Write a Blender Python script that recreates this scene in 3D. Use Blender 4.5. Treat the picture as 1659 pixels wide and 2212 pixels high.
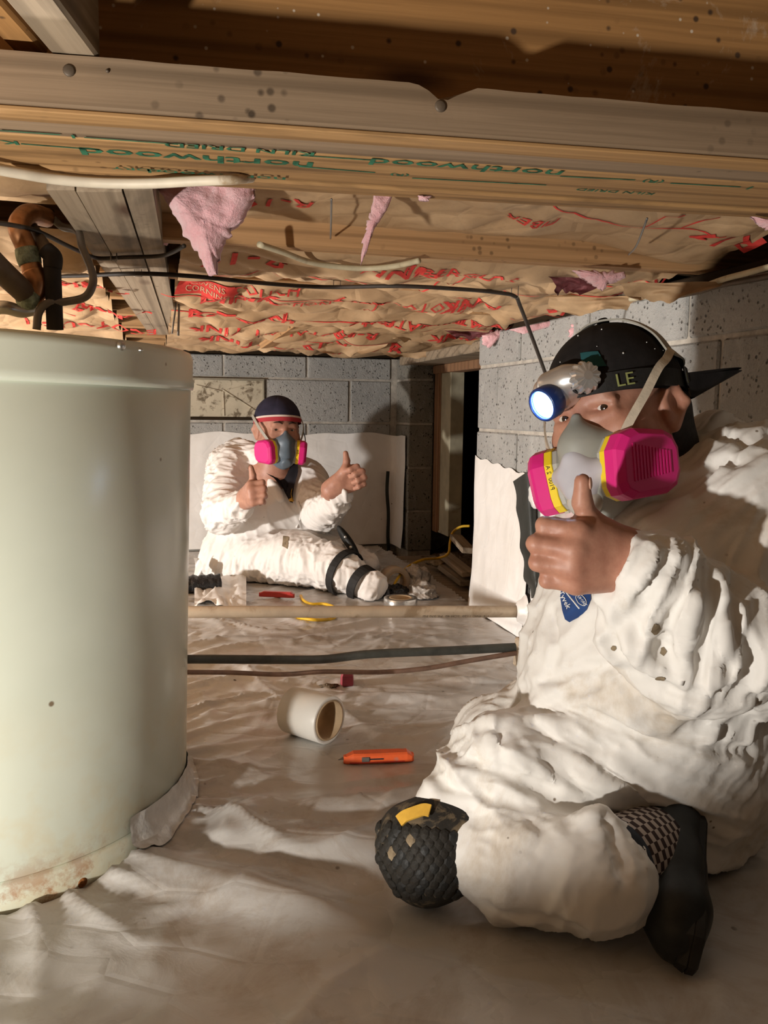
import bpy, bmesh, math, random
import numpy as np
from mathutils import Vector, Matrix

for _o in list(bpy.data.objects):
    bpy.data.objects.remove(_o, do_unlink=True)
scene = bpy.context.scene
COL = scene.collection
random.seed(7)

# ------------------------------------------------------------------ camera
IMG_W, IMG_H, FOC = 1659.0, 2212.0, 1853.0
CAM_H, PITCH, ROLL = 0.655, math.radians(6.7), 0.0117
_f = Vector((0, math.cos(PITCH), -math.sin(PITCH)))
_u0 = Vector((0, math.sin(PITCH), math.cos(PITCH)))
_r0 = Vector((1, 0, 0))
_R = _r0 * math.cos(ROLL) + _u0 * math.sin(ROLL)
_U = _u0 * math.cos(ROLL) - _r0 * math.sin(ROLL)
cam_data = bpy.data.cameras.new('camera')
cam = bpy.data.objects.new('camera', cam_data)
COL.objects.link(cam)
cam_data.sensor_fit = 'VERTICAL'
cam_data.sensor_height = 36.0
cam_data.lens = FOC / IMG_H * 36.0
cam_data.clip_start = 0.02
_m = Matrix((_R, _U, -_f)).transposed().to_4x4()
_m.translation = (0, 0, CAM_H)
cam.matrix_world = _m
scene.camera = cam

# ------------------------------------------------------------------ world, lights, exposure
scene.view_settings.view_transform = 'Standard'
scene.view_settings.look = 'None'
scene.view_settings.gamma = 1.0
scene.view_settings.use_curve_mapping = False
scene.view_settings.exposure = 0.65
world = bpy.data.worlds.new('world')
scene.world = world
world.use_nodes = True
world.node_tree.nodes['Background'].inputs[0].default_value = (0.05, 0.042, 0.035, 1)
world.node_tree.nodes['Background'].inputs[1].default_value = 0.1


def spot(name, loc, target, watt, size_deg, blend, radius, color):
    d = bpy.data.lights.new(name, 'SPOT')
    d.energy = watt
    d.spot_size = math.radians(size_deg)
    d.spot_blend = blend
    d.shadow_soft_size = radius
    d.color = color
    o = bpy.data.objects.new(name, d)
    COL.objects.link(o)
    o.location = loc
    o.rotation_euler = (Vector(target) - Vector(loc)).to_track_quat('-Z', 'Y').to_euler()
    return o


# halogen work lamp standing on the floor beside the camera, and a second one behind the water heater
LAMP1 = (-0.86, -0.10, 0.165)
_az, _el = math.radians(-10), math.radians(55)
spot("work_lamp_near", LAMP1, Vector(LAMP1) + Vector((math.sin(_az) * math.cos(_el), math.cos(_az) * math.cos(_el), math.sin(_el))), 66.0, 147, 0.09, 0.03, (1.0, 0.945, 0.865))
spot('work_lamp_far', (-2.15, 1.60, 0.16), (0.3, 3.1, 0.75), 155.0, 150, 0.35, 0.045, (1.0, 0.94, 0.88))

# ------------------------------------------------------------------ geometry helpers
C15, S15 = math.cos(math.radians(15)), math.sin(math.radians(15))


def ray(x, y):
    return _f + _R * ((x - IMG_W / 2) / FOC) + _U * ((IMG_H / 2 - y) / FOC)


def P(x, y, Y):
    d = ray(x, y)
    t = Y / d.y
    return Vector((d.x * t, Y, CAM_H + d.z * t))


def PZ(x, y, z=0.0):
    d = ray(x, y)
    t = (z - CAM_H) / d.z
    return Vector((d.x * t, d.y * t, z))


def W(u, v, z=0.0):
    return Vector((u * C15 - v * S15, u * S15 + v * C15, z))


def PU(x, y, u):
    d = ray(x, y)
    t = u / (d.x * C15 + d.y * S15)
    return Vector((d.x * t, d.y * t, CAM_H + d.z * t))


def PV(x, y, v):
    d = ray(x, y)
    t = v / (-d.x * S15 + d.y * C15)
    return Vector((d.x * t, d.y * t, CAM_H + d.z * t))


def UV(p):
    return (p[0] * C15 + p[1] * S15, -p[0] * S15 + p[1] * C15)


def tag(o, label=None, cat=None, group=None, kind=None):
    if label: o['label'] = label
    if cat: o['category'] = cat
    if group: o['group'] = group
    if kind: o['kind'] = kind
    return o


def empty(name, loc=(0, 0, 0), rotz=0.0, label=None, cat=None, group=None, kind=None):
    o = bpy.data.objects.new(name, None)
    o.empty_display_size = 0.05
    COL.objects.link(o)
    o.location = loc
    o.rotation_euler = (0, 0, rotz)
    return tag(o, label, cat, group, kind)


def mesh_data(name, verts, faces, mat=None, smooth=True):
    me = bpy.data.meshes.new(name)
    me.from_pydata([tuple(v) for v in verts], [], [tuple(f) for f in faces])
    if smooth:
        me.shade_smooth()
    me.update()
    if mat is not None:
        me.materials.append(mat)
    return me


def link(name, me, parent=None, loc=None, rot=None):
    o = bpy.data.objects.new(name, me)
    COL.objects.link(o)
    if parent is not None:
        o.parent = parent
    if loc is not None:
        o.location = loc
    if rot is not None:
        o.rotation_euler = rot
    return o


def origin_of(parent):
    """world matrix of a (chain of) parent(s), before depsgraph evaluation"""
    m = Matrix.Identity(4)
    p = parent
    while p is not None:
        lm = Matrix.LocRotScale(p.location, p.rotation_euler, p.scale)
        m = lm @ m
        p = p.parent
    return m


def obj(name, geo, mat, parent=None, smooth=True, world=True):
    """link a mesh; vertices are given in world space (or local when world=False); top-level meshes keep
    their origin at the middle of their base"""
    verts, faces = geo
    verts = [Vector(v) for v in verts]
    if parent is not None and world:
        inv = origin_of(parent).inverted()
        verts = [inv @ v for v in verts]
    loc = None
    if parent is None and verts and world:
        xs = [v.x for v in verts]; ys = [v.y for v in verts]; zs = [v.z for v in verts]
        loc = Vector(((min(xs) + max(xs)) / 2, (min(ys) + max(ys)) / 2, min(zs)))
        verts = [v - loc for v in verts]
    me = mesh_data(name, verts, faces, mat, smooth)
    return link(name, me, parent, loc)


def join(*geos):
    V, Fc = [], []
    for v, f in geos:
        b = len(V)
        V += list(v)
        Fc += [tuple(i + b for i in q) for q in f]
    return V, Fc


def xf(geo, M):
    return [M @ Vector(v) for v in geo[0]], geo[1]


def frame(o, x, z=None, y=None):
    """4x4 with local x along x, and local z close to z"""
    x = Vector(x).normalized()
    z = Vector(z if z is not None else (0, 0, 1))
    y = z.cross(x)
    if y.length < 1e-6:
        y = Vector((0, 1, 0)).cross(x)
    y.normalize()
    z = x.cross(y)
    m = Matrix((x, y, z)).transposed().to_4x4()
    m.translation = Vector(o)
    return m


def box(x0, x1, y0, y1, z0, z1, bev=0.0):
    if bev <= 0:
        v = [(x0, y0, z0), (x1, y0, z0), (x1, y1, z0), (x0, y1, z0), (x0, y0, z1), (x1, y0, z1), (x1, y1, z1), (x0, y1, z1)]
        return [Vector(p) for p in v], [(0, 3, 2, 1), (4, 5, 6, 7), (0, 1, 5, 4), (1, 2, 6, 5), (2, 3, 7, 6), (3, 0, 4, 7)]
    bm = bmesh.new()
    bmesh.ops.create_cube(bm, size=1.0)
    for v in bm.verts:
        v.co = Vector(((x0 + x1) / 2 + v.co.x * (x1 - x0), (y0 + y1) / 2 + v.co.y * (y1 - y0), (z0 + z1) / 2 + v.co.z * (z1 - z0)))
    bmesh.ops.bevel(bm, geom=bm.edges[:], offset=bev, segments=1, profile=0.5, affect='EDGES')
    bm.verts.index_update()
    g = [v.co.copy() for v in bm.verts], [tuple(v.index for v in f.verts) for f in bm.faces]
    bm.free()
    return g


def catmull(pts, n=8):
    pts = [Vector(p) for p in pts]
    if len(pts) < 3:
        return [pts[0].lerp(pts[-1], i / n) for i in range(n + 1)]
    q = [pts[0] * 2 - pts[1]] + pts + [pts[-1] * 2 - pts[-2]]
    out = []
    for i in range(1, len(q) - 2):
        p0, p1, p2, p3 = q[i - 1], q[i], q[i + 1], q[i + 2]
        for k in range(n):
            t = k / n
            out.append(0.5 * ((2 * p1) + (p2 - p0) * t + (2 * p0 - 5 * p1 + 4 * p2 - p3) * t * t + (3 * p1 - p0 - 3 * p2 + p3) * t ** 3))
    out.append(pts[-1])
    return out


def tube(pts, r, n=10, caps=True, flat=1.0, upv=None):
    """sweep; r number or list; flat <1 squashes across 'b'"""
    pts = [Vector(p) for p in pts]
    m = len(pts)
    rs = r if isinstance(r, (list, tuple)) else [r] * m
    if len(rs) != m:
        rs = [np.interp(i / (m - 1), np.linspace(0, 1, len(rs)), rs) for i in range(m)]
    V, Fc = [], []
    a = None
    for i, p in enumerate(pts):
        t = (pts[min(i + 1, m - 1)] - pts[max(i - 1, 0)])
        t = t.normalized() if t.length > 1e-9 else Vector((0, 0, 1))
        if upv is not None:
            a = t.cross(Vector(upv)).normalized()
        elif a is None:
            ref = Vector((0, 0, 1)) if abs(t.z) < 0.9 else Vector((1, 0, 0))
            a = t.cross(ref).normalized()
        else:
            a = (a - t * a.dot(t)).normalized()
        b = t.cross(a)
        for k in range(n):
            w = 2 * math.pi * k / n
            V.append(p + (a * math.cos(w) + b * (math.sin(w) * flat)) * rs[i])
    for i in range(m - 1):
        for k in range(n):
            k2 = (k + 1) % n
            Fc.append((i * n + k, i * n + k2, (i + 1) * n + k2, (i + 1) * n + k))
    if caps:
        Fc.append(tuple(range(n - 1, -1, -1)))
        Fc.append(tuple((m - 1) * n + k for k in range(n)))
    return V, Fc


def lathe(prof, n=48, M=None, cap=True):
    """prof: list of (r, z) around local z"""
    V, Fc = [], []
    for r, z in prof:
        for k in range(n):
            w = 2 * math.pi * k / n
            V.append(Vector((r * math.cos(w), r * math.sin(w), z)))
    m = len(prof)
    for i in range(m - 1):
        for k in range(n):
            k2 = (k + 1) % n
            Fc.append((i * n + k, i * n + k2, (i + 1) * n + k2, (i + 1) * n + k))
    if cap:
        if prof[0][0] > 1e-6: Fc.append(tuple(range(n - 1, -1, -1)))
        if prof[-1][0] > 1e-6: Fc.append(tuple((m - 1) * n + k for k in range(n)))
    return (V, Fc) if M is None else xf((V, Fc), M)


def loft(rings, closed=True, cap=True):
    n = len(rings[0])
    V = [Vector(p) for r in rings for p in r]
    Fc = []
    for i in range(len(rings) - 1):
        for k in range(n if closed else n - 1):
            k2 = (k + 1) % n
            Fc.append((i * n + k, i * n + k2, (i + 1) * n + k2, (i + 1) * n + k))
    if cap and closed:
        Fc.append(tuple(range(n - 1, -1, -1)))
        Fc.append(tuple((len(rings) - 1) * n + k for k in range(n)))
    return V, Fc


def prism(poly, thick, M):
    """closed polygon in local xy, extruded 0..thick along local z"""
    n = len(poly)
    V = [Vector((x, y, 0)) for x, y in poly] + [Vector((x, y, thick)) for x, y in poly]
    Fc = [tuple(range(n - 1, -1, -1)), tuple(range(n, 2 * n))]
    Fc += [(i, (i + 1) % n, (i + 1) % n + n, i + n) for i in range(n)]
    return xf((V, Fc), M)


def grid_geo(nx, ny, fn, thick=0.0):
    """fn(s,t)->Vector for s,t in 0..1"""
    V = [fn(i / nx, j / ny) for j in range(ny + 1) for i in range(nx + 1)]
    Fc = [(j * (nx + 1) + i, j * (nx + 1) + i + 1, (j + 1) * (nx + 1) + i + 1, (j + 1) * (nx + 1) + i) for j in range(ny) for i in range(nx)]
    return V, Fc


def text_geo(s, size, M, fn=None, bold=0.0, sx=1.0, res=2):
    cu = bpy.data.curves.new('t', 'FONT')
    cu.body = s
    cu.size = size
    cu.align_x = 'CENTER'
    cu.align_y = 'CENTER'
    cu.resolution_u = res
    cu.offset = bold
    o = bpy.data.objects.new('t', cu)
    me = bpy.data.meshes.new_from_object(o)
    V = [M @ Vector((v.co.x * sx, v.co.y, 0)) for v in me.vertices]
    Fc = [tuple(p.vertices) for p in me.polygons]
    bpy.data.objects.remove(o)
    bpy.data.curves.remove(cu)
    bpy.data.meshes.remove(me)
    if fn: V = [fn(v) for v in V]
    return V, Fc


# ------------------------------------------------------------------ numpy noise
_rng = np.random.RandomState(3)
_perm = _rng.permutation(256)
_perm = np.concatenate([_perm, _perm, _perm])
_grad = _rng.normal(size=(256, 3))
_grad /= np.linalg.norm(_grad, axis=1)[:, None]


def perlin(p):
    p = np.asarray(p, dtype=np.float64)
    pi = np.floor(p).astype(int)
    pf = p - pi
    pi &= 255
    w = pf * pf * pf * (pf * (pf * 6 - 15) + 10)
    out = 0
    for dx in (0, 1):
        for dy in (0, 1):
            for dz in (0, 1):
                h = _perm[_perm[_perm[(pi[..., 0] + dx) & 255] + ((pi[..., 1] + dy) & 255)] + ((pi[..., 2] + dz) & 255)]
                g = _grad[h]
                d = pf - np.array([dx, dy, dz])
                wx = w[..., 0] if dx else 1 - w[..., 0]
                wy = w[..., 1] if dy else 1 - w[..., 1]
                wz = w[..., 2] if dz else 1 - w[..., 2]
                out = out + wx * wy * wz * (g * d).sum(-1)
    return out * 1.6


def ridged(p, octv=3, lac=2.1, gain=0.5):
    s = 0; a = 1.0; q = np.asarray(p, dtype=np.float64)
    for _ in range(octv):
        s = s + a * (1 - np.abs(perlin(q)) * 2.0)
        q = q * lac + 17.3
        a *= gain
    return s


def fbm(p, octv=4, lac=2.0, gain=0.5):
    s = 0; a = 1.0; q = np.asarray(p, dtype=np.float64)
    for _ in range(octv):
        s = s + a * perlin(q)
        q = q * lac + 11.1
        a *= gain
    return s


def sstep(a, b, x):
    t = np.clip((np.asarray(x, dtype=float) - a) / (b - a), 0, 1)
    return t * t * (3 - 2 * t)
# ------------------------------------------------------------------ procedural materials
class NB:
    def __init__(s, name):
        s.m = bpy.data.materials.new(name)
        s.m.use_nodes = True
        s.t = s.m.node_tree
        s.b = s.t.nodes['Principled BSDF']
        s._c = None

    def n(s, typ, **kw):
        x = s.t.nodes.new(typ)
        for k, v in kw.items():
            setattr(x, k, v)
        return x

    def l(s, a, b):
        s.t.links.new(a, b)

    def coord(s, which='Object', scale=(1, 1, 1), rot=(0, 0, 0), loc=(0, 0, 0)):
        c = s.n('ShaderNodeTexCoord')
        mp = s.n('ShaderNodeMapping')
        mp.inputs['Scale'].default_value = scale
        mp.inputs['Rotation'].default_value = rot
        mp.inputs['Location'].default_value = loc
        s.l(c.outputs[which], mp.inputs[0])
        return mp.outputs[0]

    def rnd_coord(s, scale=(1, 1, 1), amt=37.0):
        """object coordinates shifted by the object's random number"""
        c = s.n('ShaderNodeTexCoord')
        oi = s.n('ShaderNodeObjectInfo')
        mu = s.n('ShaderNodeMath', operation='MULTIPLY')
        s.l(oi.outputs['Random'], mu.inputs[0]); mu.inputs[1].default_value = amt
        ad = s.n('ShaderNodeVectorMath', operation='ADD')
        s.l(c.outputs['Object'], ad.inputs[0]); s.l(mu.outputs[0], ad.inputs[1])
        mp = s.n('ShaderNodeVectorMath', operation='MULTIPLY')
        s.l(ad.outputs[0], mp.inputs[0]); mp.inputs[1].default_value = scale
        return mp.outputs[0]

    def noise(s, co, scale=5, detail=3, rough=0.5, dist=0.0, out=0):
        x = s.n('ShaderNodeTexNoise')
        x.inputs['Scale'].default_value = scale
        x.inputs['Detail'].default_value = detail
        x.inputs['Roughness'].default_value = rough
        x.inputs['Distortion'].default_value = dist
        s.l(co, x.inputs['Vector'])
        return x.outputs[out]

    def ridge(s, co, scale=5, detail=3, rough=0.5, lac=2.0):
        x = s.n('ShaderNodeTexNoise', noise_type='RIDGED_MULTIFRACTAL')
        x.inputs['Scale'].default_value = scale
        x.inputs['Detail'].default_value = detail
        x.inputs['Roughness'].default_value = rough
        x.inputs['Lacunarity'].default_value = lac
        s.l(co, x.inputs['Vector'])
        return x.outputs[0]

    def voro(s, co, scale=5, feature='F1', out='Distance', rand=1.0):
        x = s.n('ShaderNodeTexVoronoi', feature=feature)
        x.inputs['Scale'].default_value = scale
        x.inputs['Randomness'].default_value = rand
        s.l(co, x.inputs['Vector'])
        return x.outputs[out]

    def ramp(s, v, stops, interp='LINEAR'):
        x = s.n('ShaderNodeValToRGB')
        cr = x.color_ramp
        cr.interpolation = interp
        while len(cr.elements) < len(stops): cr.elements.new(0.5)
        for e, (p, c) in zip(cr.elements, stops):
            e.position = p
            e.color = (c if isinstance(c, (tuple, list)) else (c, c, c)) + (1,) if not isinstance(c, float) else (c, c, c, 1)
        s.l(v, x.inputs[0])
        return x.outputs[0]

    def mix(s, fac, a, b, mode='MIX'):
        x = s.n('ShaderNodeMix', data_type='RGBA', blend_type=mode)
        for sock, v in ((x.inputs[0], fac), (x.inputs[6], a), (x.inputs[7], b)):
            if isinstance(v, (int, float)): sock.default_value = v
            elif isinstance(v, (tuple, list)): sock.default_value = tuple(v) + (1,)
            else: s.l(v, sock)
        return x.outputs[2]

    def math(s, op, a, b=0.5, c=None):
        x = s.n('ShaderNodeMath', operation=op)
        for i, v in enumerate((a, b) if c is None else (a, b, c)):
            if isinstance(v, (int, float)): x.inputs[i].default_value = v
            else: s.l(v, x.inputs[i])
        return x.outputs[0]

    def bump(s, h, strength=0.5, dist=0.01):
        x = s.n('ShaderNodeBump')
        x.inputs['Strength'].default_value = strength
        x.inputs['Distance'].default_value = dist
        s.l(h, x.inputs['Height'])
        if s._c is not None: s.l(s._c, x.inputs['Normal'])
        s._c = x.outputs[0]
        s.l(s._c, s.b.inputs['Normal'])

    def set(s, **kw):
        names = {'color': 'Base Color', 'rough': 'Roughness', 'metal': 'Metallic', 'spec': 'Specular IOR Level', 'trans': 'Transmission Weight',
                 'sss': 'Subsurface Weight', 'coat': 'Coat Weight', 'sheen': 'Sheen Weight', 'emit': 'Emission Color', 'emits': 'Emission Strength', 'alpha': 'Alpha', 'ior': 'IOR'}
        for k, v in kw.items():
            i = s.b.inputs[names[k]]
            if isinstance(v, (int, float)): i.default_value = v
            elif isinstance(v, (tuple, list)): i.default_value = tuple(v) + (1,)
            else: s.l(v, i)
        return s.m


def plain(name, color, rough=0.55, spec=0.5, metal=0.0, var=0.12, vscale=9, bump=0.0, bscale=60, bdist=0.002, dirt=None, **kw):
    b = NB(name)
    co = b.coord()
    n = b.noise(co, vscale, 4, 0.6)
    dark = tuple(c * (1 - var * 1.6) for c in color)
    lite = tuple(min(1, c * (1 + var)) for c in color)
    c = b.ramp(n, [(0.3, dark), (0.7, lite)])
    if dirt:
        dcol, amt, dsc = dirt
        dn = b.noise(co, dsc, 6, 0.65, 0.6)
        lo = 0.72 - amt * 0.35
        c = b.mix(b.ramp(dn, [(lo, 0.0), (min(lo + 0.1, .99), 0.85)]), c, dcol)
    if bump > 0:
        b.bump(b.noise(co, bscale, 4, 0.6), bump, bdist)
    b.set(color=c, rough=rough, spec=spec, metal=metal, **kw)
    return b.m


def wood(name, light, dark, axis=0, grain=16, stain=None, stain_amt=0.4, rough=0.7, knots=True, fleck=0.0):
    b = NB(name)
    sc = [grain] * 3
    sc[axis] = grain * 0.05
    co = b.rnd_coord(tuple(sc))
    n = b.noise(co, 1.0, 5, 0.6, 1.2)
    fine = b.noise(b.rnd_coord(tuple((3 if i == axis else 140) for i in range(3))), 1.0, 3, 0.6)
    ro = [grain * 0.9] * 3
    ro[axis] = grain * 0.035
    rc = b.n('ShaderNodeVectorMath', operation='ADD')
    b.l(b.rnd_coord(tuple(ro), 3.0), rc.inputs[0])
    rc.inputs[1].default_value = (0.0, 0.55, 0.9)
    wv = b.n('ShaderNodeTexWave', wave_type='RINGS', rings_direction='XYZ'[axis])
    wv.inputs['Scale'].default_value = 0.9
    wv.inputs['Distortion'].default_value = 4.0
    wv.inputs['Detail'].default_value = 2
    wv.inputs['Detail Scale'].default_value = 0.8
    b.l(rc.outputs[0], wv.inputs['Vector'])
    base = b.mix(n, dark, light)
    base = b.mix(b.math('MULTIPLY', b.ramp(wv.outputs['Fac'], [(0.0, 1.0), (0.28, 0.0)]), 0.55), base, tuple(c * 0.5 for c in dark))
    base = b.mix(b.math('MULTIPLY', b.ramp(fine, [(0.42, 0.0), (0.68, 1.0)]), 0.4), base, tuple(c * 0.6 for c in dark))
    if knots:
        ks = [7.0] * 3
        ks[axis] = 2.2
        v = b.voro(b.rnd_coord(tuple(ks)), 1.0)
        base = b.mix(b.ramp(v, [(0.05, 0.9), (0.13, 0.0)]), base, (0.07, 0.03, 0.015))
    if stain:
        s1 = [5.0] * 3
        s1[axis] = 1.6
        sn = b.noise(b.rnd_coord(tuple(s1)), 1.0, 6, 0.65, 0.5)
        lo = 0.75 - stain_amt * 0.4
        base = b.mix(b.ramp(sn, [(lo, 0.0), (lo + 0.16, 0.85)]), base, stain)
        sp = b.voro(b.rnd_coord((60, 60, 60)), 1.0)
        spm = b.noise(b.rnd_coord((4, 4, 4)), 1.0, 3, 0.6)
        f = b.math('MULTIPLY', b.ramp(sp, [(0.16, 1.0), (0.3, 0.0)]), b.ramp(spm, [(0.55, 0.0), (0.66, 0.8)]))
        base = b.mix(f, base, tuple(c * 0.4 for c in stain))
    if fleck > 0:
        fn_ = b.noise(b.rnd_coord((7, 7, 7)), 1.0, 6, 0.75, 0.8)
        base = b.mix(b.ramp(fn_, [(0.60, 0.0), (0.76, fleck)]), base, (0.62, 0.52, 0.40))
        fv = b.voro(b.rnd_coord((34, 34, 34)), 1.0)
        base = b.mix(b.ramp(fv, [(0.08, 0.9), (0.15, 0.0)]), base, (0.05, 0.03, 0.02))
        fv2 = b.voro(b.rnd_coord((47, 47, 47)), 1.0)
        base = b.mix(b.ramp(fv2, [(0.06, 0.8), (0.11, 0.0)]), base, (0.70, 0.62, 0.5))
    b.bump(n, 0.25, 0.004)
    b.bump(fine, 0.25, 0.0015)
    b.set(color=base, rough=rough, spec=0.25)
    return b.m


def mk_block(name, c0=(0.43, 0.42, 0.395), c1=(0.31, 0.308, 0.295), rough_bump=0.9):
    b = NB(name)
    big = b.noise(b.rnd_coord((3, 3, 3)), 1.0, 5, 0.6)
    med = b.noise(b.rnd_coord((28, 28, 28)), 1.0, 4, 0.65)
    fine = b.noise(b.rnd_coord((150, 150, 150)), 1.0, 3, 0.7)
    pit = b.voro(b.rnd_coord((85, 85, 85)), 1.0)
    pitn = b.noise(b.rnd_coord((40, 40, 40)), 1.0, 2, 0.5)
    pm = b.math('MULTIPLY', b.ramp(pit, [(0.14, 1.0), (0.3, 0.0)]), b.ramp(pitn, [(0.45, 0.0), (0.6, 1.0)]))
    c = b.mix(b.ramp(big, [(0.35, 0.0), (0.65, 1.0)]), c0, c1)
    c = b.mix(b.math('MULTIPLY', med, 0.5), c, tuple(x * 0.75 for x in c1))
    wh = b.noise(b.rnd_coord((9, 9, 4)), 1.0, 5, 0.7)
    c = b.mix(b.ramp(wh, [(0.6, 0.0), (0.74, 0.35)]), c, (0.55, 0.55, 0.53))
    c = b.mix(b.math('MULTIPLY', pm, 0.75), c, (0.05, 0.045, 0.04))
    b.bump(b.math('SUBTRACT', b.math('ADD', med, b.math('MULTIPLY', fine, 0.7)), pm), rough_bump, 0.006)
    b.set(color=c, rough=0.95, spec=0.15)
    return b.m


M = {}
M['block'] = mk_block('concrete_block')
M['block_rough'] = mk_block('split_block', (0.34, 0.32, 0.28), (0.22, 0.21, 0.18), 1.6)
M['mortar'] = plain('mortar', (0.42, 0.385, 0.335), 0.95, 0.15, var=0.2, vscale=25, bump=0.7, bscale=90, bdist=0.004)
M['wood_beam'] = wood('beam_lumber', (0.50, 0.30, 0.13), (0.30, 0.16, 0.062), stain=(0.10, 0.055, 0.025), stain_amt=0.42)
M['wood_face'] = wood('girder_lumber', (0.50, 0.27, 0.10), (0.30, 0.145, 0.048), grain=12, stain=(0.075, 0.04, 0.02), stain_amt=0.32, fleck=0.7)
M['wood_plate'] = wood('plate_lumber', (0.36, 0.26, 0.17), (0.22, 0.145, 0.085), grain=11, stain=(0.07, 0.045, 0.03), stain_amt=0.22)
M['wood_joist'] = wood('joist_lumber', (0.55, 0.33, 0.16), (0.38, 0.205, 0.088), grain=20, stain=(0.055, 0.03, 0.018), stain_amt=0.36)
M['wood_grey'] = wood('old_grey_lumber', (0.43, 0.345, 0.25), (0.25, 0.185, 0.12), grain=12, stain=(0.06, 0.045, 0.03), stain_amt=0.5)
M['wood_trim'] = wood('door_trim', (0.33, 0.18, 0.095), (0.22, 0.115, 0.06), axis=2, grain=15, stain=(0.07, 0.04, 0.025), stain_amt=0.25)
M['jamb'] = plain('jamb_paint', (0.42, 0.38, 0.27), 0.8, 0.3, var=0.12, vscale=14, dirt=((0.12, 0.09, 0.06), 0.3, 7))
M['dirt'] = plain('dirt', (0.16, 0.115, 0.075), 0.95, 0.1, var=0.4, vscale=30, bump=1.0, bscale=40, bdist=0.02)
M['debris'] = plain('debris', (0.36, 0.28, 0.19), 0.9, 0.15, var=0.35, vscale=30, bump=0.8, bscale=50, bdist=0.01)
M['subfloor'] = wood('subfloor_boards', (0.32, 0.2, 0.1), (0.2, 0.12, 0.06), grain=10)
M['ink_green'] = plain('green_stamp_ink', (0.035, 0.155, 0.085), 0.8, 0.2, var=0.4, vscale=60)
M['ink_red'] = plain('red_print', (0.62, 0.055, 0.045), 0.75, 0.2, var=0.15, vscale=60)
M['ink_black'] = plain('black_print', (0.03, 0.03, 0.03), 0.7, 0.2)
M['ink_grey'] = plain('grey_print', (0.16, 0.13, 0.10), 0.7, 0.2)
M['ink_white'] = plain('white_print', (0.8, 0.8, 0.78), 0.6, 0.3)


def mk_paper():
    b = NB('kraft_paper')
    co = b.rnd_coord((1, 1, 1))
    n = b.noise(co, 9, 5, 0.6)
    f = b.noise(co, 180, 3, 0.6)
    c = b.ramp(n, [(0.3, (0.42, 0.27, 0.145)), (0.7, (0.56, 0.385, 0.225))])
    c = b.mix(b.math('MULTIPLY', f, 0.25), c, (0.30, 0.18, 0.09))
    st = b.noise(co, 3.2, 5, 0.6)
    c = b.mix(b.ramp(st, [(0.64, 0.0), (0.78, 0.45)]), c, (0.22, 0.125, 0.06))
    cr = b.voro(co, 10, 'DISTANCE_TO_EDGE')
    cr2 = b.noise(co, 26, 4, 0.6, 1.0)
    b.bump(b.ramp(cr, [(0.0, 0.0), (0.10, 1.0)]), 0.22, 0.006)
    b.bump(b.ridge(co, 9, 2, 0.5), 0.35, 0.008)
    b.bump(cr2, 0.15, 0.005)
    b.set(color=c, rough=0.62, spec=0.3)
    return b.m


M['paper'] = mk_paper()


def mk_pink():
    b = NB('pink_fibreglass')
    co = b.coord()
    n = b.noise(co, 22, 6, 0.7, 0.4)
    c = b.ramp(n, [(0.3, (0.78, 0.36, 0.39)), (0.68, (0.90, 0.58, 0.60))])
    st = b.noise(b.coord(scale=(240, 60, 40)), 1.0, 4, 0.7)
    c = b.mix(b.math('MULTIPLY', st, 0.3), c, (0.93, 0.66, 0.68))
    b.bump(b.noise(co, 70, 6, 0.75), 0.7, 0.012)
    b.set(color=c, rough=1.0, spec=0.05, sss=0.25, sheen=0.4)
    b.b.inputs['Subsurface Radius'].default_value = (0.02, 0.01, 0.01)
    return b.m


M['pink'] = mk_pink()
M['backing'] = plain('dark_red_backing', (0.16, 0.045, 0.05), 0.6, 0.3, var=0.3, vscale=30, bump=0.5, bscale=40, bdist=0.008)


def mk_tank():
    b = NB('tank_enamel')
    co = b.coord()
    n = b.noise(co, 3, 4, 0.6)
    c = b.ramp(n, [(0.3, (0.585, 0.615, 0.505)), (0.7, (0.65, 0.68, 0.57))])
    sep = b.n('ShaderNodeSeparateXYZ')
    b.l(b.coord(), sep.inputs[0])
    low = b.ramp(sep.outputs['Z'], [(0.0, 1.0), (0.30, 0.0)])
    y = b.noise(co, 10, 5, 0.65)
    c = b.mix(b.math('MULTIPLY', b.ramp(y, [(0.48, 0.0), (0.66, 1.0)]), b.math('MULTIPLY', low, 0.5)), c, (0.62, 0.46, 0.22))
    vlow = b.ramp(sep.outputs['Z'], [(0.0, 1.0), (0.085, 0.0)])
    rn = b.noise(co, 24, 6, 0.7)
    c = b.mix(b.math('MULTIPLY', b.ramp(rn, [(0.46, 0.0), (0.60, 1.0)]), vlow), c, (0.34, 0.12, 0.025))
    sp = b.voro(co, 11)
    c = b.mix(b.ramp(sp, [(0.028, 0.9), (0.05, 0.0)]), c, (0.16, 0.10, 0.05))
    b.bump(b.noise(co, 6, 2, 0.5), 0.03, 0.02)
    b.set(color=c, rough=0.26, spec=0.5)
    return b.m


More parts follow.
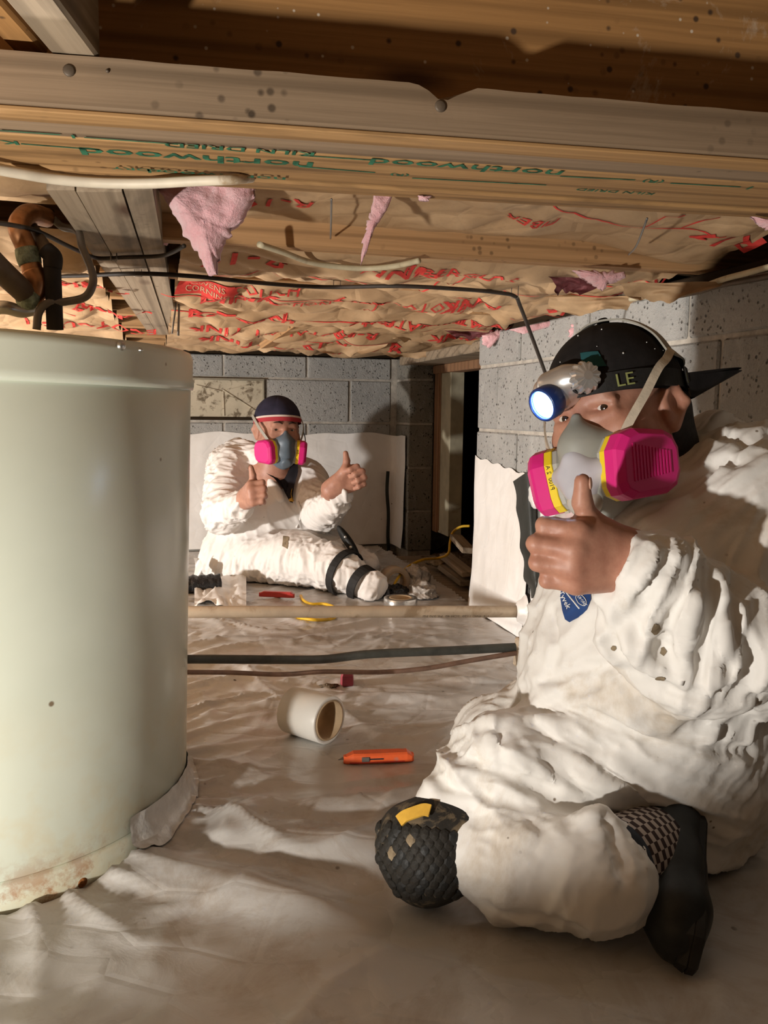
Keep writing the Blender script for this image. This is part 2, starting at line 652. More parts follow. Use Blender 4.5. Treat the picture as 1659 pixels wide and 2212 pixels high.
M['tank'] = mk_tank()
M['screw'] = plain('screw_steel', (0.55, 0.54, 0.5), 0.35, 0.5, 1.0)
M['rust'] = plain('rust', (0.30, 0.11, 0.03), 0.9, 0.2, var=0.5, vscale=60, bump=0.8, bscale=90, bdist=0.003)
M['copper'] = plain('tarnished_copper', (0.42, 0.20, 0.09), 0.38, 0.5, 0.9, var=0.3, vscale=25, dirt=((0.14, 0.10, 0.05), 0.45, 14))
M['copper_dull'] = plain('dusty_copper', (0.30, 0.19, 0.14), 0.55, 0.4, 0.5, var=0.25, vscale=20)
M['solder'] = plain('flux_crust', (0.30, 0.36, 0.27), 0.85, 0.3, 0.1, var=0.4, vscale=70, bump=1.0, bscale=90, bdist=0.006)
M['black_pipe'] = plain('black_foam', (0.03, 0.024, 0.02), 0.75, 0.3, var=0.4, vscale=12, bump=0.3, bscale=70)
M['brown_pipe'] = plain('brown_pipe', (0.13, 0.095, 0.065), 0.55, 0.4, 0.2, var=0.3, vscale=9)
M['grey_hose'] = plain('grey_tubing', (0.17, 0.145, 0.12), 0.45, 0.5, var=0.2, vscale=14)
M['red_tape'] = plain('maroon_tape', (0.20, 0.03, 0.06), 0.45, 0.4, var=0.3, vscale=30)
M['cable_black'] = plain('black_cable', (0.035, 0.026, 0.02), 0.55, 0.4, var=0.3, vscale=20)
M['cable_cream'] = plain('cream_cable', (0.60, 0.53, 0.36), 0.5, 0.4, var=0.15, vscale=20, dirt=((0.30, 0.2, 0.1), 0.35, 12))
M['cable_white'] = plain('white_cable', (0.68, 0.60, 0.47), 0.5, 0.4, var=0.12, vscale=14, dirt=((0.38, 0.25, 0.13), 0.4, 12))
M['wire'] = plain('steel_wire', (0.28, 0.28, 0.27), 0.4, 0.5, 0.8)
M['staple'] = plain('staple_steel', (0.35, 0.33, 0.30), 0.45, 0.5, 0.8)
M['pvc'] = plain('dirty_pvc', (0.47, 0.375, 0.27), 0.6, 0.35, var=0.15, vscale=8, dirt=((0.26, 0.185, 0.11), 0.5, 9))
M['poly_pipe'] = plain('dark_poly_pipe', (0.075, 0.078, 0.068), 0.5, 0.4, var=0.3, vscale=16)
M['yellow_cord'] = plain('yellow_cord', (0.70, 0.42, 0.02), 0.5, 0.4, var=0.2, vscale=20)
M['void'] = plain('dark_lumber_and_shade', (0.03, 0.02, 0.012), 0.95, 0.05)  # near-black: dark timber, and the passage's shade put into its wall colour
# ------------------------------------------------------------------ floor: white poly liner
ROT15 = math.radians(15)
TANK_C = (-0.672, 1.335)
TANK_R = 0.345
WALL_TOP = 0.903
JOIST_Z = 0.930
RW_U = 1.029          # inner face of the right wall
BW_V = 4.025          # inner face of the back wall


def liner_z(x, y):
    x = np.asarray(x, dtype=float); y = np.asarray(y, dtype=float)
    z0 = np.zeros_like(x)
    p = np.stack([x, y, z0], -1)
    warp = perlin(p * 1.7 + 5.0) * 0.35
    warp2 = perlin(p * 2.3 + 9.0) * 0.3
    h = 0.010 * perlin(p * 2.1 + 3.3)
    a = np.stack([(x * 0.9 + y * 0.35 + warp) * 1.6, (y - x * 0.25 + warp2) * 5.0, z0 + 1.7], -1)
    r1 = 1 - np.abs(perlin(a)) * 2.2
    h = h + 0.013 * np.clip(r1, 0, 1) ** 4
    b = np.stack([(x * 0.7 - y * 0.7 + warp2) * 2.2, (x * 0.7 + y * 0.7 + warp) * 7.0, z0 + 8.1], -1)
    r2 = 1 - np.abs(perlin(b)) * 2.4
    m = np.clip(perlin(p * 1.9 + 21.0) + 0.25, 0, 1)
    h = h + 0.010 * m * np.clip(r2, 0, 1) ** 4
    c = np.stack([(x * 0.9 - y * 0.4 + warp) * 5, (y * 0.9 + x * 0.4 + warp2 * 0.6) * 13, z0 + 4.4], -1)
    m2 = np.clip(perlin(p * 2.7 + 41.0) * 1.5 + 0.35, 0, 1)
    h = h + 0.0075 * m2 * np.clip(1 - np.abs(perlin(c)) * 2.8, 0, 1) ** 3
    d = np.stack([(x * 0.5 + y * 0.85 + warp2) * 6, (y * 0.5 - x * 0.85 + warp * 0.6) * 16, z0 + 14.4], -1)
    m3 = np.clip(perlin(p * 3.1 + 71.0) * 1.6 + 0.2, 0, 1)
    h = h + 0.006 * m3 * np.clip(1 - np.abs(perlin(d)) * 2.8, 0, 1) ** 3
    # gathers fanning out from the foot of the water heater
    dx = x - TANK_C[0]; dy = y - TANK_C[1]
    r = np.sqrt(dx * dx + dy * dy) - TANK_R
    ang = np.arctan2(dy, dx)
    g = np.stack([ang * 5.5 + 0.5 * perlin(p * 3.0), r * 2.6, z0 + 2.2], -1)
    rr = np.clip(1 - np.abs(perlin(g)) * 2.0, 0, 1) ** 2
    h = h + np.exp(-np.clip(r, 0, 9) / 0.22) * (0.014 * rr * np.clip(0.6 + perlin(p * 4.0 + 2.0), 0.1, 1.2) + 0.003)
    h = np.where(r < 0.01, 0.0, h)
    # calm where knees, rolls and tools press it flat
    for (qx, qy, rad, k) in ((0.18, 1.05, 0.30, 0.75), (0.40, 1.25, 0.35, 0.75), (-0.1, 1.62, 0.14, 0.8), (0.0, 1.56, 0.16, 0.8), (-0.35, 3.2, 0.4, 0.6), (0.1, 2.9, 0.25, 0.6)):
        w = np.exp(-((x - qx) ** 2 + (y - qy) ** 2) / (rad * rad))
        h = h * (1 - k * w)
    # long soft swells in the foreground
    h = h + 0.020 * np.exp(-((y - 1.02 + 0.25 * x + 0.05 * np.sin(x * 5)) / 0.045) ** 2) * sstep(-0.42, -0.30, x) * (1 - sstep(-0.12, 0.05, x))
    h = h + 0.024 * np.exp(-((y - 1.22 + 0.10 * x) / 0.05) ** 2) * sstep(-0.30, -0.22, x) * (1 - sstep(-0.02, 0.1, x))
    h = h + 0.022 * np.exp(-((y - 1.36 - 0.22 * x) / 0.05) ** 2) * sstep(-0.28, -0.2, x) * (1 - sstep(0.05, 0.2, x))
    return h


def lz(x, y):
    return float(liner_z(np.array([x]), np.array([y]))[0])


def build_floor():
    xs = np.concatenate([np.arange(-3.0, -1.25, 0.035), np.arange(-1.25, 1.6, 0.0085)])
    ys = np.concatenate([np.arange(-1.6, 0.7, 0.04), np.arange(0.7, 2.0, 0.0085), np.arange(2.0, 4.5, 0.014)])
    X, Y = np.meshgrid(xs, ys)
    Z = liner_z(X, Y)
    u = X * C15 + Y * S15
    v = -X * S15 + Y * C15
    nx, ny = len(xs), len(ys)
    idx = np.arange(nx * ny).reshape(ny, nx)
    q = np.stack([idx[:-1, :-1], idx[:-1, 1:], idx[1:, 1:], idx[1:, :-1]], -1).reshape(-1, 4)
    edge = RW_U + 0.02 + 0.02 * perlin(np.stack([v * 6, v * 0, v * 0], -1))
    ok = ((u < edge) & (v < BW_V + 0.04)).reshape(-1)
    q = q[ok[q].all(1)]
    used = np.unique(q)
    remap = -np.ones(nx * ny, dtype=int); remap[used] = np.arange(len(used))
    V = np.stack([X, Y, Z], -1).reshape(-1, 3)[used]
    me = bpy.data.meshes.new('floor')
    me.vertices.add(len(V)); me.vertices.foreach_set('co', V.astype(np.float32).ravel())
    q = remap[q]
    me.loops.add(len(q) * 4); me.loops.foreach_set('vertex_index', q.astype(np.int32).ravel())
    me.polygons.add(len(q)); me.polygons.foreach_set('loop_start', np.arange(0, len(q) * 4, 4, dtype=np.int32))
    me.update(calc_edges=True); me.validate(); me.shade_smooth()
    me.materials.append(M['liner'])
    return link('floor', me)


def mk_liner(name='white_poly', dirt=1.0, rough=0.2, tone=0.74):
    b = NB(name)
    co = b.coord()
    n = b.noise(co, 2.5, 5, 0.6)
    c = b.ramp(n, [(0.35, tuple(x * tone for x in (0.66, 0.63, 0.59))), (0.65, tuple(x * tone for x in (0.76, 0.745, 0.725)))])
    if dirt > 0:
        d = b.noise(co, 5.5, 7, 0.72, 0.8)
        c = b.mix(b.math('MULTIPLY', b.ramp(d, [(0.50, 0.0), (0.68, 0.75)]), dirt), c, (0.34, 0.27, 0.205))
        sp = b.voro(b.coord(scale=(26, 26, 26)), 1.0)
        spn = b.noise(co, 4.0, 4, 0.6)
        f = b.math('MULTIPLY', b.ramp(sp, [(0.07, 1.0), (0.12, 0.0)]), b.ramp(spn, [(0.56, 0.0), (0.62, 1.0)]))
        c = b.mix(b.math('MULTIPLY', f, 0.9), c, (0.06, 0.04, 0.025))
    cr = b.noise(co, 14, 5, 0.6, 1.5)
    cr2 = b.voro(b.coord(scale=(7, 11, 9)), 1.0, 'DISTANCE_TO_EDGE')
    b.bump(cr, 0.08, 0.010)
    b.bump(b.ridge(b.coord(scale=(9, 17, 12), rot=(0, 0, 0.4)), 1.0, 3, 0.5), 0.5, 0.010)
    b.bump(b.ridge(b.coord(scale=(16, 7, 12), rot=(0, 0, -0.5)), 1.0, 2, 0.5), 0.3, 0.010)
    b.bump(b.ramp(cr2, [(0.0, 0.0), (0.06, 1.0)]), 0.12, 0.004)
    b.set(color=c, rough=b.ramp(n, [(0.3, rough), (0.7, rough + 0.18)]), spec=0.5)
    return b.m


M['liner'] = mk_liner()
M['sheet'] = mk_liner('wall_poly', 0.12, 0.35, 1.06)
M['sheet_black'] = plain('black_poly_side', (0.022, 0.024, 0.02), 0.5, 0.35, var=0.3, vscale=10, bump=0.3, bscale=20, bdist=0.006)
tag(build_floor(), 'white poly liner spread over the crawl space floor', None, None, 'structure')

# ------------------------------------------------------------------ block walls
def room_box(u0, u1, v0, v1, z0, z1, bev=0.0):
    g = box(u0, u1, v0, v1, z0, z1, bev)
    return [W(p.x, p.y, p.z) for p in g[0]], g[1]


def wall_mesh(name, u0, u1, v0, v1, z0, z1, mat):
    o = obj(name, room_box(u0, u1, v0, v1, z0, z1), mat, None, smooth=False)
    tag(o, kind='structure')
    return o


_blk = {}


def block(parent, cu, cv, cz, lu, lv, lzz, mat='block', bev=0.004):
    key = (round(lu, 3), round(lv, 3), round(lzz, 3), mat)
    if key not in _blk:
        g = box(-lu / 2, lu / 2, -lv / 2, lv / 2, -lzz / 2, lzz / 2, bev)
        _blk[key] = mesh_data('block', g[0], g[1], M[mat], smooth=False)
    o = link('block', _blk[key], parent)
    j = random.uniform(-0.0015, 0.0015)
    o.location = W(cu + j, cv + j, cz) - parent.location
    o.rotation_euler = (random.uniform(-.004, .004), random.uniform(-.004, .004), ROT15 + random.uniform(-0.003, 0.003))
    return o


Z_ROWS = [(0.801, 0.903), (0.598, 0.801), (0.395, 0.598), (0.192, 0.395), (0.0, 0.192)]
MJ = 0.010

# back wall (mortar core + blocks)
wall_back = wall_mesh('wall_back', -2.3, 1.45, BW_V + 0.006, BW_V + 0.2, -0.15, WALL_TOP, M['mortar'])
row_edges = {0: [-2.3, -1.72, -1.31, -0.905, -0.50, -0.094, 0.312, 0.699, 1.109],
             1: [-2.3, -1.94, -1.53, -1.13, -0.72, -0.315, 0.09, 0.497, 0.904, 1.109],
             2: [-2.3, -1.72, -1.31, -0.905, -0.50, -0.094, 0.312, 0.699, 1.109]}
for r in (0, 1, 2):
    z0, z1 = Z_ROWS[r]
    e = row_edges[r]
    for a, b_ in zip(e[:-1], e[1:]):
        if r == 1 and abs(a - 0.09) < 1e-6:
            continue            # the vent sits here
        top = MJ / 2 if r else 0.0
        block(wall_back, (a + b_) / 2, BW_V + 0.05, (z0 + z1 - top + MJ / 2) / 2, b_ - a - MJ, 0.10, z1 - z0 - MJ / 2 - top)

# right wall near part
R_END = 2.665
wall_right = wall_mesh('wall_right', RW_U + 0.006, RW_U + 0.2, -1.6, R_END - 0.002, -0.15, WALL_TOP, M['mortar'])
r_edges = {0: [R_END, 2.337, 1.931, 1.525, 1.119, 0.713, 0.307, -0.1, -0.5, -0.9, -1.6],
           1: [R_END, 2.506, 2.10, 1.694, 1.417, 1.011, 0.605, 0.2, -0.2, -0.6, -1.0, -1.6],
           2: [R_END, 2.346, 1.94, 1.534, 1.128, 0.722, 0.316, -0.1, -0.5, -0.9, -1.6],
           3: [R_END, 2.506, 2.10, 1.694, 1.288, 0.882, 0.476, 0.07, -0.33, -0.73, -1.6],
           4: [R_END, 2.346, 1.94, 1.534, 1.128, 0.722, 0.316, -0.1, -0.5, -0.9, -1.6]}
for r in range(5):
    z0, z1 = Z_ROWS[r]
    e = r_edges[r]
    for i, (a, b_) in enumerate(zip(e[:-1], e[1:])):
        top = MJ / 2 if r else 0.0
        g = 0.0 if i == 0 else MJ / 2
        block(wall_right, RW_U + 0.05, (a - g + b_ + MJ / 2) / 2, (z0 + z1 - top + MJ / 2) / 2, 0.10, abs(a - b_) - MJ / 2 - g, z1 - z0 - MJ / 2 - top)

# right wall beyond the doorway (return at the back corner)
FU = 1.135
wall_far = wall_mesh('wall_right_far', FU + 0.005, FU + 0.115, 3.815, BW_V + 0.1, -0.1, WALL_TOP, M['mortar'])
for r in range(5):
    z0, z1 = Z_ROWS[r]
    top = MJ / 2 if r else 0.0
    block(wall_far, FU + 0.06, (3.81 + BW_V + 0.005) / 2, (z0 + z1 - top + MJ / 2) / 2, 0.12, BW_V + 0.005 - 3.81, z1 - z0 - MJ / 2 - top, 'block_rough')

# plain walls beside and behind the camera close the crawl space
wall_mesh('wall_left', -3.1, -2.95, -1.6, 4.2, -0.15, 0.93, M['block'])
wall_mesh('wall_front', -3.1, 1.3, -1.75, -1.6, -0.15, 0.93, M['block'])

# ------------------------------------------------------------------ doorway
def tb(name, geo, mat, parent=None, kind=None):
    o = obj(name, geo, mat, parent, smooth=False)
    if kind: o['kind'] = kind
    return o


door = empty('door_1', W(1.27, 3.3, 0.0), 0, 'dark framed doorway opening in the right block wall', None, None, 'structure')
tb('casing', room_box(1.252, 1.30, 3.74, 3.80, 0.10, 0.865, 0.003), M['wood_trim'], door)
tb('jamb', room_box(1.262, 1.325, 3.60, 3.742, 0.10, 0.83, 0.002), M['jamb'], door)
tb('door_stop', room_box(1.258, 1.272, 3.728, 3.746, 0.11, 0.83, 0.001), M['wood_trim'], door)
tb('head_trim', room_box(1.24, 1.31, 2.66, 3.79, 0.828, 0.865, 0.003), M['wood_trim'], door)
tb('lintel', room_box(1.10, 1.33, 2.66, 3.86, 0.866, 0.905, 0.004), M['wood_grey'], door)
tb('sill', room_box(1.04, 1.26, 2.67, 3.78, -0.06, -0.012, 0.004), M['wood_grey'], door)
# space behind the opening, its unlit darkness painted on as near-black surfaces
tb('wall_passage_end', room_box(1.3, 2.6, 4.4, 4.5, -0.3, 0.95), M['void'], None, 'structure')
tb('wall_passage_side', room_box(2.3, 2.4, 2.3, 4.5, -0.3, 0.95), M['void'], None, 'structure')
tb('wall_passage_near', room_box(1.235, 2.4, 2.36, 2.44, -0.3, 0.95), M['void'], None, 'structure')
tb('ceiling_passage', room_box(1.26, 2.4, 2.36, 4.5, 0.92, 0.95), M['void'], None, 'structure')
gd = grid_geo(60, 70, lambda s, t: W(1.035 + 1.3 * s, 2.62 + 1.9 * t, 0))
gv = np.array([tuple(p) for p in gd[0]])
uu = gv[:, 0] * C15 + gv[:, 1] * S15
gv[:, 2] = -0.035 + 0.05 * fbm(gv * 5.0 + 3, 4) * sstep(1.04, 1.2, uu) + 0.09 * sstep(1.25, 1.6, uu)
tb('floor_passage', (list(map(Vector, gv)), gd[1]), M['dirt'], None, 'structure')
_rs = random.Random(5)
for i, (a, b_, w_, lab) in enumerate((
        ((962, 1200), (1012, 1240), 0.05, 'grey splintered board lying deepest inside the doorway'),
        ((945, 1232), (1010, 1275), 0.06, 'broken grey board across the middle of the doorway dirt'),
        ((985, 1160), (1012, 1190), 0.05, 'pale board end leaning inside the doorway by the yellow cord'))):
    A, B = PU(a[0], a[1], 1.16), PU(b_[0], b_[1], 1.12)
    A.z = max(A.z, 0.02); B.z = max(B.z, 0.02)
    L = (B - A).length
    o = link('scrap_board', mesh_data('scrap_board', *box(-L / 2, L / 2, -w_ / 2, w_ / 2, -0.011, 0.011, 0.003), M['wood_grey'], False))
    o.matrix_world = frame((A + B) / 2, B - A, (0.1 * i - 0.1, -0.25, 1))
    tag(o, lab, 'board', 'scrap boards in the doorway')
# crumbs of old insulation and soil on the sill
for i, (x, y, r, lab) in enumerate(((948, 1216, 0.026, 'largest pale crumb of debris on the doorway sill under the yellow cord'),
                               (978, 1262, 0.022, 'small pale clod of debris between the two grey boards in the doorway'),
                               (935, 1212, 0.026, 'pale clod of debris at the foot of the far door jamb'),
                               (996, 1282, 0.016, 'small clod of debris at the near end of the doorway sill'))):
    c = PU(x, y, 1.13 + 0.02 * (i % 2))
    bm = bmesh.new()
    bmesh.ops.create_icosphere(bm, subdivisions=3, radius=1.0)
    vv = np.array([tuple(v.co) for v in bm.verts])
    vv = vv * (1 + 0.35 * fbm(vv * 2.2 + i * 7, 3))[:, None] * np.array([r * 1.3, r, r * 0.7])
    g = [Vector(p) + Vector((c.x, c.y, max(c.z, 0.02))) for p in vv], [tuple(v.index for v in f.verts) for f in bm.faces]
    bm.free()
    tag(obj('debris_clod', g, M['debris']), lab, 'debris')

# ------------------------------------------------------------------ ceiling: girder, plate, joists, subfloor
tb('ceiling', [W(p.x, p.y, p.z) for p in box(-3.4, 2.0, -1.9, 4.5, 1.165, 1.19)[0]] and room_box(-3.4, 2.0, -1.9, 4.5, 1.165, 1.19), M['subfloor'], None, 'structure')


def board(name, a, b_, w, h, mat, up=(0, 0, 1), parent=None, bev=0.003, side=0.0):
    """board along a->b (axis on its bottom centre line), width w (horizontal) and height h"""
    a, b_ = Vector(a), Vector(b_)
    L = (b_ - a).length
    n = 1
    g = box(-L / 2, L / 2, -w / 2, w / 2, 0, h, bev)
    o = link(name, mesh_data(name, *g, M[mat], False), parent)
    m = frame((a + b_) / 2, b_ - a, up)
    if parent is not None:
        m = origin_of(parent).inverted() @ m
    o.matrix_world = m if parent is None else o.matrix_world
    if parent is not None:
        o.location = m.to_translation(); o.rotation_euler = m.to_euler()
    else:
        o.location = m.to_translation(); o.rotation_euler = m.to_euler()
    return o


# the big built-up beam across the top of the view
BA = math.radians(10.5)
bx = Vector((math.cos(BA), math.sin(BA), 0)); by = Vector((-math.sin(BA), math.cos(BA), 0))
B0 = Vector((0, 0.882, 0))


def BP(s, d, z):
    return B0 + bx * s + by * d + Vector((0, 0, z))


beam = empty('trim_1', BP(0, 0.12, JOIST_Z), 0, 'built-up timber beam with green lumber stamps on its underside', None, None, 'structure')
S0, S1 = -1.75, 0.78


def beam_part(name, d0, d1, z0, z1, mat, jit=0.0, bev=0.003):
    L = S1 - S0
    g = box(-L / 2, L / 2, -(d1 - d0) / 2, (d1 - d0) / 2, 0, z1 - z0, bev)
    o = link(name, mesh_data(name, *g, M[mat], False), beam)
    o.location = BP((S0 + S1) / 2, (d0 + d1) / 2, z0 + jit) - beam.location
    o.rotation_euler = (0, 0, BA)
    return o


# front plate has a chipped upper edge, so it is built as its own profile
def plate_geo():
    L = S1 - S0
    n = 253
    hgt, dep = 0.047, 0.092
    V, Fc = [], []
    chip_c = (P(957, 185, 0.9) - BP(0, 0, 0)).dot(bx)
    for i in range(n + 1):
        s = S0 + L * i / n
        w = (s - chip_c) / 0.028
        cut = 0.0
        if -1 < w < 1:
            cut = 0.013 * (1 - abs(w) ** 1.6) * (1 + 0.25 * math.sin(s * 260))
        cut += 0.0009 * perlin(np.array([[s * 22, 3.3, 1.1]]))[0]
        x = s - (S0 + S1) / 2
        y0, y1 = -dep / 2, dep / 2
        V += [Vector((x, y0, 0.002)), Vector((x, y0 + 0.002, 0)), Vector((x, y1, 0)), Vector((x, y1, hgt)), Vector((x, y0 + 0.02 + cut * 1.5, hgt - 0.0)), Vector((x, y0 + 0.001, hgt - cut - 0.001))]
    m = 6
    for i in range(n):
        for k in range(m):
            k2 = (k + 1) % m
            Fc.append((i * m + k, (i + 1) * m + k, (i + 1) * m + k2, i * m + k2))
    Fc.append(tuple(range(m))); Fc.append(tuple(n * m + k for k in range(m - 1, -1, -1)))
    return V, Fc


pl = link('plate_board', mesh_data('plate_board', *plate_geo(), M['wood_plate'], False), beam)
pl.location = BP((S0 + S1) / 2, 0.046, JOIST_Z) - beam.location
pl.rotation_euler = (0, 0, BA)
beam_part('bottom_board', 0.0925, 0.178, JOIST_Z - 0.001, JOIST_Z + 0.037, 'wood_beam')
beam_part('bottom_board', 0.179, 0.217, JOIST_Z + 0.002, JOIST_Z + 0.24, 'wood_beam')
beam_part('bottom_board', 0.218, 0.256, JOIST_Z - 0.0015, JOIST_Z + 0.236, 'wood_beam')
beam_part('girder_face', 0.0935, 0.131, JOIST_Z + 0.0375, JOIST_Z + 0.235, 'wood_face')
beam_part('bottom_strip', 0.004, 0.036, JOIST_Z - 0.005, JOIST_Z - 0.0005, 'wood_beam', bev=0.001)
# nail heads and knots on the plate and girder face
for (x, y, r, mt) in ((149, 152, 0.0056, 'brown_pipe'), (232, 153, 0.0018, 'brown_pipe'), (952, 229, 0.006, 'brown_pipe')):
    d = ray(x, y)
    t = (B0 - Vector((0, 0, 0))).dot(by) / Vector((d.x, d.y, 0)).dot(by)
    c = Vector((d.x * t, d.y * t, CAM_H + d.z * t))
    g = lathe([(0.0, 0.0012), (r * 0.7, 0.001), (r, 0.0), (r, -0.002)], 14, frame(c, bx, -by), False)
    obj('nail_head', g, M[mt], beam)
# green lumber stamps under the beam, upside down as seen from the camera
def stamp(s, size, x, y, bold=0.0, sx=1.6, mat='ink_green', z=None):
    zz = JOIST_Z - 0.0016 if z is None else z
    d = ray(x, y)
    t = (zz - CAM_H) / d.z
    c = Vector((d.x * t, d.y * t, zz))
    # readable when lying on the back with the head towards the camera
    m = Matrix((-bx, by * 1.0, Vector((0, 0, -1)))).transposed().to_4x4()
    m = Matrix((-bx, by, -Vector((0, 0, 1)))).transposed().to_4x4()
    m.translation = c
    return text_geo(s, size, m, None, bold, sx)


def dash(x0, y0, x1, y1, w=0.0016, z=None):
    zz = JOIST_Z - 0.0016 if z is None else z
    a, b_ = PZ(x0, y0, zz), PZ(x1, y1, zz)
    t = (b_ - a).normalized(); nrm = Vector((-t.y, t.x, 0)) * w
    return [a - nrm, b_ - nrm, b_ + nrm, a + nrm], [(0, 1, 2, 3)]


stamps = [stamp('northwood', 0.038, 430, 342, 0.0006, 1.45), stamp('KILN DRIED', 0.020, 520, 323, 0.0003, 1.5), stamp('northwood', 0.034, 1010, 362, 0.0004, 1.45),
          stamp('KILN DRIED', 0.014, 1330, 414, 0.0002, 1.4), stamp('S-DRY', 0.014, 300, 366, 0.0002, 1.6), stamp('northwood', 0.022, 470, 378, 0.0002, 1.6),
          stamp('1', 0.016, 158, 295, 0.0003, 1.5), stamp('1', 0.018, 1620, 406, 0.0003, 1.5), stamp('K', 0.018, 22, 308, 0.0003), stamp('(R)', 0.012, 863, 378, 0.0002),
          stamp('(R)', 0.016, 1410, 392, 0.0002, 1.4),
          dash(0, 282, 130, 291), dash(182, 297, 385, 312), dash(45, 311, 215, 324), dash(650, 336, 800, 346), dash(645, 360, 810, 373), dash(1210, 381, 1372, 389), dash(1448, 396, 1600, 404),
          dash(890, 385, 1180, 400)]
obj('lumber_stamp', join(*stamps), M['ink_green'], beam, smooth=False)

# joists running across behind the beam, on the right wall
JV = [1.4875 + 0.406 * k for k in range(7)]
JOISTS = []
for k, v in enumerate(JV):
    lab = ['front timber joist behind the stamped beam, mould-spotted', 'second timber joist back from the stamped beam', 'third timber joist back from the stamped beam',
           'fourth timber joist back from the stamped beam', 'fifth timber joist back from the stamped beam', 'sixth timber joist back, in front of the back wall', 'rim timber joist on the back block wall'][k]
    zz = JOIST_Z if k else JOIST_Z
    L0, L1 = (-2.9, 1.21) if k else (-0.075, 1.21)
    a, b_ = W(L0, v + 0.019, zz), W(L1, v + 0.019, zz)
    o = board('trim_joist', a, b_, 0.038, 0.234, 'wood_joist')
    tag(o, lab, None, None, 'structure')
    JOISTS.append(o)
# sill plates on the block walls
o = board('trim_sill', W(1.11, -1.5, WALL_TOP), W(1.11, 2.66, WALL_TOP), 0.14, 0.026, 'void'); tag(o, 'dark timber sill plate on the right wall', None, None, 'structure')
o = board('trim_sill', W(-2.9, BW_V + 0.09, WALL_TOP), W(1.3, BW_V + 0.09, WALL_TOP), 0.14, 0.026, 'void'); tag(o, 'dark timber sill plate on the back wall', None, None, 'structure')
# girder over the water heater, made of three planks side by side
girder = empty('trim_girder', W(-0.12, 2.5, 0.9), 0, 'grey weathered girder of three planks above the water heater', None, None, 'structure')
gp = [(P(92, 405, 1.10), P(318, 722, 3.05)), (P(158, 402, 1.10), P(338, 722, 3.05)), (P(262, 400, 1.10), P(362, 722, 3.05)), (P(330, 400, 1.10), P(386, 722, 3.05))]
GZ = 0.918
def gpt(x, y):
    return PZ(x, y, GZ)
ge = [(gpt(92, 402), gpt(322, 722)), (gpt(158, 402), gpt(340, 722)), (gpt(262, 402), gpt(366, 722)), (gpt(330, 402), gpt(386, 722))]
for i in range(3):
    a0, a1 = ge[i]; b0, b1 = ge[i + 1]
    dirv = ((a1 + b1) - (a0 + b0)).normalized()
    a0, b0 = a0 + dirv * 0.02, b0 + dirv * 0.02
    eps = 0.0012
    sd = (b0 - a0).normalized() * eps
    V = [a0 + sd, b0 - sd, b1 - sd, a1 + sd]
    hz = Vector((0, 0, 0.22))
    dz = Vector((0, 0, -0.002 * (i % 2)))
    V = [p + dz for p in V] + [p + hz for p in V]
    g = V, [(0, 3, 2, 1), (4, 5, 6, 7), (0, 1, 5, 4), (1, 2, 6, 5), (2, 3, 7, 6), (3, 0, 4, 7)]
    # local frame along the plank so that the grain runs with it
    mid = sum(V[:4], Vector()) / 4
    mloc = frame(mid, dirv)
    gl = xf(g, mloc.inverted())
    oo = link('plank', mesh_data('plank', *gl, M['wood_grey'], False), girder)
    oo.location = mid - girder.location
    oo.rotation_euler = mloc.to_euler()

# short joist ends resting on the plate at the top left, running over the camera
for (x0, x1, y, zz, lab) in ((104, 208, 100, JOIST_Z + 0.0475, 'pale joist end resting on the beam plate at the upper left'),
                             (18, 92, 92, JOIST_Z + 0.060, 'brown joist end beside the pale one at the upper left corner')):
    a = PZ(x0, y, zz); b_ = PZ(x1, y, zz)
    mid = (a + b_) / 2 + by * 0.03
    wv = (b_ - a).length * 0.97
    d = Vector((0.03, -1, 0)).normalized() if x0 > 50 else Vector((0.02, -1, 0)).normalized()
    o = board('trim_joist_end', mid, mid + d * 0.8, wv, 0.17, 'wood_grey' if x0 > 50 else 'wood_face')
    tag(o, lab, None, None, 'structure')
# ------------------------------------------------------------------ water heater
M['label_yellow'] = plain('label_yellow', (0.82, 0.62, 0.03), 0.5, 0.4, var=0.05)
heater = empty('water_heater', (TANK_C[0], TANK_C[1], 0.004), 0, 'squat cream water heater tank with rusty foot at the left', 'water heater')
heater.rotation_euler = (math.radians(0.3), math.radians(1.6), 0)
TH_ = 0.752


def hobj(name, geo, mat, smooth=True, parent=None):
    o = obj(name, geo, mat, parent or heater, smooth, world=False)
    return o


R_ = TANK_R
body = hobj('tank_shell', lathe([(R_ - 0.004, 0.046), (R_, 0.050), (R_, TH_ - 0.062), (R_ - 0.003, TH_ - 0.058)], 128), M['tank'])
hobj('base_ring', lathe([(R_ - 0.02, 0.0), (R_ + 0.001, 0.001), (R_ + 0.003, 0.012), (R_ + 0.003, 0.040), (R_ - 0.001, 0.046)], 128), M['tank'])
cap = hobj('top_cap', lathe([(R_ + 0.0035, TH_ - 0.062), (R_ + 0.005, TH_ - 0.056), (R_ + 0.005, TH_ - 0.048), (R_ + 0.003, TH_ - 0.044), (R_ + 0.003, TH_ - 0.014), (R_ - 0.001, TH_ - 0.004),
                             (R_ - 0.012, TH_), (R_ - 0.05, TH_ - 0.002), (0.05, TH_ + 0.004), (0.0, TH_ + 0.004)], 128), M['tank'])
hm = origin_of(heater)


def on_tank(x, y, r):
    """point where the pixel's ray meets the shell (local coordinates)"""
    d = hm.inverted().to_3x3() @ ray(x, y)
    o = hm.inverted() @ Vector((0, 0, CAM_H))
    a = d.x ** 2 + d.y ** 2
    b_ = 2 * (o.x * d.x + o.y * d.y)
    c = o.x ** 2 + o.y ** 2 - r * r
    t = (-b_ - math.sqrt(max(b_ * b_ - 4 * a * c, 0))) / (2 * a)
    return o + d * t


